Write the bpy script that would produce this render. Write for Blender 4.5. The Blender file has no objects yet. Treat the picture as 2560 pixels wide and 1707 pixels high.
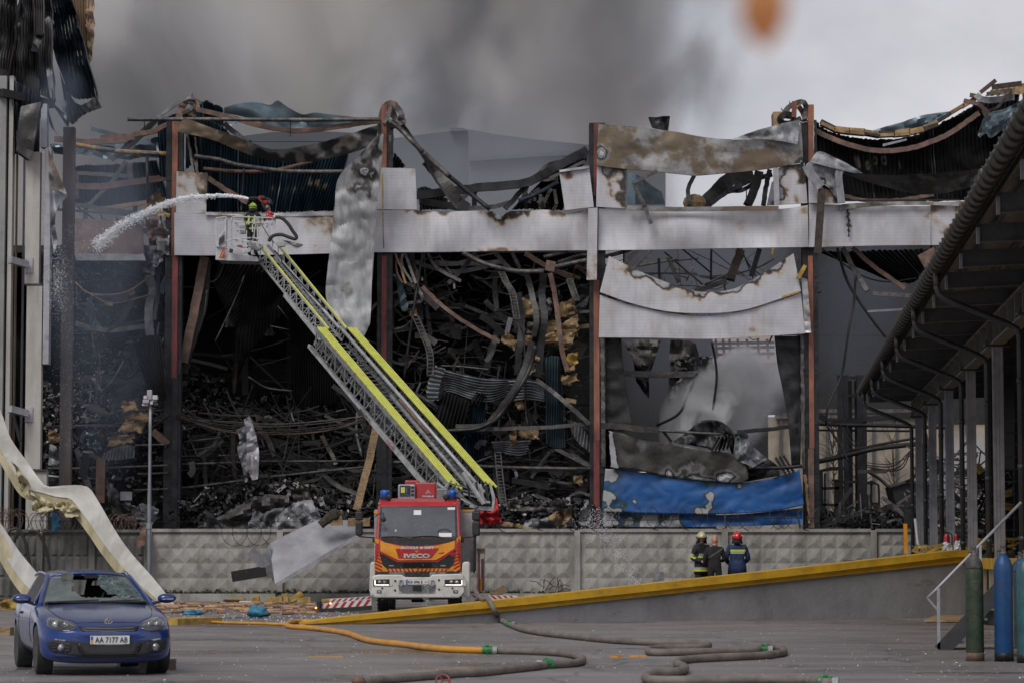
import bpy, math, random
from mathutils import Vector, Matrix, noise
from mathutils.bvhtree import BVHTree
random.seed(7)
R = math.radians
S = bpy.context.scene
col = S.collection

# ---------------------------------------------------------------- camera
F = 7111.1          # focal length in pixels of a 2560 px wide frame (100 mm lens)
CAMZ = 1.55
PITCH = math.atan((1395 - 853.5) / F)
cd = bpy.data.cameras.new('camera')
cam = bpy.data.objects.new('camera', cd); col.objects.link(cam)
cam.location = (0, 0, CAMZ); cam.rotation_euler = (math.pi/2 + PITCH, 0, 0)
cd.lens = 100; cd.sensor_width = 36; cd.clip_start = 0.1; cd.clip_end = 3000
cd.dof.use_dof = True; cd.dof.focus_distance = 72; cd.dof.aperture_fstop = 5.6
S.camera = cam
S.render.resolution_x = 1024; S.render.resolution_y = 682

# ---------------------------------------------------------------- sky, sun, exposure
w = bpy.data.worlds.new('World'); S.world = w; w.use_nodes = True
nt = w.node_tree; nt.nodes.clear(); N = nt.nodes.new; LK = nt.links.new
sky = N('ShaderNodeTexSky'); sky.sky_type = 'NISHITA'; sky.sun_disc = False
sky.sun_elevation = R(48); sky.sun_rotation = R(150); sky.dust_density = 1; sky.air_density = 1
hs = N('ShaderNodeHueSaturation'); hs.inputs['Saturation'].default_value = 0.10
tc = N('ShaderNodeTexCoord'); mp = N('ShaderNodeMapping'); mp.inputs['Scale'].default_value = (3.0, 3.0, 5.0)
nz = N('ShaderNodeTexNoise'); nz.inputs['Scale'].default_value = 2.2; nz.inputs['Detail'].default_value = 6; nz.inputs['Roughness'].default_value = .5
cr = N('ShaderNodeValToRGB'); cr.color_ramp.elements[0].position = .35; cr.color_ramp.elements[0].color = (.60, .60, .67, 1)
cr.color_ramp.elements[1].position = .68; cr.color_ramp.elements[1].color = (1.10, 1.07, 1.09, 1)
mx = N('ShaderNodeMix'); mx.data_type = 'RGBA'; mx.blend_type = 'MULTIPLY'; mx.inputs[0].default_value = 1
bg = N('ShaderNodeBackground'); bg.inputs['Strength'].default_value = 0.085
wo = N('ShaderNodeOutputWorld')
LK(sky.outputs[0], hs.inputs['Color']); LK(tc.outputs['Generated'], mp.inputs[0]); LK(mp.outputs[0], nz.inputs['Vector'])
LK(nz.outputs['Fac'], cr.inputs[0]); LK(hs.outputs[0], mx.inputs[6]); LK(cr.outputs[0], mx.inputs[7])
LK(mx.outputs[2], bg.inputs['Color']); LK(bg.outputs[0], wo.inputs['Surface'])
sd = bpy.data.lights.new('sun', 'SUN'); sd.energy = 1.5; sd.angle = R(28); sd.color = (1, .97, .93)
sun = bpy.data.objects.new('sun', sd); col.objects.link(sun)
sun.rotation_euler = (R(42), 0, R(-30))
S.view_settings.view_transform = 'Standard'; S.view_settings.look = 'None'
S.view_settings.exposure = 0.50; S.view_settings.gamma = 1
S.render.engine = 'CYCLES'
S.cycles.volume_step_rate = 4; S.cycles.volume_max_steps = 64; S.cycles.volume_bounces = 2
S.cycles.max_bounces = 6; S.cycles.diffuse_bounces = 3

# ---------------------------------------------------------------- helpers: places
def P(px, py, d):
 """the point at distance d (metres along +Y) that the photograph shows at px, py (2560 px wide)"""
 x = (px - 1280) / F; y = -(py - 853.5) / F
 c, s = math.cos(PITCH), math.sin(PITCH)
 Y = c - y*s; Z = s + y*c
 k = d / Y
 return Vector((x*k, d, CAMZ + Z*k))
def G(px, py, z=0):
 x = (px - 1280) / F; y = -(py - 853.5) / F
 c, s = math.cos(PITCH), math.sin(PITCH)
 Y = c - y*s; Z = s + y*c
 k = (z - CAMZ) / Z
 return Vector((x*k, Y*k, z))
FR = dict(A=(0,0,2.45), B=(380,220,3.267), C=(960,220,3.267), D=(1440,220,3.267), E=(1920,160,3.267),
   F=(0,600,3.267), H=(400,620,2.178), I=(900,620,2.178), J=(1440,620,2.178), K=(1960,620,2.178),
   L=(0,960,2.098), M=(560,1200,3.093), N=(1200,1200,3.092), O=(1900,1200,3.0925), V=(0,0,1/1.08844), S=(0,0,1))
def q(fr, s):
 x0, y0, k = FR[fr]
 out = []
 for t in s.split():
  a, b = t.split(',')
  out.append((x0 + float(a)/k, y0 + float(b)/k))
 return out
def crs(pts, n):
 """n+1 points along a Catmull-Rom spline through pts, even in length"""
 pts = [Vector(p) for p in pts]
 if len(pts) == 1: return [pts[0]]*(n+1)
 ext = [pts[0]*2 - pts[1]] + pts + [pts[-1]*2 - pts[-2]]
 fine = []
 for i in range(1, len(ext)-2):
  p0, p1, p2, p3 = ext[i-1], ext[i], ext[i+1], ext[i+2]
  for k in range(8):
   t = k/8
   fine.append(.5*((2*p1) + (p2-p0)*t + (2*p0-5*p1+4*p2-p3)*t*t + (3*p1-p0-3*p2+p3)*t**3))
 fine.append(pts[-1])
 return resamp(fine, n)
def resamp(fine, n):
 L = [0]
 for a, b in zip(fine, fine[1:]): L.append(L[-1] + (b-a).length)
 out = []; j = 0
 for i in range(n+1):
  s = L[-1]*i/n
  while j < len(L)-2 and L[j+1] < s: j += 1
  dl = L[j+1]-L[j]
  out.append(fine[j].lerp(fine[j+1], 0 if dl < 1e-9 else (s-L[j])/dl))
 return out

# ---------------------------------------------------------------- helpers: objects
ORG = {}
def tag(o, label=None, cat=None, group=None, kind=None):
 if label: o['label'] = label
 if cat: o['category'] = cat
 if group: o['group'] = group
 if kind: o['kind'] = kind
 return o
def empty(name, loc, label=None, cat=None, group=None, rz=0, parent=None):
 o = bpy.data.objects.new(name, None); o.empty_display_size = .3
 o.location = loc; o.rotation_euler = (0, 0, rz); col.objects.link(o)
 ORG[o.name] = Vector(loc)
 if parent: o.parent = parent
 return tag(o, label, cat, group)
def children(o): return [c for c in bpy.data.objects if c.parent == o]
def copy_tree(o, parent=None):
 c = o.copy(); col.objects.link(c); c.parent = parent
 ORG[c.name] = Vector(c.location)
 for ch in children(o): copy_tree(ch, c)
 return c
def kids(o): return list(o.children)
class MB:
 def __init__(s): s.v = []; s.f = []; s.a = []
 def add(s, vs, fs, att=None):
  n = len(s.v); s.v += [Vector(x) for x in vs]; s.f += [tuple(i+n for i in f) for f in fs]
  s.a += att if att else [0]*len(vs)
  return s
 def box(s, c, size, rot=None, taper=1):
  x, y, z = [k/2 for k in size]
  vs = [Vector((a*x*(taper if k > 0 else 1), b*y*(taper if k > 0 else 1), k*z)) for k in (-1, 1) for a, b in ((-1,-1),(1,-1),(1,1),(-1,1))]
  if rot is not None: vs = [rot @ t for t in vs]
  c = Vector(c)
  return s.add([c+t for t in vs], [(0,3,2,1),(4,5,6,7),(0,1,5,4),(1,2,6,5),(2,3,7,6),(3,0,4,7)])
 def bx(s, x0, x1, y0, y1, z0, z1): return s.box(((x0+x1)/2, (y0+y1)/2, (z0+z1)/2), (abs(x1-x0), abs(y1-y0), abs(z1-z0)))
 def beam(s, p0, p1, w=.1, h=None, up=(0,0,1)):
  p0, p1 = Vector(p0), Vector(p1); h = h or w
  d = p1-p0; L = d.length
  if L < 1e-6: return s
  d.normalize(); up = Vector(up)
  if abs(d.dot(up)) > .98: up = Vector((0,1,0))
  x = d.cross(up).normalized(); z = x.cross(d)
  return s.box((p0+p1)/2, (w, L, h), Matrix((x, d, z)).transposed())
 def ibeam(s, p0, p1, w=.2, h=.3, t=.03, up=(0,0,1)):
  p0, p1 = Vector(p0), Vector(p1); d = (p1-p0).normalized(); up = Vector(up)
  if abs(d.dot(up)) > .98: up = Vector((0,1,0))
  x = d.cross(up).normalized(); z = x.cross(d)
  s.beam(p0+z*(h-t)/2, p1+z*(h-t)/2, w, t, z); s.beam(p0-z*(h-t)/2, p1-z*(h-t)/2, w, t, z)
  return s.beam(p0, p1, t, h-2*t, z)
 def tube(s, pts, r, seg=8, n=None, cap=True):
  pts = [Vector(p) for p in pts]
  if n: pts = crs(pts, n)
  rr = r if isinstance(r, (list, tuple)) else [r]*len(pts)
  if len(rr) != len(pts): rr = [rr[min(len(rr)-1, int(i*len(rr)/len(pts)))] for i in range(len(pts))]
  base = len(s.v); prev = None
  for i, p in enumerate(pts):
   d = (pts[min(i+1, len(pts)-1)] - pts[max(i-1, 0)])
   if d.length < 1e-9: d = Vector((0,0,1))
   d.normalize()
   if prev is None:
    a = d.orthogonal().normalized()
   else:
    a = prev - d*prev.dot(d)
    a = a.normalized() if a.length > 1e-6 else d.orthogonal().normalized()
   prev = a; b = d.cross(a)
   for k in range(seg):
    t = 2*math.pi*k/seg
    s.v.append(p + (a*math.cos(t) + b*math.sin(t))*rr[i]); s.a.append(0)
  for i in range(len(pts)-1):
   for k in range(seg):
    k2 = (k+1) % seg
    s.f.append((base+i*seg+k, base+i*seg+k2, base+(i+1)*seg+k2, base+(i+1)*seg+k))
  if cap:
   s.f.append(tuple(base+k for k in range(seg))[::-1]); s.f.append(tuple(base+(len(pts)-1)*seg+k for k in range(seg)))
  return s
 def ribbon(s, pts, w, h, side=None, n=None, up=(0,1,0)):
  """box section swept along a curve; w across, h along up"""
  pts = [Vector(p) for p in pts]
  if n: pts = crs(pts, n)
  base = len(s.v); up = Vector(up)
  for i, p in enumerate(pts):
   d = (pts[min(i+1, len(pts)-1)] - pts[max(i-1, 0)]).normalized()
   x = d.cross(up)
   x = x.normalized() if x.length > 1e-4 else d.orthogonal().normalized()
   z = x.cross(d)
   for a, b in ((-1,-1),(1,-1),(1,1),(-1,1)):
    s.v.append(p + x*a*w/2 + z*b*h/2); s.a.append(0)
  for i in range(len(pts)-1):
   for k in range(4):
    k2 = (k+1) % 4
    s.f.append((base+i*4+k, base+i*4+k2, base+(i+1)*4+k2, base+(i+1)*4+k))
  m = len(pts)-1
  s.f.append((base+3, base+2, base+1, base)); s.f.append(tuple(base+m*4+k for k in range(4)))
  return s
 def lathe(s, prof, c=(0,0,0), seg=16, axis='z', rot=None):
  c = Vector(c); base = len(s.v)
  for r, z in prof:
   for k in range(seg):
    t = 2*math.pi*k/seg; a, b = r*math.cos(t), r*math.sin(t)
    v = Vector((a, b, z)) if axis == 'z' else (Vector((a, z, b)) if axis == 'y' else Vector((z, a, b)))
    if rot is not None: v = rot @ v
    s.v.append(c+v); s.a.append(0)
  for i in range(len(prof)-1):
   for k in range(seg):
    k2 = (k+1) % seg
    f = (base+i*seg+k, base+i*seg+k2, base+(i+1)*seg+k2, base+(i+1)*seg+k)
    s.f.append(f if axis != 'y' else f[::-1])
  a = tuple(base+k for k in range(seg))[::-1]; b = tuple(base+(len(prof)-1)*seg+k for k in range(seg))
  s.f.append(a if axis != 'y' else a[::-1]); s.f.append(b if axis != 'y' else b[::-1])
  return s
 def ball(s, c, r, seg=10, rings=6, sc=(1,1,1), rot=None):
  prof = [(math.sin(math.pi*i/rings)*1, -math.cos(math.pi*i/rings)) for i in range(rings+1)]
  prof[0] = (.02, -1); prof[-1] = (.02, 1)
  m = MB().lathe(prof, seg=seg)
  vs = [Vector((v.x*sc[0], v.y*sc[1], v.z*sc[2]))*r for v in m.v]
  if rot is not None: vs = [rot @ v for v in vs]
  c = Vector(c)
  return s.add([c+v for v in vs], m.f)
 def blob(s, c, r, sc=(1,1,1), seed=0, amp=.35):
  n0 = len(s.v); s.ball(c, r, 14, 10, sc); c = Vector(c)
  for v in s.v[n0:]:
   d = v-c; v += d*(amp*noise.noise(d*(2.2/r)+Vector((seed,0,0)))+amp*.7*abs(noise.noise(d*(5/r)+Vector((0,seed,0)))))
  return s
 def prism(s, poly, y0, y1):
  """poly = (x,z) outline, counter-clockwise seen from -Y, from y0 to y1"""
  n = len(poly)
  vs = [(x, y0, z) for x, z in poly] + [(x, y1, z) for x, z in poly]
  fs = [tuple(range(n)), tuple(range(2*n-1, n-1, -1))] + [((i+1) % n, i, n+i, n+(i+1) % n) for i in range(n)]
  return s.add(vs, fs)
 def prismx(s, poly, x0, x1):
  """poly = (y,z) outline"""
  n = len(poly)
  vs = [(x0, y, z) for y, z in poly] + [(x1, y, z) for y, z in poly]
  fs = [tuple(range(n))[::-1], tuple(range(n, 2*n))] + [(i, (i+1) % n, n+(i+1) % n, n+i) for i in range(n)]
  return s.add(vs, fs)
 def build(s, name, mat, parent=None, smooth=False, local=False, bevel=0, sub=0, weld=False):
  org = Vector((0,0,0))
  if parent is not None and not local:
   r = parent
   while r.parent: r = r.parent
   org = ORG.get(r.name, Vector(r.location))
  me = bpy.data.meshes.new(name)
  me.from_pydata([tuple(v-org) for v in s.v], [], s.f)
  me.materials.append(mat)
  if any(s.a):
   at = me.attributes.new('burn', 'FLOAT', 'POINT')
   at.data.foreach_set('value', s.a)
  if smooth: me.polygons.foreach_set('use_smooth', [True]*len(me.polygons))
  me.update()
  o = bpy.data.objects.new(name, me); col.objects.link(o)
  if parent is not None: o.parent = parent
  if bevel:
   b = o.modifiers.new('bevel', 'BEVEL'); b.width = bevel; b.segments = 2; b.limit_method = 'ANGLE'
  if sub:
   b = o.modifiers.new('sub', 'SUBSURF'); b.levels = sub; b.render_levels = sub
  return o
 def out(s, name, mat, label, cat, group=None, kind=None, **k):
  return tag(s.build(name, mat, **k), label, cat, group, kind)

def fbm(x, y, z=0, o=3):
 return noise.fractal(Vector((x, y, z)), 1.0, 2.0, o)
def sheet_mb(top, bot, d, nu=40, nv=10, thick=.05, depth=None, stains=None, edges=None, corr=None, crump=0, cs=1.0, seed=0, ragged=0, lin=False, m=None):
 """a plate between two outlines seen at distance d; depth(u,v) bends it, corr=(amplitude, count, 'u'|'v') ribs it"""
 T = resamp([Vector(p) for p in top], nu) if lin else crs(top, nu)
 B = resamp([Vector(p) for p in bot], nu) if lin else crs(bot, nu)
 vf, vb, at = [], [], []
 for i in range(nu+1):
  for j in range(nv+1):
   u, v = i/nu, j/nv
   p = T[i].lerp(B[i], v)
   if ragged and (j in (0, nv) or i in (0, nu)):
    p = p + Vector((noise.noise(Vector((p.x*.13, p.y*.13, seed))), noise.noise(Vector((p.x*.13, p.y*.13, seed+9)))))*ragged
   dd = depth(u, v) if depth else 0
   w3 = P(p.x, p.y, d+dd)
   if crump:
    n3 = Vector((w3.x*cs, w3.z*cs, seed*3.1))
    t = noise.noise(n3); t2 = abs(noise.noise(n3*2.3))
    n4 = Vector((w3.x*cs*.8+w3.z*cs*.5, w3.z*cs*1.3-w3.x*cs*.35, seed*1.7)); t3 = abs(noise.noise(n4))
    w3.y += crump*(t*.7 + (.5-t2)*.9 + (.4-t3)*1.5)
   if corr:
    a, c, ax = corr
    s = (u if ax == 'u' else v)*c
    fr = s % 1
    w3.y += a*(1 if .15 < fr < .5 else (-1 if fr > .65 or fr < 0 else 0))
   vf.append(w3); vb.append(w3 + Vector((0, thick, 0)))
   b = 0
   if stains:
    for sx, sy, r, k in stains:
     q1 = fbm(p.x*.035, p.y*.035, seed+5, 4)*.95
     dist = math.hypot(p.x-sx, p.y-sy)/r + q1
     b = max(b, k*max(0, min(1, 1.15-dist)))
   for eg, u0, u1, wv, kk in edges or ():
    dv = v if eg == 't' else (1-v if eg == 'b' else (u if eg == 'l' else 1-u)); uu = u if eg in 'tb' else v
    nn2 = fbm(p.x*.03, p.y*.03, seed+2, 4)
    f = min(1, max(0, (uu-u0)*9+.5+nn2))*min(1, max(0, (u1-uu)*9+.5+nn2))
    b = max(b, kk*f*max(0, min(1, 1.1-dv/wv+nn2*1.1)))
   at.append(b)
 W = nv+1; n = len(vf); fs = []
 for i in range(nu):
  for j in range(nv):
   a, b, c, e = i*W+j, (i+1)*W+j, (i+1)*W+j+1, i*W+j+1
   fs += [(a, e, c, b), (n+a, n+b, n+c, n+e)]
 ring = [i*W for i in range(nu+1)] + [nu*W+j for j in range(1, W)] + [i*W+nv for i in range(nu-1, -1, -1)] + [j for j in range(nv-1, 0, -1)]
 for k in range(len(ring)):
  a, b = ring[k], ring[(k+1) % len(ring)]
  fs.append((a, b, n+b, n+a))
 m = m or MB()
 return m.add(vf+vb, fs, at+at)
def sheet(name, top, bot, d, mat, parent=None, smooth=False, **k):
 o = sheet_mb(top, bot, d, **k).build(name, mat, parent, True)
 if not smooth: o.data.set_sharp_from_angle(angle=R(24))
 return o

# ---------------------------------------------------------------- helpers: materials
def ramp(nt, f, stops):
 r = nt.nodes.new('ShaderNodeValToRGB'); e = r.color_ramp.elements
 e[0].position, e[0].color = stops[0][0], (*stops[0][1], 1); e[1].position, e[1].color = stops[1][0], (*stops[1][1], 1)
 for p, c in stops[2:]:
  x = e.new(p); x.color = (*c, 1)
 nt.links.new(f, r.inputs[0]); return r.outputs[0]
def mixc(nt, f, a, b, mode='MIX'):
 m = nt.nodes.new('ShaderNodeMix'); m.data_type = 'RGBA'; m.blend_type = mode
 for s, v in ((0, f), (6, a), (7, b)):
  if hasattr(v, 'is_linked'): nt.links.new(v, m.inputs[s])
  elif isinstance(v, tuple): m.inputs[s].default_value = (*v, 1)
  else: m.inputs[s].default_value = v
 return m.outputs[2]
def math_(nt, op, a, b=None, c=None):
 m = nt.nodes.new('ShaderNodeMath'); m.operation = op
 for i, v in enumerate((a, b, c)):
  if v is None: continue
  if hasattr(v, 'is_linked'): nt.links.new(v, m.inputs[i])
  else: m.inputs[i].default_value = v
 return m.outputs[0]
def nzt(nt, scale, detail=4, rough=.6, stretch=None, dist=0, off=(0,0,0)):
 tc = nt.nodes.new('ShaderNodeTexCoord'); mp = nt.nodes.new('ShaderNodeMapping')
 if stretch: mp.inputs['Scale'].default_value = stretch
 mp.inputs['Location'].default_value = off
 n = nt.nodes.new('ShaderNodeTexNoise'); n.inputs['Scale'].default_value = scale
 n.inputs['Detail'].default_value = detail; n.inputs['Roughness'].default_value = rough; n.inputs['Distortion'].default_value = dist
 nt.links.new(tc.outputs['Object'], mp.inputs[0]); nt.links.new(mp.outputs[0], n.inputs['Vector'])
 return n.outputs['Fac']
def mat(name, c1, c2=None, scale=2, rough=.6, metal=0, bump=.15, bs=None, lo=.38, hi=.62, stretch=None,
  burn=None, island=0, spec=.5, rvar=.15, ribs=None, dirt=None, coat=0, emis=None, extra=None):
 m = bpy.data.materials.new(name); m.use_nodes = True; nt = m.node_tree
 b = nt.nodes['Principled BSDF']; c2 = c2 or tuple(x*.75 for x in c1)
 n = nzt(nt, scale, 6, .62, stretch)
 c = ramp(nt, n, [(lo, c1), (hi, c2)])
 if dirt:   # dirt = (colour, amount, scale, stretch)
  dc, amt, dsc, dst = dirt
  f = nzt(nt, dsc, 5, .7, dst, off=(3, 7, 1))
  f = math_(nt, 'MULTIPLY', ramp(nt, f, [(.45, (0,0,0)), (.75, (1,1,1))]), amt)
  c = mixc(nt, f, c, dc)
 if island:
  g = nt.nodes.new('ShaderNodeNewGeometry')
  f = nt.nodes.new('ShaderNodeMapRange'); f.inputs[3].default_value = 1-island; f.inputs[4].default_value = 1+island
  nt.links.new(g.outputs['Random Per Island'], f.inputs[0])
  c = mixc(nt, 1.0, c, f.outputs[0], 'MULTIPLY')
 if burn:   # ((stop, colour) ...) over the burn attribute
  at = nt.nodes.new('ShaderNodeAttribute'); at.attribute_name = 'burn'
  nn = nzt(nt, 3.0, 6, .7)
  f = math_(nt, 'ADD', at.outputs['Fac'], math_(nt, 'MULTIPLY', math_(nt, 'SUBTRACT', nn, .5), .5))
  pres = math_(nt, 'GREATER_THAN', at.outputs['Fac'], .02)
  fac = math_(nt, 'MULTIPLY', math_(nt, 'MINIMUM', math_(nt, 'MAXIMUM', math_(nt, 'MULTIPLY', f, 3.0), 0.0), 1.0), pres)
  bc = ramp(nt, f, burn)
  c = mixc(nt, fac, c, bc)
 if extra: c = extra(nt, c)
 nt.links.new(c, b.inputs['Base Color'])
 b.inputs['Metallic'].default_value = metal; b.inputs['Specular IOR Level'].default_value = spec
 if coat: b.inputs['Coat Weight'].default_value = coat; b.inputs['Coat Roughness'].default_value = .08
 rn = nt.nodes.new('ShaderNodeMapRange'); rn.inputs[3].default_value = max(.03, rough-rvar); rn.inputs[4].default_value = min(1, rough+rvar)
 nt.links.new(nzt(nt, scale*2.3, 4, .6), rn.inputs[0]); nt.links.new(rn.outputs[0], b.inputs['Roughness'])
 if emis: b.inputs['Emission Color'].default_value = (*emis[0], 1); b.inputs['Emission Strength'].default_value = emis[1]
 if bump:
  bn = nt.nodes.new('ShaderNodeBump'); bn.inputs['Strength'].default_value = bump; bn.inputs['Distance'].default_value = .05
  h = nzt(nt, bs or scale*4, 5, .65, stretch)
  if ribs:   # (period in metres, axis, weight): fine rolled lines
   tc2 = nt.nodes.new('ShaderNodeTexCoord'); sx = nt.nodes.new('ShaderNodeSeparateXYZ')
   nt.links.new(tc2.outputs['Object'], sx.inputs[0])
   fr = math_(nt, 'FRACT', math_(nt, 'MULTIPLY', sx.outputs[ribs[1]], 1/ribs[0]))
   h = math_(nt, 'ADD', h, math_(nt, 'MULTIPLY', math_(nt, 'GREATER_THAN', fr, .85), -ribs[2]))
  nt.links.new(h, bn.inputs['Height']); nt.links.new(bn.outputs[0], b.inputs['Normal'])
 return m

BURN = [(.0, (.46,.44,.42)), (.20, (.38,.33,.27)), (.38, (.16,.10,.065)), (.52, (.03,.02,.016)), (.68, (.02,.018,.018)), (.82, (.20,.20,.205)), (1.0, (.36,.36,.37))]
SOOT = [(.0, (.28,.28,.28)), (.30, (.12,.115,.11)), (.50, (.02,.019,.018)), (.72, (.012,.012,.012)), (.80, (.30,.30,.31)), (.86, (.03,.03,.03)), (1.0, (.40,.40,.41))]
def lines(period, axis, dark=.75, wdt=.06):
 """thin pressed joints every `period` metres, as the sandwich panels have"""
 def fn(nt, c):
  tc2 = nt.nodes.new('ShaderNodeTexCoord'); sx = nt.nodes.new('ShaderNodeSeparateXYZ')
  nt.links.new(tc2.outputs['Object'], sx.inputs[0])
  fr = math_(nt, 'FRACT', math_(nt, 'MULTIPLY', sx.outputs[axis], 1/period))
  return mixc(nt, math_(nt, 'MULTIPLY', math_(nt, 'LESS_THAN', fr, wdt), 1-dark), c, (0.05,.05,.05))
 return fn
M = {}
M['panel'] = mat('white_panel', (.50,.50,.53), (.40,.40,.43), 1.1, .42, 0, .12, 14, .3, .7, burn=BURN, ribs=(.13, 2, .35), dirt=((.22,.17,.13), .55, .9, (1.6,1,.35)), extra=lines(.13, 2, .90, .16))
M['panel_plain'] = mat('pale_sheet', (.40,.40,.42), (.28,.28,.30), 1.4, .38, .2, .2, 9, burn=BURN, dirt=((.14,.12,.10), .6, 1.2, (1,1,.5)))
M['panel_stain'] = mat('scorched_sheet', (.27,.27,.265), (.135,.098,.062), .5, .55, .1, .35, 5, .46, .53, burn=SOOT, dirt=((.035,.03,.025), .95, .8, (1,1,1.8)))
M['galv'] = mat('galvanised_burnt', (.31,.32,.34), (.15,.155,.165), 1.5, .5, .3, .25, 8, burn=SOOT, dirt=((.03,.03,.035), .8, 1.6, (1,1,.5)))
M['sooty'] = mat('sooty_steel', (.030,.031,.034), (.011,.011,.012), 2, .45, .4, .3, 9, burn=BURN)
M['soot_sheet'] = mat('soot_sheet', (.055,.050,.045), (.02,.019,.018), 1.1, .42, .3, .35, 6, burn=SOOT, dirt=((.13,.125,.12), .6, .9, None))
M['char'] = mat('charred_black', (.010,.0095,.0095), (.004,.004,.004), 3, .6, .0, .4, 10, burn=BURN)
M['charwood'] = mat('charred_wood', (.05,.035,.025), (.015,.012,.010), 5, .7, 0, .5, 20)
M['bluecorr'] = mat('blue_grey_corrugated', (.042,.080,.110), (.014,.024,.034), 1.2, .38, .4, .2, 8, stretch=(2,1,.3), burn=[(0,(.05,.05,.05)),(.5,(.35,.30,.20)),(1,(.42,.36,.25))], dirt=((.006,.007,.008), .9, .8, (2,1,.3)))
M['bluesheet'] = mat('blue_grey_sheet', (.13,.18,.21), (.07,.10,.12), 1.0, .36, .5, .15, 5, burn=BURN)
M['rust'] = mat('rusted_beam', (.20,.115,.085), (.10,.065,.052), 3, .75, .1, .4, 18, dirt=((.06,.05,.05), .8, 2.5, None), burn=BURN)
M['primer'] = mat('red_primer_steel', (.24,.045,.045), (.13,.035,.035), 4, .6, 0, .3, 20, stretch=(1,1,.25), dirt=((.02,.015,.015), .8, 1.0, (2,1,.5)))
M['primer_rust'] = mat('orange_primer_steel', (.30,.11,.06), (.17,.065,.045), 4, .65, 0, .3, 20, stretch=(1,1,.25), dirt=((.03,.02,.02), .7, 1.0, (2,1,.5)))
M['ash'] = mat('ash_grey_steel', (.13,.122,.115), (.05,.047,.045), 4, .6, .3, .35, 16, dirt=((.03,.03,.03), .6, 3, None))
M['pipe'] = mat('sooty_pipe', (.085,.085,.09), (.03,.03,.032), 5, .5, .5, .3, 20, dirt=((.28,.25,.19), .7, 2.2, None))
M['wool'] = mat('mineral_wool', (.38,.27,.14), (.22,.14,.07), 2.5, .95, 0, .9, 12, dirt=((.02,.017,.015), .7, 1.6, None), island=.25)
M['woolyel'] = mat('yellow_insulation', (.50,.34,.07), (.33,.2,.05), 4, .9, 0, .7, 14, island=.2, dirt=((.05,.04,.02), .7, 3, None))
M['wood'] = mat('raw_wood', (.35,.24,.13), (.20,.13,.07), 5, .8, 0, .4, 18, stretch=(1,1,4), dirt=((.03,.02,.015), .8, 2, None))
def asphalt_extra(nt, c):
 f = ramp(nt, nzt(nt, .55, 7, .62, (1, .22, 1), 1.2, off=(11,3,0)), [(.60, (0,0,0)), (.68, (1,1,1))])
 c = mixc(nt, math_(nt, 'MULTIPLY', f, .5), c, (.03,.03,.032))
 f2 = ramp(nt, nzt(nt, .5, 6, .62, (.22, 1.0, 1), .4, off=(1,5,0)), [(.46, (0,0,0)), (.66, (1,1,1))])
 c = mixc(nt, math_(nt, 'MULTIPLY', f2, .6), c, (.25,.235,.23))  # pale streaks put the wet sheen into the colour
 sp = ramp(nt, nzt(nt, 55, 3, .7), [(.66, (0,0,0)), (.72, (1,1,1))])
 return mixc(nt, math_(nt, 'MULTIPLY', sp, .6), c, (.22,.21,.20))
M['asphalt'] = mat('wet_asphalt', (.215,.19,.185), (.14,.125,.123), .5, .42, 0, .25, 60, .35, .65, rvar=.22, dirt=((.07,.064,.066), .7, .35, (1,.3,1)), extra=asphalt_extra)
nt_ = M['asphalt'].node_tree; b_ = nt_.nodes['Principled BSDF']; lk_ = b_.inputs['Roughness'].links[0]; src_ = lk_.from_socket
wet = ramp(nt_, nzt(nt_, .33, 6, .6, (.45, .8, 1), .6, off=(2,9,0)), [(.55, (0,0,0)), (.62, (1,1,1))])
nt_.links.new(math_(nt_, 'MULTIPLY', src_, math_(nt_, 'SUBTRACT', 1.0, math_(nt_, 'MULTIPLY', wet, .82))), b_.inputs['Roughness'])
bc_ = b_.inputs['Base Color'].links[0].from_socket
crk_ = nt_.nodes.new('ShaderNodeTexVoronoi'); crk_.feature = 'DISTANCE_TO_EDGE'; crk_.inputs['Scale'].default_value = .16; crk_.inputs['Randomness'].default_value = 1
tc_ = nt_.nodes.new('ShaderNodeTexCoord'); dn_ = nt_.nodes.new('ShaderNodeTexNoise'); dn_.inputs['Scale'].default_value = .8; dn_.inputs['Detail'].default_value = 6
va_ = nt_.nodes.new('ShaderNodeVectorMath'); va_.operation = 'ADD'; nt_.links.new(tc_.outputs['Object'], va_.inputs[0]); nt_.links.new(dn_.outputs['Color'], va_.inputs[1]); nt_.links.new(tc_.outputs['Object'], dn_.inputs['Vector'])
nt_.links.new(va_.outputs[0], crk_.inputs['Vector'])
cf_ = ramp(nt_, crk_.outputs['Distance'], [(.002, (1,1,1)), (.006, (0,0,0))])
nt_.links.new(mixc(nt_, math_(nt_, 'MULTIPLY', cf_, .7), mixc(nt_, math_(nt_, 'MULTIPLY', wet, .45), bc_, (.035,.033,.034)), (.02,.02,.02)), b_.inputs['Base Color'])
M['concrete'] = mat('fence_concrete', (.35,.337,.318), (.25,.24,.226), 1.3, .85, 0, .4, 14, dirt=((.07,.065,.055), .75, .9, (1.5,1,.45)))
M['concrete_dk'] = mat('fence_concrete_dark', (.17,.165,.155), (.09,.088,.082), 1.3, .85, 0, .4, 14, dirt=((.03,.03,.028), .85, 1.0, (2,1,.3)))
def peel_wall(nt, c):
 f = ramp(nt, nzt(nt, .8, 8, .7, (.5,1,3.2), 0, off=(4,0,0)), [(.63, (0,0,0)), (.645, (1,1,1))])
 return mixc(nt, math_(nt, 'MULTIPLY', f, .7), c, (.13,.125,.115))
M['rampgrey'] = mat('grey_painted_wall', (.235,.235,.245), (.185,.185,.195), .7, .6, 0, .25, 12, dirt=((.09,.085,.085), .5, 1.2, (1,1,.5)), extra=peel_wall)
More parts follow.
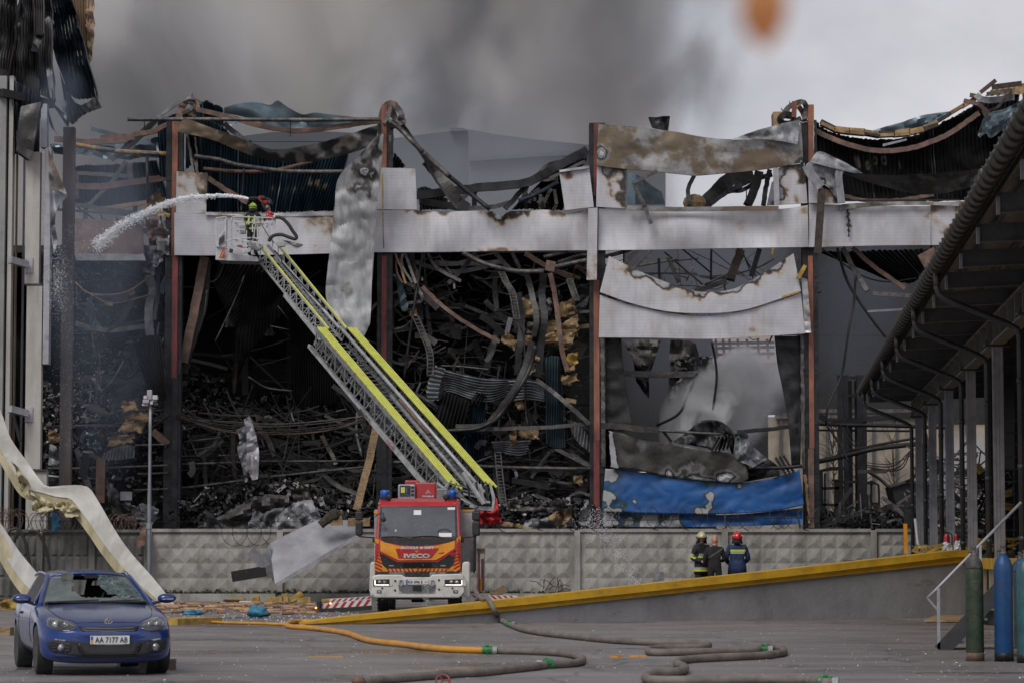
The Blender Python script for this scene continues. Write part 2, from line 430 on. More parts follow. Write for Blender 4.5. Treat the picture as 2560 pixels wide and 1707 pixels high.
M['yellow'] = mat('yellow_paint', (.62,.36,.022), (.50,.28,.02), 1.6, .5, 0, .2, 14, dirt=((.13,.09,.03), .5, 2.2, (.6,1,1.5)))
M['deck'] = mat('ramp_deck', (.13,.125,.12), (.08,.08,.08), 2, .8, 0, .3)
M['steelgrey'] = mat('grey_painted_steel', (.36,.36,.39), (.29,.29,.315), 2, .5, .2, .12, 20, dirt=((.05,.045,.045), .5, 2, None))
M['steeldark'] = mat('dark_painted_steel', (.060,.061,.066), (.040,.041,.045), 2, .45, .3, .12)
M['gutter'] = mat('gutter_metal', (.085,.085,.078), (.055,.053,.050), 2, .42, .45, .2, dirt=((.02,.02,.018), .6, 4, None))
M['girder'] = mat('canopy_girder', (.20,.19,.175), (.15,.145,.135), 2, .6, .1, .2, dirt=((.05,.045,.04), .6, 2, None))
M['black'] = mat('black_rubber', (.012,.012,.013), (.02,.02,.02), 5, .55, 0, .2)
M['blackgloss'] = mat('black_gloss', (.010,.010,.011), (.014,.014,.015), 5, .18, 0, 0)
# ================================================================ the ground
D_FENCE, D_FAC = 105.5, 116.0
g = MB(); nx = 24
g.add([(-400,-20,0),(400,-20,0),(400,900,0),(-400,900,0)], [(0,1,2,3)])
g.out('ground', M['asphalt'], None, None, kind='structure')
MB().add([(-60,D_FENCE+1,.005),(40,D_FENCE+1,.005),(40,175,.005),(-60,175,.005)], [(0,1,2,3)]).out('yard_floor', M['char'], None, None, kind='structure')

# ================================================================ concrete fence: panels with pyramid relief
fence = empty('concrete_fence', (P(1400,1500,D_FENCE).x, D_FENCE, 0), 'grey precast concrete fence with rows of pyramid relief, behind the fire truck', 'fence')
FZ0, FZ1 = .28, P(1280,1322,D_FENCE).z
def fence_panel(x0, x1, mt, cells, y=D_FENCE, z1=FZ1, inv=False, yj=0):
 m = MB(); y += yj
 z0 = FZ0; th = .14; rows = 4; cap = .16
 zt = z1 - cap
 # border frame and pyramids
 mx0, mx1 = x0+.13, x1-.13
 cw = (mx1-mx0)/cells; ch = cw*1.0
 rows = max(1, int(round((zt-z0)/ch))); ch = (zt-z0)/rows
 m.bx(x0, x1, y, y+th, z0, z1-.002)
 for i in range(cells):
  for j in range(rows):
   a, b = mx0+i*cw+.015, mx0+(i+1)*cw-.015; c, e = z0+j*ch+.015, z0+(j+1)*ch-.015
   cx, cz = (a+b)/2, (c+e)/2; k = .13; hw = .0
   dp = .055
   # raised pyramid with a small flat top set low, like the casting
   ap = [(cx-k*cw, y-dp, cz-ch*.14), (cx+k*cw, y-dp, cz-ch*.14), (cx+k*cw*.8, y-dp*.95, cz+ch*.04), (cx-k*cw*.8, y-dp*.95, cz+ch*.04)]
   m.add([(a,y-.001,c),(b,y-.001,c),(b,y-.001,e),(a,y-.001,e)]+ap, [(0,1,5,4),(1,2,6,5),(2,3,7,6),(3,0,4,7),(4,5,6,7)])
 return m.build('panel', mt, fence)
def fx(px): return P(px, 1400, D_FENCE).x
posts = [372, 700, 1082, 1443, 1812, 2184, 2500, 2860]
for i, (a, b) in enumerate(zip(posts, posts[1:])):
 fence_panel(fx(a)+.11, fx(b)-.11, M['concrete'], 9 if i else 8, yj=random.uniform(-.02,.03))
 MB().bx(fx(a)+.10, fx(b)-.10, D_FENCE-.10, D_FENCE+.2, FZ1-.10, FZ1+.02).build('coping', M['concrete'], fence)
for a in posts:
 MB().bx(fx(a)-.11, fx(a)+.11, D_FENCE-.15, D_FENCE+.16, 0, FZ1-.03).build('post', M['concrete'], fence)
kb = MB()
for a, b in zip(posts, posts[1:]): kb.bx(fx(a)+.115, fx(b)-.115, D_FENCE-.75+random.uniform(0,.1), D_FENCE+.2, 0, .26+random.uniform(0,.02))
kb.build('plinth', M['concrete'], fence)
# the older, weathered length on the left, with upright flutes
lf = empty('weathered_fence', (fx(180), D_FENCE-.4, 0), 'dark weathered concrete fence with upright flutes behind the blue car', 'fence')
lp = [-220, 105, 235, 372]
for a, b in zip(lp, lp[1:]):
 m = MB(); x0, x1 = fx(a)+.1, fx(b)-.1; y = D_FENCE-.4; zt = FZ1-.12
 m.bx(x0, x1, y, y+.14, .05, zt)
 n = max(4, int((x1-x0)/.28)); w_ = (x1-x0)/n
 for r in range(3):
  for i in range(n):
   z0 = .15+r*(zt-.25)/3; z1 = z0+(zt-.35)/3; xa = x0+i*w_+.03; xb = xa+w_-.06
   mid = (xa+xb)/2
   m.add([(xa,y-.002,z0),(mid,y-.09,z0+.06),(xb,y-.002,z0),(xb,y-.002,z1),(mid,y-.06,z1-.12),(xa,y-.002,z1)], [(0,1,4,5),(1,2,3,4),(0,2,1),(3,5,4)])
 m.build('panel', M['concrete_dk'], lf)
 MB().bx(x0-.05, x1+.05, y-.12, y+.2, zt+.002, zt+.11).build('coping', M['concrete_dk'], lf)
 MB().bx(fx(b)-.12, fx(b)+.10, y-.16, y+.13, 0, zt-.01).build('post', M['concrete_dk'], lf)

# ================================================================ loading ramp with yellow coping
RA, RB = G(735, 1561), G(2422, 1543)
def on_ramp(px):   # plan point of the wall face that shows at px
 t = (px-1280)/F
 dx, dy = RB.x-RA.x, RB.y-RA.y
 k = (t*RA.y-RA.x)/(dx-t*dy)
 return RA.x+dx*k, RA.y+dy*k
def rp(px, py):
 x, y = on_ramp(px); return P(px, py, y)
ramp_o = empty('loading_ramp', RA, 'long grey concrete ramp with a yellow coping rising to the right', 'ramp')
topl = [(735,1559),(806,1546),(1300,1492.6),(1960,1421.5),(2385,1374.6),(2428,1374)]
midl = [(735,1561),(822,1555),(1300,1511),(1960,1440),(2385,1391),(2428,1391)]
lowl = [(735,1563),(851,1564),(1300,1523.5),(1960,1452),(2417,1402.5),(2428,1402)]
def wallstrip(name, tl, bl, proud, depth, mt, n=40, zb=None):
 m = MB(); vs = []; dx, dy = (RB-RA).xy.normalized(); nrm = Vector((dy, -dx, 0))
 for i in range(n+1):
  px = 760 + (2428-760)*i/n
  def yat(l):
   for (a, ya), (b, yb) in zip(l, l[1:]):
    if px <= b: return ya+(yb-ya)*(px-a)/(b-a)
   return l[-1][1]
  t = rp(px, yat(tl)); 
  b = rp(px, yat(bl)) if bl else Vector((t.x, t.y, -.05))
  t.z = max(t.z, .02); b.z = min(max(b.z, 0 if bl else -.05), t.z-.005)
  vs += [t+nrm*proud, t-nrm*depth, b-nrm*depth, b+nrm*proud]
 fs = []
 for i in range(n):
  for k in range(4): fs.append((i*4+k, (i+1)*4+k, (i+1)*4+(k+1)%4, i*4+(k+1)%4))
 fs += [(3,2,1,0), (n*4, n*4+1, n*4+2, n*4+3)]
 return m.add(vs, fs).build(name, mt, ramp_o)
wallstrip('wall', lowl, None, 0, .30, M['rampgrey'])
wallstrip('coping_edge', midl, lowl, .055, .25, M['yellow'])
wallstrip('coping', topl, midl, .14, .35, M['yellow'])
# deck behind, about half a metre below the coping
dm = MB(); vs = []; n = 20
for i in range(n+1):
 px = 760+(2428-760)*i/n; x, y = on_ramp(px); z = max(.012, .69*(i/n)**1.0)
 vs += [(x, y+.28, z), (x+.3, y+5.2, z), (x+.3, y+5.2, -.05), (x, y+.28, -.05)]
fs = []
for i in range(n):
 for k in range(4): fs.append((i*4+k, (i+1)*4+k, (i+1)*4+(k+1)%4, i*4+(k+1)%4))
dm.add(vs, fs); dm.build('deck', M['deck'], ramp_o)
# dock to the right, running towards the camera
def AX(ax, d): return ax + 623/F*d      # lines that run to the canopy's vanishing point
dock = empty('loading_dock', (AX(5.7,70), 70, 0), 'concrete loading dock under the steel canopy, its cream edge streaked with rust', 'loading dock')
m = MB(); e = []
for d in (48, 76.2): e.append(AX(5.43, d))
M['dockwall'] = mat('dock_wall', (.42,.34,.22), (.26,.19,.11), 1.6, .7, 0, .3, 10, dirt=((.16,.06,.025), .85, 1.0, (2,2,.4)))
m.add([(e[0],48,0),(e[1],76.2,0),(e[1],76.2,1.32),(e[0],48,1.32),(e[0]+12,48,0),(e[1]+12,76.2,0),(e[1]+12,76.2,1.32),(e[0]+12,48,1.32)],
  [(0,3,2,1),(4,5,6,7),(0,4,7,3),(1,2,6,5),(3,7,6,2)])
m.build('wall', M['dockwall'], dock)
m = MB(); m.add([(e[0]-.08,48,1.3),(e[1]-.08,76.3,1.3),(e[1]-.08,76.3,1.56),(e[0]-.08,48,1.56),(e[0]+12,48,1.3),(e[1]+12,76.3,1.3),(e[1]+12,76.3,1.56),(e[0]+12,48,1.56)],
  [(0,3,2,1),(4,5,6,7),(0,4,7,3),(1,2,6,5),(3,7,6,2)])
m.build('edge_beam', M['yellow'], dock)
MB().bx(AX(5.43,76.4), 26, 76.4, 104.6, 0, 1.5).build('slab', M['deck'], dock)

# ================================================================ canopy
can = empty('steel_canopy', (AX(5.7,70), 70, 1.5), 'dark steel loading canopy on grey posts along the right edge', 'canopy')
cols_d = [59.6, 68.4, 77.2, 86.2, 94.7, 102.9]
def pline(ax, z, d): return Vector((AX(ax, d), d, z))
for d in cols_d:
 c = pline(5.7, 0, d)
 mb = MB(); mb.box((c.x, c.y, 4.05), (.22, .20, 5.15)); mb.box((c.x, c.y-.102, 4.05), (.02, .02, 5.14)); mb.box((c.x+.10, c.y-.105, 4.05), (.05, .02, 5.14)); mb.box((c.x-.10, c.y-.105, 4.05), (.05, .02, 5.14))
 mb.box((c.x, c.y, 1.54), (.6, .4, .03))
 o = mb.build('post', M['steelgrey'], can)
 mb = MB().box((c.x, c.y, 6.66), (.62, .35, .05))
 for s in (-.26, .26): mb.box((c.x+s, c.y-.14, 6.72), (.05, .05, .12))
 mb.build('cap_plate', M['steeldark'], o)
# girder on the posts with stiffeners
gm = MB(); a, b = pline(5.7, 7.0, 38), pline(5.7, 7.0, 104.5)
gm.ibeam(a, b, .32, .66, .05); gm.build('girder', M['girder'], can)
for i in range(34):
 d = 40+i*1.95
 MB().box(pline(5.7-.10, 7.0, d), (.16, .03, .56)).build('stiffener', M['girder'], can)
# brackets / joists reaching out to the gutter
M['joist'] = mat('joist_paint', (.13,.13,.135), (.09,.09,.095), 2, .55, .1, .1)
jd = [104.4-4.42*i for i in range(16)]
for d in jd:
 mb = MB(); a = pline(3.95, 7.42, d); b = pline(9.5, 7.42+.25, d)
 b.y = d; a.y = d
 mb.ibeam(a, b, .14, .34, .025)
 o = mb.build('joist', M['joist'], can)
 MB().box(a+Vector((.0,-.075,-.05)), (.06,.05,.30)).build('end_plate', M['steelgrey'], o)
# extra row of purlins seen under the sheet
for ax, z in ((4.4,7.66),(5.1,7.69),(6.2,7.74),(7.2,7.79),(8.3,7.84)):
 MB().beam(pline(ax, z, 36), pline(ax, z, 105), .08, .14).build('purlin', M['joist'], can)
rs = MB(); vs = []; k = 0
aa = [3.75 + i*.25 for i in range(26)]
for d in (34, 105.4):
 for i, ax in enumerate(aa): vs.append(pline(ax, 7.78+.042*(ax-3.75) + (.03 if i % 2 else 0), d))
n = len(aa); fs = [(i, i+1, n+i+1, n+i) for i in range(n-1)]
vs2 = [v+Vector((0,0,.05)) for v in vs]; m = 2*n
rs.add(vs+vs2, fs + [(m+a, m+d_, m+c, m+b) for a, b, c, d_ in fs] + [(0, n, m+n, m)] + [(i+1, i, m+i, m+i+1) for i in range(n-1)] + [(n+i, n+i+1, m+n+i+1, m+n+i) for i in range(n-1)] + [(n-1, m+n-1, m+2*n-1, 2*n-1)])
rs.build('roof_sheet', M['joist'], can)
MB().beam(pline(3.98, 7.62, 34), pline(3.98, 7.62, 105.3), .05, .12).build('edge_angle', M['steeldark'], can)
# half-round gutter with strap rings
gt = MB(); vs = []; ds = [34, 50, 70, 90, 105.4]; sg = 10
for d in ds:
 c = pline(3.72, 7.72, d)
 for k in range(sg+1):
  t = math.pi*k/sg; vs.append(c+Vector((-math.cos(t)*.17, 0, -math.sin(t)*.17)))
 for k in range(sg+1):
  t = math.pi*k/sg; vs.append(c+Vector((-math.cos(t)*.155, 0, -math.sin(t)*.155+.002)))
W2 = 2*(sg+1); fs = []
for i in range(len(ds)-1):
 for k in range(sg):
  a = i*W2+k; fs.append((a, a+1, a+W2+1, a+W2)); a = i*W2+sg+1+k; fs.append((a, a+W2, a+W2+1, a+1))
 for a in (i*W2, i*W2+sg): fs.append((a, a+W2, a+W2+sg+1, a+sg+1))
gt.add(vs, fs); gut = gt.build('gutter', M['gutter'], can, smooth=True)
d = 36.0; k = 0
ring_me = None
while d < 105.2:
 c = pline(3.72, 7.72, d)
 if ring_me is None:
  r = MB(); pts = [Vector((-math.cos(math.pi*k/12)*.185, 0, -math.sin(math.pi*k/12)*.185)) for k in range(13)]
  r.ribbon(pts, .05, .02, up=(0,1,0))
  o = r.build('gutter_bracket', M['gutter'], gut, local=True); ring_me = o.data
 else:
  o = bpy.data.objects.new('gutter_bracket', ring_me); col.objects.link(o); o.parent = gut
 o.location = c - ORG[can.name]
 d += .78
# downpipes
for d in cols_d[::-1]:
 a = pline(3.72, 7.52, d); b = pline(3.74, 7.15, d); c = pline(3.95, 6.98, d); e_ = pline(5.2, 6.42, d); f = pline(5.43, 6.2, d)
 for v in (a, b, c, e_, f): v.y = d
 x0 = a.x
 rr = .068
 xs = pline(5.45, 0, d).x
 pts = [(x0, d, 7.56), (x0, d, 7.2), (x0+.04, d, 7.08), (x0+.16, d, 6.98), (xs-.22, d, 6.44), (xs-.05, d, 6.34), (xs, d, 6.2), (xs, d, .1)]
 o = MB().tube(pts, rr, 10).build('downpipe', M['steeldark'], can, smooth=True)
 mm = MB(); mm.tube([(x0, d, 7.56), (x0, d, 7.25)], rr+.012, 10)
 mm.build('collar', M['gutter'], o, smooth=True)
 mm = MB()
 for z in (5.2, 3.4, 1.9): MB().tube([(xs, d, z), (xs, d, z+.12)], rr+.015, 10).build('clip', M['steeldark'], o, smooth=True)

# dark hall behind the canopy posts
hall = empty('dark_hall', (AX(8.6,80), 80, 0), 'black burnt hall wall behind the canopy posts', 'building')
m = MB(); m.add([pline(8.3,0,44), pline(8.3,0,104.5), pline(8.3,9.2,104.5), pline(8.3,9.2,44), pline(9,0,44), pline(9,0,104.5), pline(9,9.2,104.5), pline(9,9.2,44)],
  [(0,3,2,1),(4,5,6,7),(0,4,7,3),(1,2,6,5),(3,7,6,2)])
m.build('wall', M['char'], hall)
# rack with rungs seen between the posts
rk = empty('burnt_rack', pline(7.6,1.5,88), 'blackened steel rack with thin rungs standing behind the grey canopy posts', 'rack')
for px in (2478, 2540): MB().beam(P(px,975,84), P(px,1385,84), .12).build('upright', M['sooty'], rk)
for i in range(12):
 y = 1020+i*30.5
 MB().beam(P(2478,y,83.95), P(2542,y-1,83.95), .035).build('rung', M['ash'], rk)
# ================================================================ the burnt warehouse
D = D_FAC
wh = empty('burnt_warehouse', (P(1200,1400,D).x, D, 0), 'burnt out steel warehouse with torn white panels and twisted roof beams behind the concrete fence', 'building')
def column(x0, x1, ys, r0, r1, reds):
 """black H section with its red primer face showing between x0..x1"""
 m = MB(); y0, y1 = ys
 a, b = P(x0, y0, D), P(x1, y0, D); zb = -.05
 m.bx(a.x, b.x, D+.05, D+.11, zb, a.z); m.bx(a.x, b.x, D+.55, D+.61, zb, a.z-.002); m.bx((a.x+b.x)/2-.05, (a.x+b.x)/2+.05, D+.112, D+.548, zb, a.z-.004)
 for k in range(9):
  zz = 1+(a.z-1.5)*k/9; m.bx(a.x+.03, b.x-.03, D+.02, D+.048, zz, zz+.16)
 o = m.build('column', M['sooty'], wh)
 for ya, yb, mt in reds:
  t, u = P(r0, ya, D-.02), P(r1, yb, D-.02)
  MB().bx(t.x, u.x, D-.03, D+.018, u.z, t.z).build('web_plate', M[mt], o)
column(416, 458, (300, 1320), 431, 442, [(300,640,'primer_rust'), (640,945,'primer'), (946,1318,'sooty')])
column(944, 982, (300, 1320), 954, 966, [(262,530,'primer_rust'), (640,905,'primer'), (906,1318,'sooty')])
column(1473, 1513, (307, 1320), 1484, 1499, [(307,490,'primer'), (700,1100,'primer_rust'), (1101,1318,'primer')])
column(2004, 2042, (300, 1320), 2020, 2036, [(262,440,'primer_rust'), (640,1120,'primer_rust'), (1121,1318,'rust')])
# column of the side wall at the left
MB().bx(P(162,0,110).x, P(190,0,110).x, 110, 110.4, 0, P(0,318,110).z).build('column', mat('scorched_column', (.17,.16,.16), (.08,.075,.08), .35, .6, 0, .2, dirt=((.09,.05,.035), .8, .5, (2,1,.3))), wh)

def B3(*s): return [(x, y, r, k) for x, y, r, k in s]
PN = M['panel']
def wpanel(fr, top, bot, depth=None, st=None, d=D-.25, mt=None, **k):
 kw = dict(nu=46, nv=14, thick=.12, crump=.028, cs=.5, seed=random.random()*50); kw.update(k)
 return sheet('wall_panel', q(fr, top), q(fr, bot), d, mt or PN, wh, smooth=False, depth=depth, stains=st, **kw)
# -- white band, bay by bay
wpanel('B', '182,1020 430,1022 900,1040 1482,1040', '182,1366 520,1368 1050,1362 1452,1352', lambda u, v: .25*math.sin(u*5)*v*(u > .5), B3((830,545,70,.35)))
wpanel('B', '200,682 455,694', '196,1018 440,1028', edges=[('t',0,1,.5,.35),('r',0,1,.35,.5)], st=B3((515,440,42,.5),(512,425,16,.8),(450,435,30,.25)), nu=14)
sheet('flashing', q('B','445,1015 700,1030 1100,1020 1482,1005'), q('B','430,1040 700,1045 1100,1048 1482,1042'), D-.4, M['panel_plain'], wh, nu=24, nv=3, thick=.08, crump=.12, stains=B3((560,533,30,.5),(620,535,40,.4)))
sheet('torn_sheet', q('B','1050,1235 1200,1270 1300,1285 1440,1290'), q('B','1060,1245 1180,1290 1280,1300 1440,1340'), D-.5, M['galv'], wh, nu=20, nv=4, thick=.03, crump=.2)
wpanel('C', '-100,650 255,660', '-100,992 268,994', nu=18, st=B3((1035,425,18,.3)))
wpanel('C', '-150,996 240,1000 425,1010 870,1008 960,1050 1020,1010 1200,1005 1300,995 1420,1010 1500,1030 1668,990', '-150,1343 500,1340 950,1332 1665,1326',
  lambda u, v: -.3*math.exp(-((u-.62)/.07)**2)*(1-v) + .15*math.sin(u*13)*math.sin(v*3), B3((1253,532,22,.95),(1255,556,16,.42)), nu=110, edges=[('t',.16,.40,.10,.6),('t',.55,.72,.16,.7),('t',.76,.98,.16,.55),('b',.5,.68,.10,.4)])
wpanel('C', '1430,672 1560,662 1675,636', '1478,1000 1600,985 1714,974', st=B3((1405,428,26,.55),(1500,418,20,.4)), nu=16, d=D-.45)
sheet('flashing', q('C','1432,672 1675,634'), q('C','1436,690 1675,655'), D-.62, M['panel_plain'], wh, nu=10, nv=2, thick=.2, crump=.05)
# cover strip over the joint of bays two and three
wpanel('C', '1668,985 1745,978', '1655,1568 1738,1568', nu=6, nv=30, d=D-.5, crump=.02, st=B3((1490,680,34,.38),(1485,640,22,.3)))
wpanel('D', '185,985 400,990 1100,1000 1650,990 1893,958', '182,1326 700,1320 1300,1308 1896,1300', lambda u, v: .2*math.sin(u*9+1)*math.sin(v*3.1),
  B3((1850,560,20,.22),(2015,530,18,.35)), nu=80)
wpanel('D', '172,645 415,660', '165,972 400,985', nu=18, st=B3((1520,420,20,.6)), edges=[('r',0,1,.42,.7),('t',.2,1,.25,.8)], d=D-.3)
wpanel('D', '1640,660 1700,640 1868,612', '1650,955 1890,942', nu=18, st=B3((1990,505,14,.4)), edges=[('t',0,1,.45,.72),('l',0,.8,.35,.9)], d=D-.3)
wpanel('D', '185,292 500,322 800,355 1000,395 1230,420 1500,410 1840,300', '165,636 400,662 600,678 900,708 1000,715 1300,690 1600,655 1858,606', None,
  B3((1505,385,20,.9),(1497,380,12,1.0),(2000,405,14,.8)), mt=M['panel_stain'], nu=80, nv=18, d=D-.5, crump=.09, cs=.6)
sheet('torn_sheet', q('D','1270,420 1400,370 1600,310 1835,255'), q('D','1280,425 1500,412 1650,430 1812,460'), D-.9, M['galv'], wh, nu=26, nv=8, thick=.03, crump=.2, stains=B3((1880,340,16,.5),(1920,335,14,.45)))
# the window frame hanging loose in bay three
fo = MB()
for a, b in (('660,680','465,775'), ('465,775','560,965'), ('560,965','612,1110')):
 p0, p1 = q('D', a+' '+b); fo.beam(P(*p0, D-.7), P(*p1, D-.75), .15, .08, (0,1,0))
fo.build('window_frame', M['ash'], wh)
for s, w_ in (('1632,655 1640,960',.22), ('418,980 760,992 1100,990 1400,985 1655,985',.18)):
 MB().ribbon([P(*p, D-.55) for p in q('D', s)], w_, .1, n=10).build('window_frame', M['panel_plain'] if w_ > .2 else M['panel_stain'], wh)
# bay four
wpanel('E', '335,1142 580,1150 900,1160 1330,1160', '330,1497 900,1484 1330,1480', st=B3((2120,545,5,.8),(2121,565,4,.8),(2130,510,22,.35),(2060,600,25,.25),(2330,520,26,.35)), nu=50)
wpanel('E', '1332,1135 1620,1120', '1335,1480 1560,1478', st=B3((2335,515,40,.5),(2350,560,20,.3),(2360,580,24,.42),(2400,520,40,.4)), nu=16)
sheet('flashing', q('E','585,1150 650,1140 900,1130 1200,1122 1570,1130'), q('E','590,1195 700,1178 900,1160 1200,1150 1560,1160'), D-.55, M['panel_stain'], wh, nu=30, nv=3, thick=.1, crump=.12, stains=B3((2115,520,30,.4),(2190,510,30,.4),(2300,505,40,.3)))
sheet('drip_crust', q('E','648,1190 665,1190'), q('E','655,1400 668,1410'), D-.45, M['char'], wh, nu=4, nv=20, thick=.08, crump=.1, ragged=6)
# the bent corner piece and the sheets hanging off column four
sheet('torn_sheet', q('E','355,780 420,712 560,770 760,880'), q('E','345,800 560,858 700,890 775,892'), D-1.0, M['galv'], wh, nu=22, nv=6, thick=.04, crump=.15)
sheet('torn_sheet', q('E','310,825 370,795 600,860'), q('E','330,900 480,1000 585,1140'), D-.8, M['galv'], wh, nu=20, nv=14, thick=.04, crump=.2, stains=B3((2075,480,14,.95),(2060,455,12,.9),(2090,505,12,.9)))
MB().ribbon([P(*p, D-1.2) for p in q('E','315,830 350,900 430,1010')], .38, .08, n=6).build('flashing', M['galv'], wh)
wpanel('E','330,920 440,1010 580,1050','335,1135 450,1140 585,1140', st=B3((2070,490,24,.5),(2092,500,14,.8)), nu=14, d=D-.6)
MB().ribbon([P(*p, D-1.1) for p in q('E','440,1020 425,1250 405,1550')], .30, .12).build('hanging_post', M['charwood'], wh)
MB().ribbon([P(*p, D-.9) for p in q('E','592,860 575,920 600,1140')], .30, .12, n=6).build('flashing', M['galv'], wh)

# -- the twin bowed panels of bay three
sag = lambda u, v: -.35*math.sin(u*math.pi)
wpanel('J', '180,45 260,85 400,150 560,210 690,240 850,225 1000,150 1185,30', '130,240 300,300 500,345 700,355 900,340 1100,280 1225,235', sag,
  B3((1757,738,13,.95)), edges=[('t',.14,.95,.20,.95),('t',.02,.98,.34,.34)], nu=110, nv=16, d=D-.7, crump=.045, cs=.45)
wpanel('J', '130,256 300,312 490,352 700,372 900,347 1100,292 1225,242', '124,486 400,488 700,494 900,486 1248,465', sag, B3((1880,818,16,.32),(1872,808,10,.3)), nu=80, nv=16, d=D-.55, crump=.06, cs=.45)
for s in ('490,350 520,372 545,375 548,352', '560,352 620,372 620,356', '790,350 900,350 1015,320 1015,300 900,332', '1020,300 1110,280 1215,245 1215,235 1110,268'):
 pts = [P(*p, D-.6) for p in q('J', s)]
 m = MB(); c = sum(pts, Vector())/len(pts)
 m.prism([(p.x, p.z) for p in pts][::-1], D-.75, D-.45); m.build('insulation_edge', M['woolyel'], wh)
sheet('torn_sheet', q('J','1228,158 1262,170'), q('J','1250,460 1283,460'), D-.75, M['panel_plain'], wh, nu=4, nv=24, thick=.06, crump=.2, stains=B3((2012,720,8,.4),(2018,760,8,.4),(2020,800,8,.4)))
sheet('insulation_strip', q('J','1240,90 1258,98'), q('J','1200,165 1222,168'), D-1.0, M['woolyel'], wh, nu=3, nv=8, thick=.2, crump=.05)
sheet('insulation_strip', q('D','1595,1308 1620,1308'), q('D','1598,1350 1605,1362'), D-.8, M['woolyel'], wh, nu=2, nv=4, thick=.1)

# -- the long panel hanging down beside column two
sheet('hanging_panel', q('B','1858,370 1700,540 1520,740 1490,1000 1450,1350')+q('H','912,120 908,290 1010,440'), q('B','1890,378 1872,640 1832,1000 1800,1568')+q('H','1158,60 1146,380 1134,430 1112,478'), D-2.2,
  mat('grey_scorched_sheet', (.30,.31,.32), (.21,.215,.225), .8, .5, .1, .2, 6, burn=SOOT, dirt=((.05,.05,.05), .75, 1.5, (2,1,.5))), wh, nu=80, nv=20, thick=.08, crump=.13, cs=.8, depth=lambda u, v: .5*math.sin(u*3.2),
  stains=B3((912,425,44,.8),(905,465,30,.74),(857,725,26,.3),(934,380,20,.7)), edges=[('l',.0,.6,.16,.6)])
# -- the sagging strip across bay one
sheet('sagging_strip', q('B','255,235 380,285 560,350 700,400 830,455 960,495 1100,495 1300,460 1500,410 1700,345 1850,298'), q('B','196,352 400,400 560,450 700,510 850,560 1000,590 1150,602 1300,597 1500,562 1700,505 1828,442'), D-1.6,
  M['panel_stain'], wh, nu=70, nv=10, thick=.05, crump=.15, depth=lambda u, v: -.9*math.sin(u*3.14)+.6*v*math.sin(u*3.14),
  edges=[('b',.38,1,.75,.62),('r',0,1,.5,.6)])
sheet('sagging_strip', q('E','600,885 800,900 1100,905 1400,890 1620,872 1760,850'), q('E','610,888 800,960 1000,1015 1200,1055 1320,1066 1500,1042 1740,980'), D-1.4, M['soot_sheet'], wh, nu=60, nv=10, thick=.05, crump=.15, depth=lambda u, v: -.9*math.sin(u*3.14)*(1-v))
# -- corrugated wall sheets left hanging
def corr(fr, top, bot, mt='bluecorr', d=D+1.2, n=40, amp=.09, nv=12, st=None, thick=.03, crump=.25, per=4, ragged=3, name='corrugated_sheet', ax='u', parent=None, **k):
 nu = n*per if ax == 'u' else 40
 nv = nv if ax == 'u' else n*per
 return sheet(name, q(fr, top), q(fr, bot), d, M[mt], parent or wh, nu=nu, nv=nv, thick=thick, corr=(amp, n, ax), crump=crump, cs=.35, stains=st, ragged=ragged, **k)
corr('B','370,250 560,300 700,430 960,520 1200,560 1500,520 1640,400','400,1010 600,1012 900,1015 1200,1012 1480,1005', n=46, d=D+1.5,
  st=B3((680,470,6,.6),(717,470,5,.6),(737,472,5,.5),(756,471,4,.5),(775,462,8,.75),(776,452,6,.7),(794,458,9,.75),(814,466,8,.75),(795,450,5,.7)))
corr('B','40,245 200,205 400,120 440,100 500,130 580,165','60,720 200,715 400,560 590,350', n=22, d=D+2.2)
corr('B','270,360 380,400','330,700 400,720', n=6, mt='sooty')
sheet('roof_sheet', q('B','588,165 740,120 860,105 955,122 1016,84 1100,140 1222,205 1320,196 1400,200 1600,220 1740,246'), q('B','588,205 800,240 960,300 1050,322 1240,322 1400,312 1560,302 1660,270 1740,250'), D+3,
  M['bluesheet'], wh, nu=46, nv=10, thick=.03, crump=.55, cs=.35)
sheet('roof_sheet', q('B','590,320 650,290 700,275'), q('B','590,335 640,320 690,285'), D+3.2, M['bluesheet'], wh, nu=8, nv=3, thick=.03, crump=.3)
corr('E','330,450 500,545 700,595 850,612 1100,600 1300,540 1500,440 1720,320 1900,290 2060,230','380,1110 700,1118 1000,1122 1400,1120 1750,1060 1950,760', n=50, mt='sooty', d=D+1.5, crump=.3,
  st=B3((2148,405,9,.62),(2155,405,5,.9),(2172,408,5,.6),(2190,402,4,.9),(2212,400,6,.55),(2252,410,4,.6),(2310,382,3,.6)))
corr('E','370,440 400,470 420,480','370,560 400,560 420,530', n=5, d=D+1.2, mt='bluecorr')
sheet('roof_sheet', q('E','840,552 1100,470 1300,410 1540,375'), q('E','860,556 1100,545 1300,500 1480,400'), D+6, M['bluesheet'], wh, nu=20, nv=4, thick=.03, crump=.3)
sheet('roof_sheet', q('E','1720,560 1800,400 1960,350 2100,280'), q('E','1735,600 1790,560 1830,600 2000,470'), D+1, M['bluesheet'], wh, nu=14, nv=8, thick=.03, crump=.5)
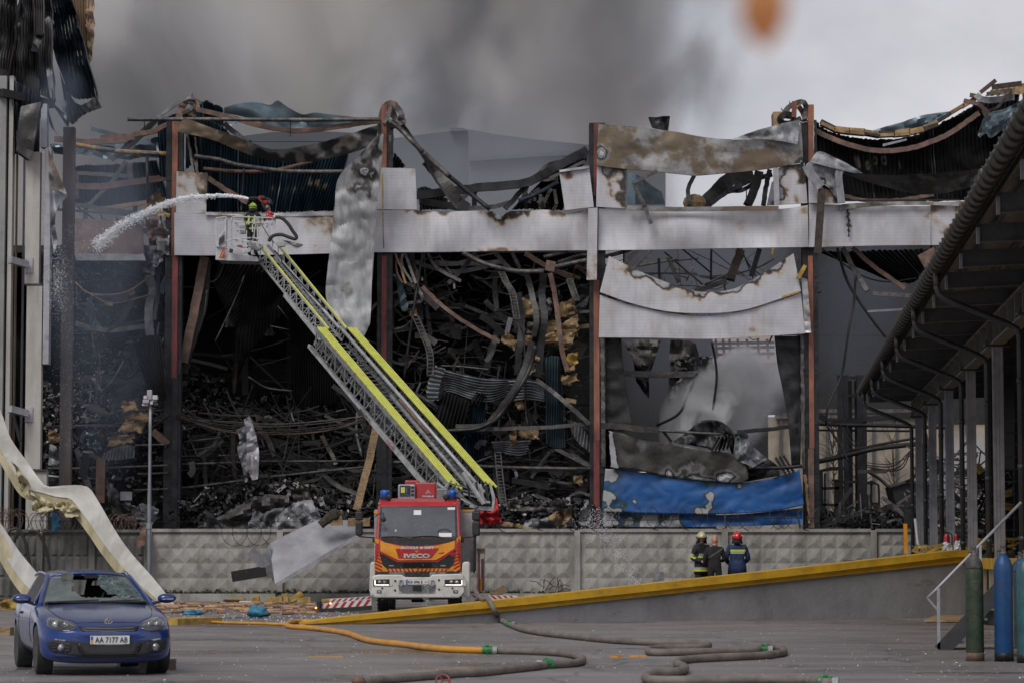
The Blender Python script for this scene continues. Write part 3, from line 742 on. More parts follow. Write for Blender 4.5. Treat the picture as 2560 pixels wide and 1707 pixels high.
# insulation slabs lying along the sagging roof edge of bay four
edge = crs(q('E','430,480 480,520 600,545 760,560 900,580 1050,575 1200,550 1350,500 1480,420 1600,350 1690,290'), 11)
for i, (a, b) in enumerate(zip(edge, edge[1:])):
 for j in range(2 if i < 8 else 1):
  y = 6*j
  p0, p1 = P(a.x, a.y+y-3, D+1.2-j*.2), P(b.x+2, b.y+y-3+random.uniform(-2,2), D+1.2-j*.2)
  MB().beam(p0, p1, .5, random.uniform(.09,.17)).build('insulation_slab', M['wool'] if (i+j) % 4 else M['charwood'], wh)
for s in ('1735,235 1860,135', '1790,245 1990,215', '1700,255 1740,290 1800,300 1900,290 2010,270', '1830,190 2070,160', '1650,255 1700,265 1760,330', '1780,390 1870,360 1990,230', '1740,350 1790,440', '1600,300 1720,330 1800,400'):
 MB().ribbon([P(*p, D+.6+random.uniform(-.4,.4)) for p in q('E', s)], random.uniform(.1,.28), .09).build('twisted_beam', M[random.choice(['ash','charwood','rust','galv'])], wh)
corr('E','1840,200 2100,160 2200,150','1780,260 2040,250 2200,240', n=8, mt='wool', d=D+1.4, amp=.03, crump=.4)
sheet('torn_sheet', q('E','935,655 1130,612'), q('E','940,675 1135,625'), D+.8, M['galv'], wh, nu=8, nv=2, thick=.03)

# -- long beams, pipes and rods, each traced on its own
def beams(fr, specs, dd=0, name=None):
 for s, w_, mt, *r in specs:
  kind = r[0] if r else 'beam'; dz = (r[1] if len(r) > 1 else 0)+dd
  pts = [P(*p, D+dz + .15*math.sin(i*2.1)) for i, p in enumerate(q(fr, s))]
  n = max(2, 5*(len(pts)-1)) if len(pts) > 2 else 2
  w_ *= .58 if kind in ('beam','flat') else .62 if kind == 'pipe' else .8
  m = MB()
  if kind == 'beam':
   if len(pts) > 2: pts = [p+Vector((random.gauss(0,.009), 0, random.gauss(0,.009))) for p in crs(pts, n)]
   m.ribbon(pts, w_, w_*.55); nm = 'steel_beam'
  elif kind == 'flat': m.ribbon(pts, w_, .04, n=n); nm = 'steel_strip'
  elif kind == 'pipe': m.tube(pts, w_/2, 8, n=n); nm = 'pipe'
  elif kind == 'cable': m.tube(pts, w_/2, 5, n=max(n, 10)); nm = 'cable'
  m.build(nm, M[mt], wh, smooth=kind in ('pipe','cable'))
beams('B', [
 ('360,175 640,240 860,305 1050,340 1250,350 1500,320 1860,270', .34, 'rust', 'beam', -.4), ('-200,258 150,257 600,258 1200,262 1860,258', .28, 'pipe', 'pipe', -.8),
 ('345,558 560,590 700,630 1000,672 1200,685 1570,686', .30, 'pipe', 'pipe', .2), ('420,660 700,685 950,680 1100,655 1310,600', .26, 'rust', 'pipe', .5),
 ('-150,380 0,360 100,310 190,265', .34, 'rust', 'beam', .4), ('-420,405 -250,395 -100,385 40,350', .30, 'rust', 'beam', 3),
 ('-460,500 -200,520 0,540 145,540', .26, 'pipe', 'pipe', 1.0), ('-300,560 -100,410 30,270', .28, 'sooty', 'beam', 2.5), ('590,290 680,370 800,450', .36, 'sooty', 'beam', .8),
 ('460,735 600,830 780,940', .34, 'rust', 'beam', .3), ('750,660 735,900 728,1010', .14, 'sooty', 'pipe', .4), ('285,380 310,520 340,690', .16, 'ash', 'beam', .1), ('275,370 330,560 375,700', .14, 'sooty', 'beam', .15), ('350,400 365,550 372,720', .12, 'ash', 'beam', .2),
 ('1130,255 1128,400', .05, 'char', 'cable', -.8), ('-62,265 -62,340', .05, 'char', 'cable', -.8), ('1970,390 1945,620', .14, 'ash', 'beam', .1), ('1945,390 1945,640', .16, 'galv', 'beam', .05),
 ('150,360 150,1020', .2, 'sooty', 'beam', .0), ('270,375 268,690', .12, 'galv', 'beam', 0), ('1883,700 1886,1000 1892,1310', .07, 'woolyel', 'cable', -.5),
 ('250,430 270,440 1850,440', .04, 'char', 'cable', 6) ])
# bent over tops of the columns
def topcurl(fr, specs):
 for s, w_, mt in specs:
  MB().ribbon([P(*p, D+random.uniform(-.2,.5)) for p in q(fr, s)], w_*.7, .08, n=12).build('bent_flange', M[mt], wh)
topcurl('B', [('200,330 225,220 260,130 300,95 350,110 370,180', .38, 'rust'), ('250,210 310,180 340,140 300,120', .2, 'ash'), ('45,240 180,150 290,85 340,92 400,125', .18, 'galv'), ('330,90 345,190 350,260', .28, 'ash'), ('260,190 320,215 350,170', .2, 'wool'), ('320,80 332,52', .04, 'char'), ('285,90 290,70', .04, 'char'),
 ('1868,330 1880,230 1905,160 1950,130 1990,150', .42, 'rust'), ('1990,150 2025,190 2040,240 2010,300', .34, 'ash'), ('1950,140 1930,230 1890,290', .22, 'ash'), ('1955,150 1985,240 1960,330', .26, 'rust'), ('2000,170 1998,120', .04, 'char'), ('1940,200 2000,260 2060,280 2020,230', .3, 'ash'), ('1960,330 1980,240 1940,170', .2, 'sooty'), ('1950,330 2040,290 2060,300', .22, 'ash')])
topcurl('D', [('1875,250 1880,170 1860,118 1800,125 1730,165 1700,210', .30, 'ash'), ('1870,260 1850,200 1815,150', .28, 'rust'), ('1780,240 1785,110', .28, 'primer_rust'), ('1700,300 1660,260 1700,215 1760,220', .3, 'char'), ('1660,280 1740,290 1840,250', .3, 'ash'), ('1740,230 1745,110', .04, 'char'), ('1690,190 1675,170', .04, 'char'), ('1700,230 1760,240 1800,280', .3, 'charwood')])
MB().beam(P(*q('D','1605,270')[0], D+.5), P(*q('D','1690,268')[0], D+.5), .6, 1.0, (0,1,0)).build('insulation_slab', M['wool'], wh)
beams('E', [('365,535 500,600 650,658 800,697 950,712 1100,703 1300,650 1500,560 1725,400', .36, 'rust', 'beam', .6), ('600,1068 700,1100 850,1120 1100,1110 1350,1068', .26, 'rust', 'beam', .7), ('380,1120 1570,1112', .12, 'char', 'beam', .3), ('270,485 365,483 370,700', .08, 'galv', 'beam', -.3)])
# bay two, above the band
beams('C', [('40,270 140,345 230,440 320,525', .32, 'pipe', 'pipe', -.6), ('320,525 400,600 530,720', .34, 'ash', 'pipe', -.6), ('530,720 700,860 862,992', .30, 'sooty', 'pipe', -.6),
 ('150,300 200,380 300,520 380,640', .34, 'sooty', 'beam', .4), ('345,590 430,690 530,830 610,940 680,990', .85, 'soot_sheet', 'beam', .6), ('300,520 420,750 600,985', .16, 'sooty', 'beam', .3),
 ('268,880 600,840 830,812 1120,785 1250,738 1400,650 1662,510', .60, 'sooty', 'beam', 1.5), ('290,920 500,960 680,985', .5, 'sooty', 'beam', 2.5), ('650,990 900,968 1050,930', .3, 'ash', 'beam', 3),
 ('990,990 1090,880 1170,790', .36, 'sooty', 'beam', 1.8), ('1170,795 1250,755 1420,740', .3, 'ash', 'beam', 1.5), ('1100,920 1250,865 1420,770', .24, 'bluesheet', 'pipe', 1.9), ('620,930 700,850 760,840', .3, 'sooty', 'beam', 4), ('738,850 738,990', .36, 'sooty', 'beam', 4), ('660,830 610,930', .05, 'char', 'cable', .2),
 ('1280,700 1340,640 1450,610 1560,590', .4, 'soot_sheet', 'beam', 2.2), ('1350,740 1640,600', .22, 'ash', 'beam', 1.2)])
corr('C','1420,640 1560,590 1662,560','1040,985 1250,985 1460,985', n=16, mt='sooty', d=D+4, crump=.6, amp=.12)
corr('C','270,810 350,800 520,900','290,985 450,985 520,985', n=8, mt='char', d=D+4, crump=.6)
for i in range(16):
 x = random.uniform(1130, 1450); y = random.uniform(800, 960)
 p0 = q('C', f'{x},{y}')[0]; p1 = q('C', f'{x+random.uniform(-60,30)},{y+random.uniform(20,140)}')[0]
 MB().beam(P(*p0, D+random.uniform(2,3.5)), P(*p1, D+random.uniform(2,3.5)), .14, .05, (0,1,0)).build('roof_plank', M[random.choice(['charwood','ash','sooty'])], wh)
corr('C','80,520 120,560 165,620','60,650 110,650 165,645', n=4, mt='char', d=D+.5)
# bay three, seen through the window opening
beams('D', [('965,715 915,830 930,960', .30, 'soot_sheet', 'beam', 1.5), ('1020,970 1130,870 1250,750 1440,700', 1.0, 'sooty', 'beam', 2.5), ('1240,850 1350,790 1450,750 1600,710', .34, 'sooty', 'beam', 1.5), ('1100,950 1240,850 1350,840 1440,790', .3, 'sooty', 'beam', 1.8), ('1500,680 1450,850 1400,960', .62, 'sooty', 'beam', 1.2), ('1580,665 1550,820 1530,960', .34, 'sooty', 'beam', 1.4), ('1350,770 1345,830', .2, 'sooty', 'beam', 1.6), ('1392,840 1392,910', .06, 'char', 'cable', 1),
 ('1350,1320 1300,1450 1260,1570', .62, 'charwood', 'beam', 2), ('1500,1315 1430,1540', .36, 'sooty', 'beam', 2), ('1105,1320 1102,1570', .13, 'char', 'cable', 1), ('190,1390 400,1335 470,1300', .28, 'pipe', 'pipe', 1), ('-150,1430 60,1370 190,1390', .3, 'pipe', 'pipe', 1), ('390,1330 390,1420', .1, 'sooty', 'cable', 1)])
m = MB(); m.ball(P(*q('D','965,940')[0], D+2), .5, 9, 6, (1,.6,.75)); m.build('insulation_lump', M['wool'], wh)
sheet('torn_sheet', q('D','1600,770 1650,720'), q('D','1560,960 1650,955'), D+1, M['panel_plain'], wh, nu=6, nv=6, thick=.03, crump=.2)
sheet('roof_sheet', q('D','430,690 520,720 620,800 700,850'), q('D','420,950 520,955 620,955 730,955'), D+14, M['bluesheet'], wh, nu=10, nv=6, thick=.05)
sheet('torn_sheet', q('D','590,240 770,228'), q('D','620,330 755,350'), D+20, M['sooty'], wh, nu=8, nv=6, thick=.05, crump=.3)
# ---------------------------------------------------------------- inside the warehouse, below the band
def wall_bx(x0, x1, y0, y1, d, mt, nm='back_wall', th=.3):
 a, b = P(x0, y1, d), P(x1, y0, d)
 MB().bx(a.x, b.x, d, d+th, a.z, b.z).build(nm, M[mt], wh)
M['dim'] = mat('lit_haze_and_pilaster', (.085,.09,.10), (.045,.047,.053), .4, .8, 0, .1)
wall_bx(-60, 1560, 690, 1400, 148, 'char')
wall_bx(1560, 1790, 1180, 1400, 148, 'char')
wall_bx(1560, 1780, 600, 1178, 160, 'char'); wall_bx(1780.5, 2330, 600, 838, 160, 'char'); wall_bx(1995, 2330, 839, 1036, 160, 'char'); wall_bx(2331, 2520, 560, 1060, 160, 'char'); wall_bx(1781, 1994, 905, 1036, 160, 'char'); wall_bx(1781, 1920, 1037, 1178, 160, 'char')  # black walls added here to darken the openings and close the bright gaps
# openings onto lit haze, painted as lighter patches on the back wall
for s in ('360,740 440,820', '500,625 715,800', '800,868 940,960', '130,1290 240,1362', '60,1060 1180,1030', '1090,970 1150,1060', '-270,880 -60,990'):
 (a, b), (c, d_) = q('H', s)
 wall_bx(a, c, min(b,d_), max(b,d_), 146.5, 'dim', 'lit_haze_patch', .1)
# unseen roof slab added over bays one and two to keep the hall dark
m = MB(); x0, x1 = P(150,0,D).x, P(1500,0,D).x
m.bx(x0-8, x1, D+2.5, 150, 14.3, 14.6); m.build('added_roof_slab', M['char'], wh)
MB().bx(x0-8.5, x0-8.2, D-3, 150, 0, 14.2).build('side_wall', M['char'], wh)
MB().bx(x1+.6, x1+.8, D+4, 150, 0, 13).build('inner_wall', M['char'], wh)
# storey beams and inner posts
beams('H', [('-400,700 1230,700', .5, 'char', 'beam', 12), ('-400,890 100,885 700,880', .5, 'char', 'beam', 9), ('460,200 465,900', .5, 'char', 'beam', 8), ('700,300 705,850', .4, 'char', 'beam', 10)])
# bay one
def csheet(fr, top, bot, mt, d, n=14, **k): return corr(fr, top, bot, mt=mt, d=d, n=n, **k)
csheet('H','300,85 440,80 560,110 640,230','280,180 350,330 380,380 420,420','soot_sheet', D+2.5, 16, crump=.5)
csheet('H','460,120 560,130 690,150','390,640 480,560 600,420 690,330','sooty', D+2, 14, crump=.7)
csheet('H','400,560 500,480 640,330','385,780 410,780 420,700 440,600','soot_sheet', D+2.4, 8, crump=.5)
csheet('H','370,330 450,345','350,430 430,425','galv', D+3, 6, amp=.06, nv=6)
csheet('H','540,410 600,420 620,470','530,470 580,475 615,478','galv', D+3, 6, amp=.05, nv=4)
csheet('H','705,260 900,300 960,300','720,850 800,865 960,840','char', D+3, 18, crump=.6)
beams('H', [('240,50 210,230 165,450 130,620', .62, 'rust', 'beam', .6), ('260,60 240,300 180,500 130,680', .5, 'char', 'beam', .9), ('255,230 240,380', .08, 'ash', 'cable', .7), ('460,150 400,300 300,510', .10, 'ash', 'pipe', 1.5),
 ('350,80 310,170 250,190', .08, 'ash', 'pipe', 1.3), ('640,315 700,390', .1, 'sooty', 'pipe', 1), ('600,425 700,445', .08, 'ash', 'pipe', 1.5), ('480,700 580,760 720,778', .18, 'sooty', 'pipe', 2),
 ('1180,960 1140,1150 1070,1425', .52, 'wood', 'beam', -1.2), ('130,1055 330,1030', .12, 'ash', 'pipe', 1), ('130,1105 330,1075', .10, 'ash', 'pipe', 1.5), ('0,1135 330,1128 600,1120', .10, 'ash', 'pipe', 2), ('0,1180 440,1165', .16, 'ash', 'pipe', .8), ('540,1160 1160,1158', .16, 'ash', 'pipe', .8), ('1270,1165 1350,1168', .16, 'ash', 'pipe', .8),
 ('530,1252 800,1222 1120,1190', .16, 'ash', 'pipe', .9), ('0,1310 160,1300 460,1262', .16, 'ash', 'pipe', .9), ('1080,860 1070,1000 1100,1130', .2, 'galv', 'pipe', 2), ('860,1210 1010,1200 1190,1240', .2, 'ash', 'beam', 1), ('880,1220 960,1290 1080,1340', .3, 'ash', 'beam', 1.1), ('700,1130 800,1210', .25, 'sooty', 'beam', 1.5), ('880,1020 930,1110 960,1180', .28, 'ash', 'beam', 2), ('1060,1240 1110,1310', .25, 'ash', 'beam', 1.3), ('0,1015 40,1065', .4, 'rust', 'beam', .5), ('-60,960 100,900', .2, 'sooty', 'pipe', .5), ('240,1120 260,1420', .28, 'sooty', 'beam', 1.2), ('330,990 290,1070 200,1130', .22, 'ash', 'beam', 2), ('780,1170 790,1330', .26, 'char', 'beam', 2)])
for i in range(9):
 y = 900+i*4; b = 940+random.uniform(-10, 55)
 beams('H', [(f'85,{y} {350+random.uniform(-30,30)},{b+6} {650+random.uniform(-60,60)},{b+18} {950+random.uniform(-20,20)},{b-8} 1170,{905+random.uniform(-8,22)}', random.uniform(.035,.06), random.choice(['rust','ash','charwood']), 'cable', -.3+i*.05)])
# the limp pale sheet on the cables, in two folds
sheet('hanging_sheet', q('H','485,912 505,960 528,1050 538,1150 530,1255'), q('H','455,930 470,1000 470,1100 475,1200 500,1262'), D-.9, M['panel_plain'], wh, nu=22, nv=6, thick=.03, crump=.2, cs=1.4)
sheet('hanging_sheet', q('H','470,960 468,1050 472,1150 478,1240 470,1275'), q('H','410,985 430,1040 415,1090 440,1170 460,1272'), D-.8, M['galv'], wh, nu=22, nv=6, thick=.03, crump=.35, cs=1.6)
# crumpled sheets lying on the heap behind the fence
for fr, t, b, mt, dd in (('H','600,1470 700,1400 790,1368 828,1370','590,1535 700,1535 800,1535 880,1490','panel_plain', -3), ('H','820,1370 850,1420 880,1480','700,1420 760,1480 800,1540','galv', -3.2),
 ('H','230,1500 350,1440 450,1380 560,1340 700,1345','220,1540 350,1540 450,1540 560,1540 700,1530','ash', -2.5), ('H','500,1410 560,1440 680,1400','480,1530 560,1540 620,1500','galv', -3.4), ('H','225,1475 290,1460 330,1500','225,1540 290,1540 340,1540','galv', -3.6), ('H','700,1300 780,1310 830,1340','720,1370 780,1380 820,1370','ash', -2)):
 sheet('crumpled_sheet', q(fr, t), q(fr, b), D+dd, M[mt], wh, nu=24, nv=10, thick=.03, crump=.9, cs=1.1, seed=random.random()*9, ragged=5)
for fr, t, b, mt, dd in (('I','1090,1420 1130,1412 1160,1440','960,1500 1050,1520 1130,1490','wool',-3), ('I','900,1480 1000,1470 1080,1500','900,1530 1000,1530 1080,1530','galv',-3.4), ('I','760,1380 900,1400 1050,1412 1130,1420','770,1400 900,1430 1050,1440 1120,1460','ash',-1), ('I','1200,1420 1250,1380 1260,1500','1190,1500 1230,1510 1255,1510','galv',-2), ('I','780,1490 850,1495 960,1520','770,1515 850,1520 960,1535','wool',-3.2)):
 sheet('crumpled_sheet', q(fr, t), q(fr, b), D+dd, M[mt], wh, nu=20, nv=8, thick=.03, crump=.6, cs=1.3, seed=random.random()*9, ragged=5)
# bay two
beams('I', [('560,25 640,70 740,105 860,128 1000,128', .32, 'pipe', 'pipe', -.2), ('1060,105 1150,85 1235,68', .32, 'pipe', 'pipe', -.2), ('1000,50 1130,20', .26, 'pipe', 'pipe', -.1), ('300,75 400,110 520,130 720,95', .3, 'ash', 'beam', .8), ('420,90 600,85 780,78', .32, 'ash', 'beam', 1.5),
 ('340,210 420,290 500,355 620,435 760,508', .26, 'rust', 'beam', .2), ('345,25 320,150 300,280 270,480 240,710', .18, 'sooty', 'pipe', .1), ('745,120 735,200 745,345', .36, 'sooty', 'beam', 1.5), ('380,370 600,378 840,372', .5, 'char', 'beam', 6),
 ('250,190 310,220 335,260 330,290 260,300', .22, 'ash', 'beam', .1), ('370,30 420,110 550,180', .22, 'ash', 'beam', .3), ('430,40 500,150 515,225', .14, 'ash', 'beam', .4), ('740,30 800,100 830,120', .3, 'ash', 'beam', .6), ('830,30 870,110', .26, 'ash', 'beam', .5),
 ('900,30 1000,90 1150,165', .34, 'rust', 'beam', 1.2), ('1060,120 1200,165', .24, 'wood', 'beam', 1.4), ('1170,100 1230,100', .34, 'wood', 'beam', 1.4),
 ('1000,140 990,250 1005,400 985,520 970,700', .5, 'sooty', 'beam', .3), ('905,130 930,230 960,380 945,480', .4, 'soot_sheet', 'beam', .1), ('1035,140 1060,260 1090,480 1100,560 1130,670', .34, 'rust', 'beam', .0), ('770,130 800,200 830,240 850,330 855,390', .30, 'ash', 'beam', .3), ('860,245 880,400 870,520 855,690', .45, 'sooty', 'beam', .2),
 ('820,380 800,460', .34, 'galv', 'beam', 0), ('1160,165 1155,230 1180,290', .2, 'ash', 'beam', .2),
 ('935,510 900,640 850,750 790,840 720,930 660,970 520,975', .42, 'soot_sheet', 'beam', -.5), ('955,530 930,640 880,740 820,830 760,910 700,955 620,985 470,995', .3, 'sooty', 'pipe', -.7), ('470,990 700,985 1000,975 1250,955', .26, 'ash', 'beam', -.4),
 ('960,715 1050,780 1130,850 1240,948', .3, 'ash', 'beam', -.6), ('440,640 560,645 700,660', .12, 'ash', 'pipe', 1), ('905,640 900,860 915,970', .10, 'char', 'cable', -.2), ('870,420 890,480 900,640', .08, 'char', 'cable', -.2),
 ('640,1185 900,1195 1255,1200', .22, 'ash', 'pipe', .2), ('180,1165 260,1162', .2, 'ash', 'pipe', .2), ('630,1165 720,1130', .14, 'ash', 'pipe', .3), ('930,1250 1070,1090 1255,1180', .22, 'ash', 'beam', 1), ('1070,1090 1255,1118', .2, 'ash', 'beam', 1.1), ('840,1250 960,1190 1090,1130', .12, 'ash', 'pipe', 1.5), ('1255,1150 1190,1200 1000,1300 850,1340', .12, 'ash', 'pipe', 1.5),
 ('850,1140 1000,1160 1255,1165', .12, 'ash', 'pipe', 2), ('860,1230 1000,1270 1255,1300', .3, 'sooty', 'beam', 1.5), ('740,1100 745,1250 780,1400', .45, 'sooty', 'beam', 1), ('830,1190 850,1220 850,1255', .2, 'galv', 'beam', .8), ('780,1370 900,1395 1080,1410', .34, 'ash', 'beam', .2), ('1080,1400 1180,1330 1255,1345', .2, 'ash', 'beam', .5), ('900,1400 1000,1300', .15, 'ash', 'pipe', 1), ('840,1280 850,1560', .2, 'sooty', 'beam', 2),
 ('300,370 340,450 380,560 375,700', .3, 'sooty', 'beam', .6), ('180,445 240,430 275,400', .14, 'ash', 'pipe', .4), ('60,340 90,300', .2, 'ash', 'beam', .5), ('300,800 330,730', .14, 'ash', 'beam', 1), ('1190,350 1250,345', .2, 'galv', 'beam', 1), ('1190,430 1250,425', .3, 'wood', 'beam', 1), ('1120,825 1175,835', .3, 'wood', 'beam', 0), ('1180,1020 1250,1090', .4, 'bluesheet', 'beam', 1)])
for k in range(8):
 x = 190+k*14
 beams('I', [(f'{x},30 {x+random.uniform(-5,40)},{90+random.uniform(0,40)} {x+random.uniform(10,60)},{170+random.uniform(0,60)}', random.uniform(.08,.2), random.choice(['ash','wool','sooty','rust','charwood']), 'beam', random.uniform(-.2,.8))])
csheet('I','180,145 215,150 250,260 265,335','200,180 205,230 220,320 235,345','bluesheet', D+.3, 4, amp=.06)
MB().box(P(*q('I','1036,100')[0], D-.7), (.38,.2,.42), Matrix.Rotation(R(12),3,'Y')).build('red_plate', M['rust'], wh)
# hanging lumps of insulation
def lump(fr, s, mt='wool', d=D+.2, th=.5, name='insulation_slab', cr=.35):
 pts = q(fr, s); h = len(pts)//2
 sheet(name, pts[:h], pts[h:][::-1], d, M[mt], wh, nu=10, nv=8, thick=th, crump=cr, cs=1.6, seed=random.random()*20, ragged=7, lin=True)
for s, mt in (('872,262 985,300 985,375 880,372','wool'), ('1078,300 1170,270 1172,360 1085,378','wool'), ('905,400 945,395 975,470 900,455','ash'), ('1015,395 1090,392 1095,430 1010,470','wool'), ('1090,410 1185,362 1190,480 1095,430','wool'), ('1008,470 1150,430 1150,530 1005,520','wool'),
    ('1100,440 1190,430 1150,540 1100,540','wool'), ('770,500 800,450 855,500 845,555','wool'), ('890,470 940,480 930,530 890,520','wool'), ('935,570 975,555 975,630 930,630','wool'), ('910,640 970,625 970,670 905,690','wool'), ('1135,570 1185,560 1180,640 1125,640','woolyel'), ('1125,640 1175,620 1170,670 1125,670','wool'),
    ('1100,690 1185,680 1190,720 1110,750','wool'), ('1012,270 1040,270 1040,360 1012,370','ash'), ('810,1010 850,995 855,1060 815,1080','wool'), ('860,960 975,990 970,1040 870,1030','wool'), ('845,840 900,830 890,870 860,870','wool'), ('1155,1235 1215,1225 1205,1290 1160,1270','wool'), ('270,335 310,335 305,370 270,370','wool'), ('275,600 300,588 300,605 278,618','wood')):
 lump('I', s, mt)
csheet('I','365,828 362,760 380,690 412,640','430,828 432,770 445,710 465,655','galv', D-.4, 8, amp=.08, nv=8, ragged=5)
csheet('I','410,640 470,660 600,690 700,705 808,710','430,828 480,780 600,820 700,836 808,800','galv', D-.2, 9, amp=.09, ax='v', ragged=3, crump=.5)
csheet('I','808,712 870,712 960,720 1005,760','680,835 800,835 900,825 1005,835','galv', D+.1, 7, amp=.08, ax='v', ragged=3, crump=.4)
csheet('I','1005,590 1080,585 1090,650','1010,1060 1060,1085 1120,1080','bluesheet', D+.1, 9, amp=.1, nv=16, crump=.3)
csheet('I','455,770 530,800 600,840','400,970 470,985 560,985','char', D-.3, 8, amp=.08, crump=.5)
csheet('I','620,790 690,800','600,1000 670,1000','bluecorr', D, 6, amp=.08)
csheet('I','520,1000 640,1000 680,1010','560,1120 640,1150 680,1150','bluecorr', D+.5, 9, amp=.08)
csheet('I','715,1050 800,1045 930,1040','730,1100 850,1130 905,1120','galv', D+.2, 6, amp=.07, ax='v')
csheet('I','1130,930 1200,960 1258,1050','1150,1000 1200,1070 1258,1110','galv', D+.4, 7, amp=.08)
csheet('I','640,780 660,790 690,795','600,830 640,860 660,840','char', D-.2, 4)
sheet('torn_sheet', q('I','400,405 500,405 555,420'), q('I','420,430 470,480 550,500'), D+5, M['ash'], wh, nu=12, nv=8, thick=.04, crump=.3)
sheet('torn_sheet', q('I','400,305 500,280 545,300'), q('I','405,370 480,372 545,365'), D+6, M['soot_sheet'], wh, nu=12, nv=8, thick=.04, crump=.3)
sheet('torn_sheet', q('I','400,520 520,540 700,530'), q('I','560,640 640,690 780,660'), D+7, M['soot_sheet'], wh, nu=12, nv=8, thick=.04, crump=.8)
# crane ladders hanging (perforated cable trays)
for s in ('770,130 800,195 830,245 855,385', '1140,170 1160,230 1180,285', '300,370 340,460 380,570 382,690', '750,1110 760,1220 780,1390', '1075,1095 1250,1185'):
 c = crs([P(*p, D-.3) for p in q('I', s)], 16)
 m = MB()
 for sx in (-.12, .12): m.tube([p+Vector((sx,0,0)) for p in c], .03, 4)
 for p in c: m.beam(p+Vector((-.12,0,0)), p+Vector((.12,0,0)), .03)
 m.build('cable_tray', M['ash'], wh)
# bay three, low: the blue sheet, the draped dark sheet, the hood
def peel(nt, c):
 at = nt.nodes.new('ShaderNodeAttribute'); at.attribute_name = 'burn'
 nn = nzt(nt, 1.2, 7, .68)
 f = math_(nt, 'ADD', at.outputs['Fac'], math_(nt, 'MULTIPLY', math_(nt, 'SUBTRACT', nn, .5), .4))
 f = math_(nt, 'MULTIPLY', f, math_(nt, 'GREATER_THAN', at.outputs['Fac'], .01))
 c = mixc(nt, ramp(nt, f, [(.10, (0,0,0)), (.32, (1,1,1))]), c, (.022,.05,.055))
 return mixc(nt, ramp(nt, f, [(.50, (0,0,0)), (.53, (1,1,1))]), c, (.30,.30,.31))
M['bluepaint'] = mat('blue_painted_sheet', (.018,.105,.33), (.014,.075,.23), .6, .4, 0, .06, 5, .3, .7, extra=peel, dirt=((.01,.03,.08), .8, .8, None))
sheet('blue_panel', q('J','160,1200 270,1206 500,1242 700,1264 860,1277 1000,1262 1100,1242 1218,1202'), q('J','140,1432 400,1442 650,1446 900,1442 1100,1426 1242,1396'), D-.6, M['bluepaint'], wh, nu=90, nv=26, thick=.05, crump=.05,
  stains=[(1515,1185,34,1.0),(1512,1235,24,1.0),(1550,1278,30,.62),(1585,1252,9,.85),(1512,1272,26,.95),(1770,1240,16,.8),(1766,1262,16,.95),(1758,1282,20,.95),(1768,1205,20,.44),(1848,1211,11,.85)], smooth=True)
sheet('blue_panel', q('J','140,1438 400,1446 650,1450 900,1446 1235,1412'), q('J','150,1512 500,1516 900,1512 1235,1500'), D-.3, M['bluepaint'], wh, nu=60, nv=10, thick=.05, crump=.12, stains=[(1560,1310,20,.5),(1620,1300,40,.95),(1680,1300,40,.98),(1510,1300,40,.9),(1580,1300,26,.6)])
sheet('draped_sheet', q('J','180,992 240,1000 330,1030 420,1045 550,1066 700,1096 860,1122 935,1192'), q('J','192,1192 350,1212 500,1242 700,1264 850,1278 900,1276 940,1255'), D-.8, M['soot_sheet'], wh, nu=60, nv=16, thick=.04, crump=.12, cs=.5,
  stains=[(1600,1108,12,.3)], edges=[('b',.42,.85,.30,1.0)], smooth=True)
sheet('pale_strip', q('J','180,992 196,1000'), q('J','190,1192 232,1196'), D-.85, M['panel_plain'], wh, nu=4, nv=16, thick=.05, ragged=5)
sheet('roof_hood', q('J','530,1052 600,1002 650,960 690,936 780,936 820,960'), q('J','560,1062 650,1075 720,1090 740,1098 760,1060 770,1020'), D-.5, M['sooty'], wh, nu=26, nv=10, thick=.04, crump=.3, smooth=True)
sheet('roof_hood', q('J','740,936 800,945 860,1000 930,1060 980,1110 1030,1160'), q('J','770,1000 820,1040 850,1110 900,1170 930,1230 1000,1240'), D-.7, M['sooty'], wh, nu=26, nv=10, thick=.04, crump=.55, cs=1.2)
sheet('roof_hood', q('J','870,1005 930,1010 960,1060 1035,1150'), q('J','860,1110 880,1150 940,1180 960,1195'), D-1.0, M['galv'], wh, nu=18, nv=8, thick=.03, crump=.5, cs=1.5, seed=4)
sheet('dark_cover', q('J','860,1150 930,1120 1000,1110 1110,1190'), q('J','860,1275 940,1268 1040,1250 1110,1240'), D-.6, M['char'], wh, nu=14, nv=8, thick=.04, crump=.3)
for a, b in (('780,1030','740,1100'), ('1090,1145','1140,1225'), ('800,1040','780,1098')):
 p0, p1 = q('J', a+' '+b); m = MB(); p0 = P(*p0, D-.9); p1 = P(*p1, D-.9)
 for i in range(8):
  for j in range(3):
   c = p0.lerp(p1, i/7)+Vector((.16*j,0,.04*j)); m.box(c, (.09,.05,.13))
 m.build('slotted_plate', M['char'], wh)
sheet('dark_curtain', q('J','152,485 158,600 158,960'), q('J','246,485 262,680 312,968'), D+.3, M['char'], wh, nu=30, nv=14, thick=.05, crump=.08, smooth=True)
sheet('dark_curtain', q('J','1080,478 1100,640 1150,900 1175,1190'), q('J','1226,478 1228,700 1228,900 1222,1190'), D+.3, M['sooty'], wh, nu=30, nv=14, thick=.05, crump=.08, smooth=True)
sheet('edge_strip', q('J','1222,475 1240,475'), q('J','1232,1200 1250,1200'), D-.1, M['ash'], wh, nu=2, nv=30, thick=.08, crump=.1, ragged=3)
sheet('edge_strip', q('J','133,490 155,490'), q('J','140,1190 160,1190'), D-.1, M['ash'], wh, nu=2, nv=30, thick=.08, crump=.1, ragged=3)
sheet('edge_strip', q('J','1240,1230 1255,1230'), q('J','1265,1495 1280,1495'), D-.2, M['wool'], wh, nu=2, nv=20, thick=.1, crump=.1, ragged=4)
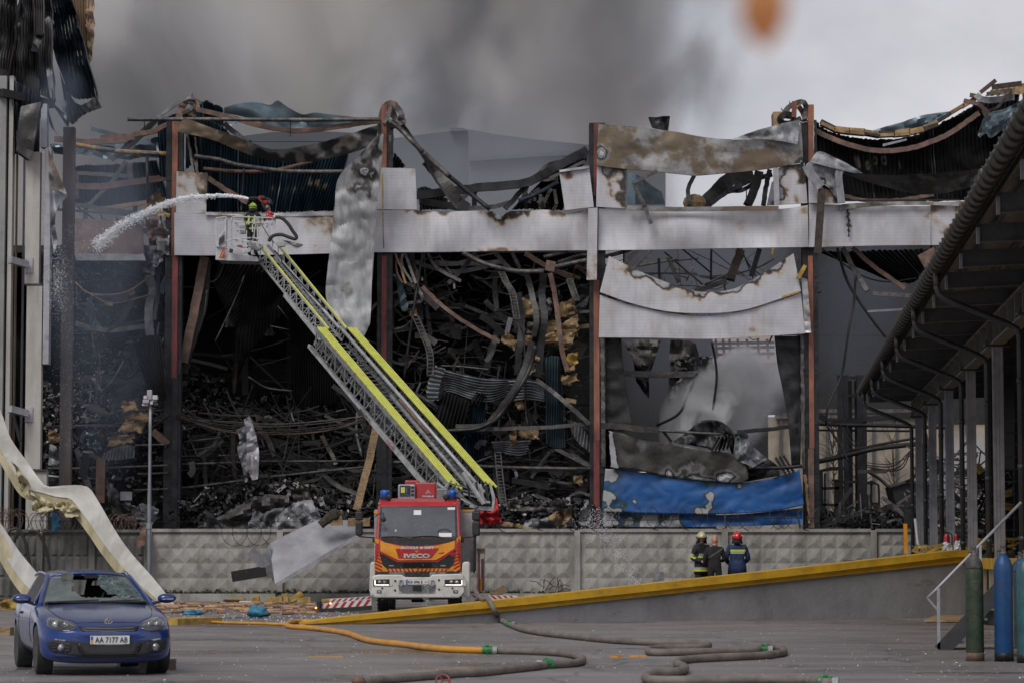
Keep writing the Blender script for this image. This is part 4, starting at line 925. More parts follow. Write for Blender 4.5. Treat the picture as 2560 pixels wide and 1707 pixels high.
for t, b, mt, dd in (('250,495 360,495 465,500','330,640 380,675 410,670','ash', 12), ('300,560 360,640 400,690','330,720 390,810 400,810','soot_sheet', 13), ('515,500 600,500 650,520','500,850 560,860 590,850','ash', 14), ('590,510 650,540 690,690','580,850 640,740 690,700','soot_sheet', 15)):
 sheet('inner_sheet', q('J', t), q('J', b), D+dd, M[mt], wh, nu=14, nv=10, thick=.04, crump=.5)
beams('J', [('265,682 500,690 660,684', .45, 'ash', 'beam', 10), ('700,600 705,700', .5, 'char', 'beam', 10), ('660,640 690,700 790,710', .3, 'sooty', 'beam', 9), ('740,510 760,620 765,720 745,880', .14, 'char', 'cable', 1), ('660,680 610,800 560,900 440,965', .16, 'char', 'cable', 3), ('640,520 690,700', .3, 'sooty', 'beam', 8),
 ('135,965 250,970 350,985 450,990', .42, 'soot_sheet', 'beam', -.9), ('450,992 620,1003 790,1012', .18, 'ash', 'pipe', -1), ('470,990 520,1055', .2, 'char', 'beam', -.9), ('880,1002 1050,985 1225,962', .28, 'sooty', 'beam', -.8), ('940,1195 1100,1195 1230,1185', .24, 'char', 'pipe', -1),
 ('715,700 830,700', .4, 'sooty', 'beam', 9), ('500,50 560,190', .3, 'ash', 'beam', 5), ('700,200 830,140', .16, 'ash', 'pipe', 5), ('450,60 460,190 500,220', .2, 'sooty', 'beam', 7), ('330,100 560,60', .14, 'ash', 'pipe', 8), ('640,100 600,180', .12, 'ash', 'pipe', 7), ('690,200 560,90 480,20', .14, 'sooty', 'pipe', 9), ('1080,60 980,110 840,150', .12, 'sooty', 'pipe', 9)])
for x in (760, 800, 835, 880, 930, 990, 1040):
 beams('J', [(f'{x},495 {x+8},600', .22, 'char', 'beam', 26)])
for y in (520, 545, 580):
 beams('J', [(f'740,{y} 1080,{y-6}', .25, 'char', 'beam', 26.5)])
# right hand opening
beams('K', [('290,0 340,170 430,320 560,490 700,640', .17, 'char', 'cable', 1), ('390,150 380,300 355,430 330,600 310,700 240,860 230,960', .14, 'char', 'cable', .5), ('320,0 390,130 455,235', .34, 'ash', 'beam', .6), ('370,0 500,110 660,222', .30, 'rust', 'beam', .8), ('480,248 700,262', .30, 'ash', 'beam', .7), ('455,346 700,332', .16, 'galv', 'beam', .8), ('200,0 300,70 420,150 560,185 720,165', .08, 'sooty', 'cable', 2),
 ('190,910 260,950 400,935 560,920 690,905', .42, 'sooty', 'beam', 8), ('190,955 360,962 560,965 880,975', .28, 'sooty', 'pipe', 6), ('190,1160 330,1130 500,1090 720,1065', .34, 'char', 'pipe', 4), ('360,1100 560,1060 740,1030', .18, 'char', 'pipe', 5), ('190,990 700,995', .16, 'sooty', 'pipe', 9), ('230,960 300,1060 350,1160', .1, 'char', 'cable', 3),
 ('450,1180 560,1190 620,1170 660,1130 700,1090', .07, 'char', 'cable', 4), ('455,1190 570,1205 640,1180 680,1110', .07, 'char', 'cable', 4), ('470,1200 580,1212 650,1190 690,1100', .07, 'char', 'cable', 4), ('440,1165 560,1175 650,1150 700,1120', .05, 'char', 'cable', 4), ('400,1215 560,1215', .26, 'soot_sheet', 'beam', 4), ('460,1215 540,1270 620,1360 690,1480', .18, 'char', 'cable', 3),
 ('-10,905 60,905', .3, 'ash', 'beam', 20), ('190,885 700,885', .3, 'ash', 'beam', 30)])
for k in range(10):
 x = 230+k*11
 beams('K', [(f'{x},{900+random.uniform(0,60)} {x+random.uniform(-30,60)},{1000+random.uniform(0,60)} {x+random.uniform(20,120)},{1100+random.uniform(-20,40)}', .045, 'char', 'cable', random.uniform(3,6))])
corr('K','180,10 400,15 600,10 820,5','560,170 650,185 720,180 800,60', n=22, mt='char', d=D+2, crump=.3)
MB().beam(P(*q('K','830,30')[0], D-2), P(*q('K','745,75')[0], D-2), .55, .2, (0,1,0)).build('hanging_flashing', M['rust'], wh)
# bay zero (far left): beams, back sheets, the concrete parapet
beams('A', [('330,850 520,870 700,865 860,835', .40, 'rust', 'beam', 3), ('450,885 700,925 1035,945', .32, 'wool', 'pipe', 1), ('450,1140 600,1145 800,1120 1035,1085', .46, 'rust', 'beam', 4), ('450,1255 700,1290 850,1310', .3, 'ash', 'beam', 3), ('350,1285 850,1320', .2, 'ash', 'beam', 3), ('680,985 860,820 950,740', .34, 'soot_sheet', 'beam', 3), ('520,1280 680,1120 770,990', .3, 'ash', 'beam', 6), ('900,960 908,1290', .2, 'sooty', 'pipe', 2), ('790,1000 800,1100', .42, 'ash', 'beam', 7), ('465,1050 465,1220', .5, 'ash', 'beam', 8), ('450,1060 800,1080', .3, 'ash', 'beam', 7), ('560,790 720,830', .3, 'bluesheet', 'beam', 10), ('880,1250 980,1170', .2, 'sooty', 'pipe', 5), ('570,1290 900,1240', .3, 'wool', 'beam', 4)])
corr('A','450,1010 700,1000 960,980','450,1260 700,1270 1030,1200', n=24, mt='bluecorr', d=D+10, crump=.4)
sheet('roof_sheet', q('A','300,880 560,860 720,870 970,830'), q('A','320,930 560,950 700,970 975,950'), D+9, M['bluesheet'], wh, nu=24, nv=5, thick=.04, crump=.8)
sheet('parapet_panel', q('A','455,1340 700,1350 870,1380'), q('A','455,1555 700,1555 880,1560'), D-.3, mat('brown_scorched_panel', (.26,.19,.16), (.12,.09,.08), .5, .6, 0, .2, 8, dirt=((.04,.035,.035), .8, .6, (1,1,.6))), wh, nu=16, nv=8, thick=.2, crump=.05)
sheet('parapet_panel', q('F','610,110 1170,112'), q('F','620,168 1190,168'), D-.3, M['panel_plain'], wh, nu=16, nv=3, thick=.2, crump=.05)
for s, mt in (('A:880,1330 960,1340 1010,1440 920,1550','rust'), ('A:940,1340 1030,1350 1040,1560 960,1560','galv'), ('F:1180,60 1380,40 1310,170 1240,290','galv'), ('F:940,175 1280,180 1270,290 1100,240','ash'), ('A:960,1170 1035,1240 1035,1330 850,1290','wool'), ('A:320,1160 400,1180 350,1280 300,1400','galv')):
 fr, s = s.split(':'); lump(fr, s, mt, D-.2, .06, 'torn_sheet', .5)
beams('F', [('615,345 740,440 1020,430 1240,290', .10, 'wool', 'cable', 1), ('740,440 920,520 1260,440', .09, 'wool', 'cable', 1.1), ('860,520 920,530', .22, 'wool', 'beam', 1), ('1050,445 1100,430', .24, 'wool', 'beam', 1), ('620,680 860,735 1200,705', .36, 'ash', 'beam', 4), ('860,722 1200,650', .2, 'sooty', 'beam', 4), ('1215,290 1250,420 1215,560 1225,780', .6, 'galv', 'beam', 1.2), ('1300,230 1290,440 1260,660', .26, 'sooty', 'beam', .8), ('1370,310 1310,430', .5, 'bluesheet', 'beam', .9), ('1335,800 1290,950 1280,1150 1300,1280', .12, 'ash', 'pipe', -.6),
 ('620,1140 1380,1140', .6, 'char', 'beam', 6), ('750,730 770,930', .14, 'ash', 'beam', 5), ('380,1525 1180,1500', .2, 'sooty', 'pipe', .4), ('650,960 690,1000', .2, 'ash', 'beam', 5)])
csheet('F','705,480 740,480 775,620 830,720','700,600 725,660 760,730 800,732','bluesheet', D+4, 4, amp=.06)
csheet('F','1085,830 1180,790 1260,770 1310,785','1200,1220 1260,1280 1320,1320 1370,1290','soot_sheet', D-1, 10, amp=.1, ragged=6, nv=20)
# -- junk inside at floor level, left of column one
for s, mt in (('L:630,90 700,85 720,130 640,160','wool'), ('L:640,160 790,140 770,200 650,190','wool'), ('L:650,190 760,200 740,250 620,250','wool'), ('L:560,270 700,260 690,310 560,320','wool'), ('L:250,235 345,265 340,305 250,300','wool'), ('L:500,255 530,255 530,275 505,275','wool')):
 fr, s = s.split(':'); lump(fr, s, mt, D-.6, .6)
csheet('L','540,360 620,325 708,320','520,400 620,395 700,385','galv', D-.8, 10, amp=.07, ragged=3, nv=6)
for t, b, mt in (('410,235 500,250 520,300','410,300 470,330 520,340','bluesheet'), ('550,500 610,560 640,600','565,650 640,710 740,740','ash'), ('640,600 720,640 830,650','700,700 760,720 800,700','galv'), ('250,310 300,330 345,380','250,420 300,440 345,440','galv'), ('410,340 480,345 500,370','410,360 440,370 480,375','galv'), ('730,620 780,630 830,660','730,740 780,745 820,700','galv')):
 sheet('crumpled_sheet', q('L', t), q('L', b), D-.9, M[mt], wh, nu=14, nv=8, thick=.03, crump=.5, cs=1.4, seed=random.random()*9, ragged=6)
beams('L', [('530,395 525,620', .62, 'rust', 'beam', -1.3), ('455,360 435,490', .55, 'sooty', 'beam', -1), ('470,365 540,400', .3, 'ash', 'beam', -1.1), ('250,440 470,440 880,425', .15, 'ash', 'pipe', -.6), ('710,320 880,315', .13, 'ash', 'pipe', -.5), ('250,480 345,490', .15, 'galv', 'pipe', -.7), ('410,490 510,495', .15, 'galv', 'pipe', -.7), ('700,555 880,548', .13, 'ash', 'pipe', -.5), ('720,470 880,465', .13, 'ash', 'pipe', -.5), ('800,245 880,315', .5, 'rust', 'beam', -.3), ('640,335 780,240 890,160', .16, 'char', 'pipe', -.4), ('400,225 780,215', .12, 'sooty', 'pipe', .1), ('560,160 620,90 700,60', .4, 'sooty', 'beam', 2), ('630,585 690,585', .6, 'galv', 'beam', -.8)])

# ---------------------------------------------------------------- loose wreckage: one mass per bay, joined
def wreck(name, label, x0, x1, y0, y1, n, d0, d1, mats, seed, lmin=.5, lmax=4, tmin=.02, tmax=.12, dens=1):
 rnd = random.Random(seed)
 groups = {k: MB() for k in mats}
 for i in range(n):
  px = rnd.uniform(x0, x1); t = rnd.random()**dens; py = y1 - (y1-y0)*t; d = rnd.uniform(d0, d1)
  c = P(px, py, d); L = rnd.uniform(lmin, lmax)*(.5+.5*rnd.random())
  a = rnd.gauss(0, .5) + (math.pi/2 if rnd.random() < .25 else 0)
  v = Vector((math.cos(a), rnd.uniform(-.4,.4), math.sin(a)))*L/2
  m = groups[rnd.choice(mats)]
  k = rnd.random()
  if k < .35: m.beam(c-v, c+v, rnd.uniform(tmin, tmax)*.7, rnd.uniform(tmin, tmax)*.7, (0,1,0))
  elif k < .6: m.tube([c-v, c+Vector((0,0,-L*rnd.uniform(0,.12))), c+v], rnd.uniform(.015,.05), 4, n=6)
  elif k < .8:
   w_ = rnd.uniform(.05,.28)
   m.ribbon([c-v, c+Vector((rnd.uniform(-.2,.2),0,rnd.uniform(-.2,.2))), c+v], w_, .02, n=4)
  else:
   m.tube([c-v, c-v*.2+Vector((0,0,-.3*L*rnd.random())), c+v*.5+Vector((0,0,-.3*L*rnd.random())), c+v], rnd.uniform(.012,.03), 3, n=9)
 for k, m in groups.items():
  if m.v: m.out(name, M[k], label, 'wreckage', kind='stuff')
MT = ['sooty','sooty','char','char','char','soot_sheet','charwood','sooty','ash']
wreck('wreckage', 'tangle of blackened beams and wires filling the burnt warehouse', 190, 430, 930, 1310, 420, D+.5, D+12, MT, 1, lmax=2.6, tmax=.08)
wreck('wreckage', 'tangle of blackened beams and wires filling the burnt warehouse', 455, 945, 1010, 1320, 1000, D+.3, D+14, MT, 2, lmax=3, tmax=.08)
wreck('wreckage', 'tangle of blackened beams and wires filling the burnt warehouse', 985, 1480, 1060, 1320, 800, D+.3, D+12, MT, 3, lmax=2.6, tmax=.08)
wreck('wreckage', 'tangle of blackened beams and wires filling the burnt warehouse', 455, 1480, 660, 1040, 170, D+4, D+20, ['sooty','char','char','soot_sheet'], 4, lmin=1, lmax=5)
wreck('wreckage', 'tangle of blackened beams and wires filling the burnt warehouse', 985, 1480, 640, 1040, 420, D+.3, D+6, MT, 5, lmin=.3, lmax=2.2, tmax=.07)
wreck('wreckage', 'tangle of blackened beams and wires filling the burnt warehouse', 190, 420, 560, 900, 120, D+3, D+14, ['sooty','char','soot_sheet','ash'], 6)
wreck('wreckage', 'tangle of blackened beams and wires filling the burnt warehouse', 2050, 2500, 1262, 1320, 90, D-1, D+14, ['sooty','char','char','ash'], 8, lmax=2.5)
wreck('wreckage', 'tangle of blackened beams and wires filling the burnt warehouse', 1530, 2000, 640, 800, 60, D+4, D+16, ['sooty','ash','soot_sheet'], 9, lmin=1.5, lmax=6)
# heaps: wet shards and melted goods
M['shard'] = mat('wet_black_shards', (.035,.033,.034), (.012,.012,.012), 4, .25, .2, .3, island=.9, rvar=.2)
M['shard_pale'] = mat('pale_shards', (.22,.21,.21), (.10,.095,.09), 4, .35, .3, .3, island=.7)
def heap(pts, d, seed, n=1600, spread=5, pale=.12, label='heap of wet black melted goods and shards inside the warehouse', sz=(.05,.24)):
 rnd = random.Random(seed); tops = crs([P(*p, d) for p in pts], 60)
 a, b = MB(), MB(); base = MB()
 for t, u in zip(tops, tops[1:]):
  base.add([(t.x,d,-.05),(u.x,d,-.05),(u.x,d,u.z-.35),(t.x,d,t.z-.35),(t.x,d+spread,-.05),(u.x,d+spread,-.05),(u.x,d+spread,u.z-.1),(t.x,d+spread,t.z-.1)],
     [(0,1,2,3),(3,2,6,7),(5,4,7,6)])
 for i in range(n):
  t = rnd.choice(tops); f = rnd.random()**.5
  z = t.z*(.35+.65*f) if t.z > 5 else t.z - rnd.random()**1.5*min(3.5, t.z)
  z = max(z, 1.5)
  c = Vector((t.x+rnd.uniform(-.5,.5), d-.05-rnd.random()*.5+ (1-f)*-.3, z+rnd.uniform(-.2,.2)))
  s = rnd.uniform(*sz); rot = Matrix.Rotation(rnd.random()*6.3, 3, Vector((rnd.gauss(0,1), rnd.gauss(0,1), rnd.gauss(0,1))).normalized())
  (b if rnd.random() < pale else a).box(c, (s*rnd.uniform(.5,2.2), s*rnd.uniform(.1,.6), s*rnd.uniform(.3,1)), rot)
 base.out('melted_heap', M['char'], label, 'debris heap', kind='stuff')
 a.out('melted_heap', M['shard'], label, 'debris heap', kind='stuff'); b.out('melted_heap', M['shard_pale'], label, 'debris heap', kind='stuff')
heap(q('F','380,1180 450,1200 620,1400 900,1420 1100,1430 1380,1480'), D+1.5, 11, 1500)
heap(q('F','640,1120 820,980 900,880 1060,860 1150,940 1180,1080'), D+7, 12, 1500, pale=.10)
heap(q('H','130,880 160,640 250,680 330,760 430,830 520,820 640,800 700,760 730,850 800,860 1000,940'), D+8, 13, 2600, pale=.05)
heap(q('H','120,1400 300,1330 500,1300 700,1280 850,1330 1100,1380'), D+.6, 14, 2200, pale=.18)
heap(q('I','660,1420 800,1380 950,1360 1100,1380 1255,1400'), D+.4, 15, 1800, pale=.28)
heap(q('K','190,1440 300,1450 450,1440 600,1425 800,1440'), D+2, 16, 900, pale=.06)
heap(q('J','560,640 590,600 640,590 690,610 700,680'), D+13, 17, 500, pale=.12)
heap(q('I','1140,170 1200,180 1250,170'), D+6, 18, 10)
wreck('wreckage', 'tangle of blackened beams and wires filling the burnt warehouse', 2280, 2480, 1120, 1340, 160, 107.5, 114, ['sooty','char','char','ash'], 12, lmax=2.5)
# ================================================================ beyond the warehouse
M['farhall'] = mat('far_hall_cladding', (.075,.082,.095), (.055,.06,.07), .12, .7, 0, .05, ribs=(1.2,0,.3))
M['farhall_lit'] = mat('far_hall_lit_side', (.105,.11,.12), (.08,.083,.09), .12, .7, 0, .05)  # lighter copy of the cladding; light on this side is in the colour
M['farbeige'] = mat('far_beige_wall', (.36,.30,.23), (.20,.175,.145), .35, .85, 0, .1, dirt=((.09,.085,.06), .85, .7, (1,1,.35)))
fh = empty('far_hall', (P(1100,1400,185).x, 185, 0), 'large grey hall fading into smoke beyond the burnt roof', 'building')
def poly(name, fr, s, d0, d1, mt, parent):
 pts = [P(*p, d0) for p in q(fr, s)]
 return MB().prism([(p.x, p.z) for p in pts][::-1], d0, d1).build(name, M[mt], parent)
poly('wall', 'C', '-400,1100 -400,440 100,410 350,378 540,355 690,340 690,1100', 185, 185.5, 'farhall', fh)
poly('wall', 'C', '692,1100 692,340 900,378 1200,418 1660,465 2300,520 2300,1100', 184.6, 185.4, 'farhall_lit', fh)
poly('roof_unit', 'C', '540,356 545,325 640,328 675,338 675,350', 184.2, 186, 'farhall', fh)
poly('band', 'C', '692,600 692,560 1300,525 1660,512 1660,545 1300,560', 184.0, 184.5, 'farhall', fh)
poly('wall', 'B', '740,395 960,365 1300,350 1700,372 1700,620 740,620', 186, 186.4, 'farhall', fh)
fb = empty('far_beige_building', (P(2150,1400,200).x, 200, 0), 'low beige plastered building far behind the gap right of the last red column', 'building')
poly('wall', 'S', '1760,1420 1760,1045 2000,1040 2480,1035 2480,1420', 200, 200.5, 'farbeige', fb)
poly('parapet', 'S', '1940,1046 1940,1036 2480,1032 2480,1041', 199.6, 200.6, 'ash', fb)
for i in range(9):
 x = 1950+i*58; poly('pilaster', 'S', f'{x},1400 {x},1048 {x+5},1048 {x+5},1400', 199.7, 199.99, 'dim', fb)
poly('window', 'S', '2300,1290 2300,1262 2345,1262 2345,1290', 199.7, 199.98, 'panel_plain', fb)
poly('window', 'S', '2205,1292 2205,1275 2240,1275 2240,1292', 199.7, 199.98, 'panel_plain', fb)
# a second pale storey seen through bay three
fw = empty('far_pale_building', (P(1860,1400,215).x, 215, 0), 'pale pinkish building with a row of posts glimpsed through the smoke in the third bay', 'building')
M['farpink'] = mat('far_pink_wall', (.60,.47,.40), (.5,.4,.34), .3, .85, 0, .1)
poly('wall', 'S', '1770,1000 1770,835 2000,832 2000,1000', 215, 215.4, 'farpink', fw)
poly('lower_wall', 'S', '1680,1400 1680,1002 1762,1002 1762,1400', 215, 215.4, 'farbeige', fw)
# bare trees and shrubs against the beige wall
rt = random.Random(5)
for i, px in enumerate((2085, 2150, 2235)):
 t = empty('bare_tree', P(px, 1400, 196), 'thin bare tree against the far beige wall, '+('nearest the last red column','between the forklift masts','right of the forklift')[i], 'tree', 'bare trees before the beige wall'); ORG[t.name] = Vector(t.location) 
 b = P(px, 1400, 196); b.z = 0
 m = MB(); h = P(px, 1090+rt.uniform(-20,40), 196).z
 m.tube([b, b+Vector((.1,0,h*.5)), b+Vector((.0,0,h))], [.10,.08,.02], 5)
 m.build('trunk', M['charwood'], t)
 m = MB()
 for k in range(46):
  z = h*rt.uniform(.3,1); a = rt.uniform(-1.1,1.1); L = rt.uniform(.5,1.8)
  p0 = b+Vector((0,0,z)); p1 = p0+Vector((math.sin(a)*L, rt.uniform(-.5,.5), math.cos(a)*L)); m.tube([p0, (p0+p1)/2+Vector((0,0,.1)), p1], [.035,.025,.01], 3)
 m.build('branches', M['charwood'], t)
# burnt forklifts in the right hand opening
def forklift(label, dx=0):
 f = empty('burnt_forklift', P(2150+dx,1400,124), label, 'forklift'); d = 124
 ORG[f.name] = Vector(f.location)
 def bx(name, x0, x1, y0, y1, dd=0, th=.3, mt='char'):
  a, b = P(x0, y1, d+dd), P(x1, y0, d+dd); return MB().bx(a.x, b.x, d+dd, d+dd+th, max(a.z, 0) if y1 > 1400 else a.z, b.z).build(name, M[mt], f)
 for x in (2098, 2112, 2146, 2158): bx('mast_rail', x, x+8, 937, 1410, 0, .2, 'sooty')
 for y in (940, 985, 1060, 1200, 1290): bx('cross_bar', 2107, 2152, y, y+7, .05, .1, 'sooty')
 for x in (2124, 2140): bx('lift_ram', x, x+6, 950, 1400, .3, .1, 'char')
 bx('chassis', 2172, 2200, 1255, 1400, .8, 1.2); bx('counterweight', 2150, 2192, 1300, 1400, .9, 1.4)
 m = MB()
 for s in ('2165,1205 2190,1205 2197,1220 2198,1320', '2160,1205 2160,1300', '2178,1200 2178,1280'):
  m = MB(); m.ribbon([P(*p, d+1) for p in q('S', s)], .09, .09, n=8); m.build('guard_post', M['char'], f)
 bx('overhead_guard', 2158, 2188, 1204, 1209, .7, 1)
 bx('seat_back', 2163, 2176, 1235, 1262, 1.0, .15)
 bx('carriage_plate', 2095, 2170, 1340, 1352, -.3, .2)
 return f
forklift('burnt out black forklift with its tall mast raised behind the fence')
f2 = empty('burnt_loader', P(2085,1400,122), 'charred cab frame of a small loader beside the last red column', 'loader'); ORG[f2.name] = Vector(f2.location)
for s, w_ in (('2055,1310 2053,1180 2060,1172 2110,1170', .16), ('2062,1310 2062,1182', .08), ('2092,1305 2092,1200', .2), ('2055,1220 2110,1218', .12), ('2055,1260 2110,1262', .1), ('2080,1200 2100,1200', .1)):
 MB().ribbon([P(*p, 122) for p in q('S', s)], w_, .12, n=6 if ',' in s and len(s.split()) > 2 else 2).build('frame_bar', M['char'], f2)
MB().prism([(P(*p,122).x, P(*p,122).z) for p in q('S','2050,1400 2050,1285 2080,1275 2110,1300 2110,1400')][::-1], 122.2, 123.4).build('body', M['char'], f2)
hp = empty('dark_hopper', P(2280,1400,118), 'dark sooty steel hopper standing right of the burnt forklift', 'container'); ORG[hp.name] = Vector(hp.location)
poly('shell', 'S', '2250,1400 2248,1290 2228,1215 2262,1205 2300,1204 2330,1210 2330,1400', 118, 120, 'sooty', hp)
poly('rim', 'S', '2225,1214 2262,1200 2330,1202 2330,1208 2262,1207 2226,1219', 117.8, 117.98, 'soot_sheet', hp)

# ================================================================ smoke
def smoke(name, label, x0, x1, y0, y1, d0, d1, dens, colr=(.7,.7,.72), scale=.08, k=1.2, gain=1.6, powr=4, aniso=.2, stretch=(1,1,.6), shear=0, absorb=None, detail=3, off=(0,0,0), bias=0, colr2=None, cscale=None):
 dm = (d0+d1)/2; a, b = P(x0, y1, dm), P(x1, y0, dm)
 c = Vector(((a.x+b.x)/2, dm, (a.z+b.z)/2)); h = Vector(((b.x-a.x)/2, (d1-d0)/2, (b.z-a.z)/2))
 m = MB(); m.box((0,0,0), h*2)
 mt = bpy.data.materials.new(name); mt.use_nodes = True; nt = mt.node_tree; nt.nodes.clear()
 out = nt.nodes.new('ShaderNodeOutputMaterial'); pv = nt.nodes.new('ShaderNodeVolumePrincipled')
 pv.inputs['Anisotropy'].default_value = aniso
 if absorb: pv.inputs['Absorption Color'].default_value = (*absorb, 1)
 tc = nt.nodes.new('ShaderNodeTexCoord'); sp = nt.nodes.new('ShaderNodeSeparateXYZ'); nt.links.new(tc.outputs['Object'], sp.inputs[0])
 X = math_(nt, 'ADD', sp.outputs[0], math_(nt, 'MULTIPLY', sp.outputs[2], -shear))
 r = math_(nt, 'POWER', math_(nt, 'ABSOLUTE', math_(nt, 'DIVIDE', X, h.x)), powr)
 r = math_(nt, 'ADD', r, math_(nt, 'POWER', math_(nt, 'ABSOLUTE', math_(nt, 'DIVIDE', sp.outputs[1], h.y)), 4))
 r = math_(nt, 'ADD', r, math_(nt, 'POWER', math_(nt, 'ABSOLUTE', math_(nt, 'DIVIDE', sp.outputs[2], h.z)), powr))
 n = nzt(nt, scale, detail, .55, stretch, .6, off)
 f = math_(nt, 'SUBTRACT', 1.0, r)
 f = math_(nt, 'ADD', f, math_(nt, 'MULTIPLY', math_(nt, 'SUBTRACT', n, .5+bias), k*2.2))
 f = math_(nt, 'MINIMUM', math_(nt, 'MAXIMUM', math_(nt, 'MULTIPLY', f, gain), 0.0), 1.0)
 edge = math_(nt, 'MINIMUM', math_(nt, 'MAXIMUM', math_(nt, 'MULTIPLY', math_(nt, 'SUBTRACT', 1.0, r), 1.6), 0.0), 1.0)
 f = math_(nt, 'MULTIPLY', f, edge)
 c2 = colr2 or tuple(v*.8 for v in colr)
 nt.links.new(ramp(nt, nzt(nt, cscale or scale*.6, 6, .55, stretch, .8, (off[0]+31, off[1], off[2]+7)), [(.40, colr), (.60, c2)]), pv.inputs['Color'])
 nt.links.new(math_(nt, 'MULTIPLY', f, dens), pv.inputs['Density']); nt.links.new(pv.outputs[0], out.inputs['Volume'])
 o = m.build(name, mt); o.location = c
 return tag(o, label, 'smoke', kind='stuff')
smoke('smoke_plume', 'huge grey brown smoke plume rising behind the burnt warehouse', -400, 1720, -500, 1150, 214, 226, .34, (.86,.83,.81), .055, 2.4, 1.5, 6, .1, (1,1,.75), detail=6, bias=.02, colr2=(.36,.36,.37), cscale=.075)
smoke('smoke_plume', 'pale billows of the smoke plume in the middle of the sky', 700, 1560, -500, 620, 206, 212, .40, (.97,.95,.94), .06, 3.0, 1.3, 2, .1, (1,1,.8), detail=6, off=(9,2,4), bias=.03, colr2=(.66,.64,.63), cscale=.09)
smoke('smoke_plume', 'dark grey core of the smoke column right of the middle of the sky', 1200, 1900, -480, 600, 194, 202, .36, (.34,.34,.36), .10, 3.6, .8, 2, .1, (1,1,.7), shear=.12, detail=6, off=(5,2,0), bias=.02, colr2=(.62,.61,.61), cscale=.11)
smoke('drifting_smoke', 'blue grey smoke drifting through the second bay above the white band', 850, 1500, 230, 900, 150, 178, .028, (.66,.68,.74), .06, 1.6, 1.2, 4, colr2=(.45,.48,.55))
smoke('drifting_smoke', 'thin blue smoke hanging in the far left bay beside the grey post', 100, 440, 240, 1300, 104, 122, .052, (.46,.53,.68), .22, 2.2, 1.2, 2, off=(3,0,0))
smoke('drifting_smoke', 'grey smoke filling the third bay behind the bowed panels', 1500, 2010, 420, 1100, 130, 142, .040, (.60,.64,.74), .12, 2.4, 1.2, 4, off=(0,4,9), colr2=(.34,.37,.46))
smoke('drifting_smoke', 'dark blue smoke in the opening right of the last red column', 2012, 2330, 540, 1060, 130, 142,   .026, (.42,.46,.60), .14, 2.4, 1.2, 3, off=(2,4,1), colr2=(.25,.28,.36))
smoke('rising_smoke', 'dense pale smoke rising from the wreckage inside the third bay', 1650, 1975, 840, 1190, 118, 122.5, 2.0, (.985,.985,.99), .36, 2.6, 1.0, 2, .2, (1,1,.75), shear=.5, detail=6, bias=.01, colr2=(.90,.905,.93))
smoke('rising_smoke', 'small pale smoke puff behind the canopy posts', 2330, 2490, 1050, 1300, 112, 120, .5, (.85,.85,.85), .4, 2, 1.2, 2, off=(8,0,5), bias=.04)
smoke('drifting_smoke', 'blue smoke wisps curling under the burnt corrugated sheets at the left edge', 10, 230, 120, 380, 105.5, 107, .30, (.42,.50,.68), .45, 2.6, 1.0, 2, off=(7,1,3), bias=.05)
smoke('rising_smoke', 'thick white puff boiling up beside the collapsed dark hood in the third bay', 1690, 1850, 910, 1110, 116.8, 117.9, 9.0, (.995,.995,1.0), .95, 3.2, 1.2, 2, .1, (1,1,.9), shear=.35, detail=5, off=(3,0,2), bias=.02, colr2=(.95,.955,.97))
smoke('rising_smoke', 'thinner grey puff leaning right above the white one in the third bay', 1760, 1940, 850, 1010, 117, 118.2, 4.0, (.97,.97,.98), .75, 3.4, 1.2, 2, .1, (1,1,.9), shear=.2, detail=5, off=(13,0,2), bias=.03, colr2=(.88,.89,.92))
# ================================================================ the pale building on the left
DL = 108.0
lb = empty('pale_clad_building', (P(60,1400,DL).x, DL, 0), 'pale panel clad building at the left edge with burnt corrugated sheets hanging from its roof', 'building')
M['palewall'] = mat('pale_wall_panel', (.42,.40,.37), (.36,.345,.32), .5, .6, 0, .12, 8, dirt=((.10,.07,.05), .5, .6, (2,1,.3)))
M['paleconc'] = mat('pale_concrete', (.27,.27,.265), (.20,.20,.20), .6, .8, 0, .3, dirt=((.07,.065,.06), .6, .5, (2,1,.3)))
M['cream'] = mat('cream_scorched', (.46,.38,.25), (.34,.27,.18), .5, .7, 0, .2, dirt=((.07,.04,.02), .8, .35, (2,1,.5)))
def lbx(name, x0, x1, y0, y1, dd, th, mt):
 a, b = P(x0, y1, DL+dd), P(x1, y0, DL+dd); return MB().bx(a.x, b.x, DL+dd, DL+dd+th, max(a.z, 0) if y1 > 1390 else a.z, b.z).build(name, M[mt], lb, bevel=.01)
lbx('corner_post', -60, 17, 190, 1500, -.6, 2, 'paleconc'); lbx('trim', 17, 24, 190, 1500, -.45, .5, 'palewall')
lbx('cream_post', 27, 42, 250, 1500, .2, .4, 'cream'); lbx('grey_post', 44, 60, 300, 1500, .1, .5, 'steelgrey')
lbx('wall_panel', 61, 101, 380, 710, -.1, .4, 'palewall'); lbx('wall_panel', 61, 106, 715, 1172, -.1, .4, 'palewall'); lbx('wall_panel', 61, 117, 1176, 1500, 0, .4, 'palewall')
lbx('corner_flashing', 106, 128, 370, 910, -.2, .5, 'steelgrey'); lbx('corner_flashing', 101, 118, 260, 369, -.2, .5, 'steelgrey')
lbx('joint_strip', 61, 106, 711, 714, -.12, .1, 'steeldark'); lbx('joint_strip', 59, 120, 1173, 1176, -.12, .2, 'steeldark')
for y in (650, 1021):
 MB().beam(P(24, y, DL-1), P(66, y+12, DL-.3), .25, .25).build('bracket', M['panel_plain'], lb); lbx('bracket_plate', 62, 82, y-5, y+33, -.16, .05, 'steelgrey')
lbx('dark_reveal', -60, 100, 150, 385, .6, .2, 'char')
MB().beam(P(*q('F','100,1380')[0], DL-.4), P(*q('F','165,1640')[0], DL-.4), .22, .1).build('burnt_rail', M['char'], lb)
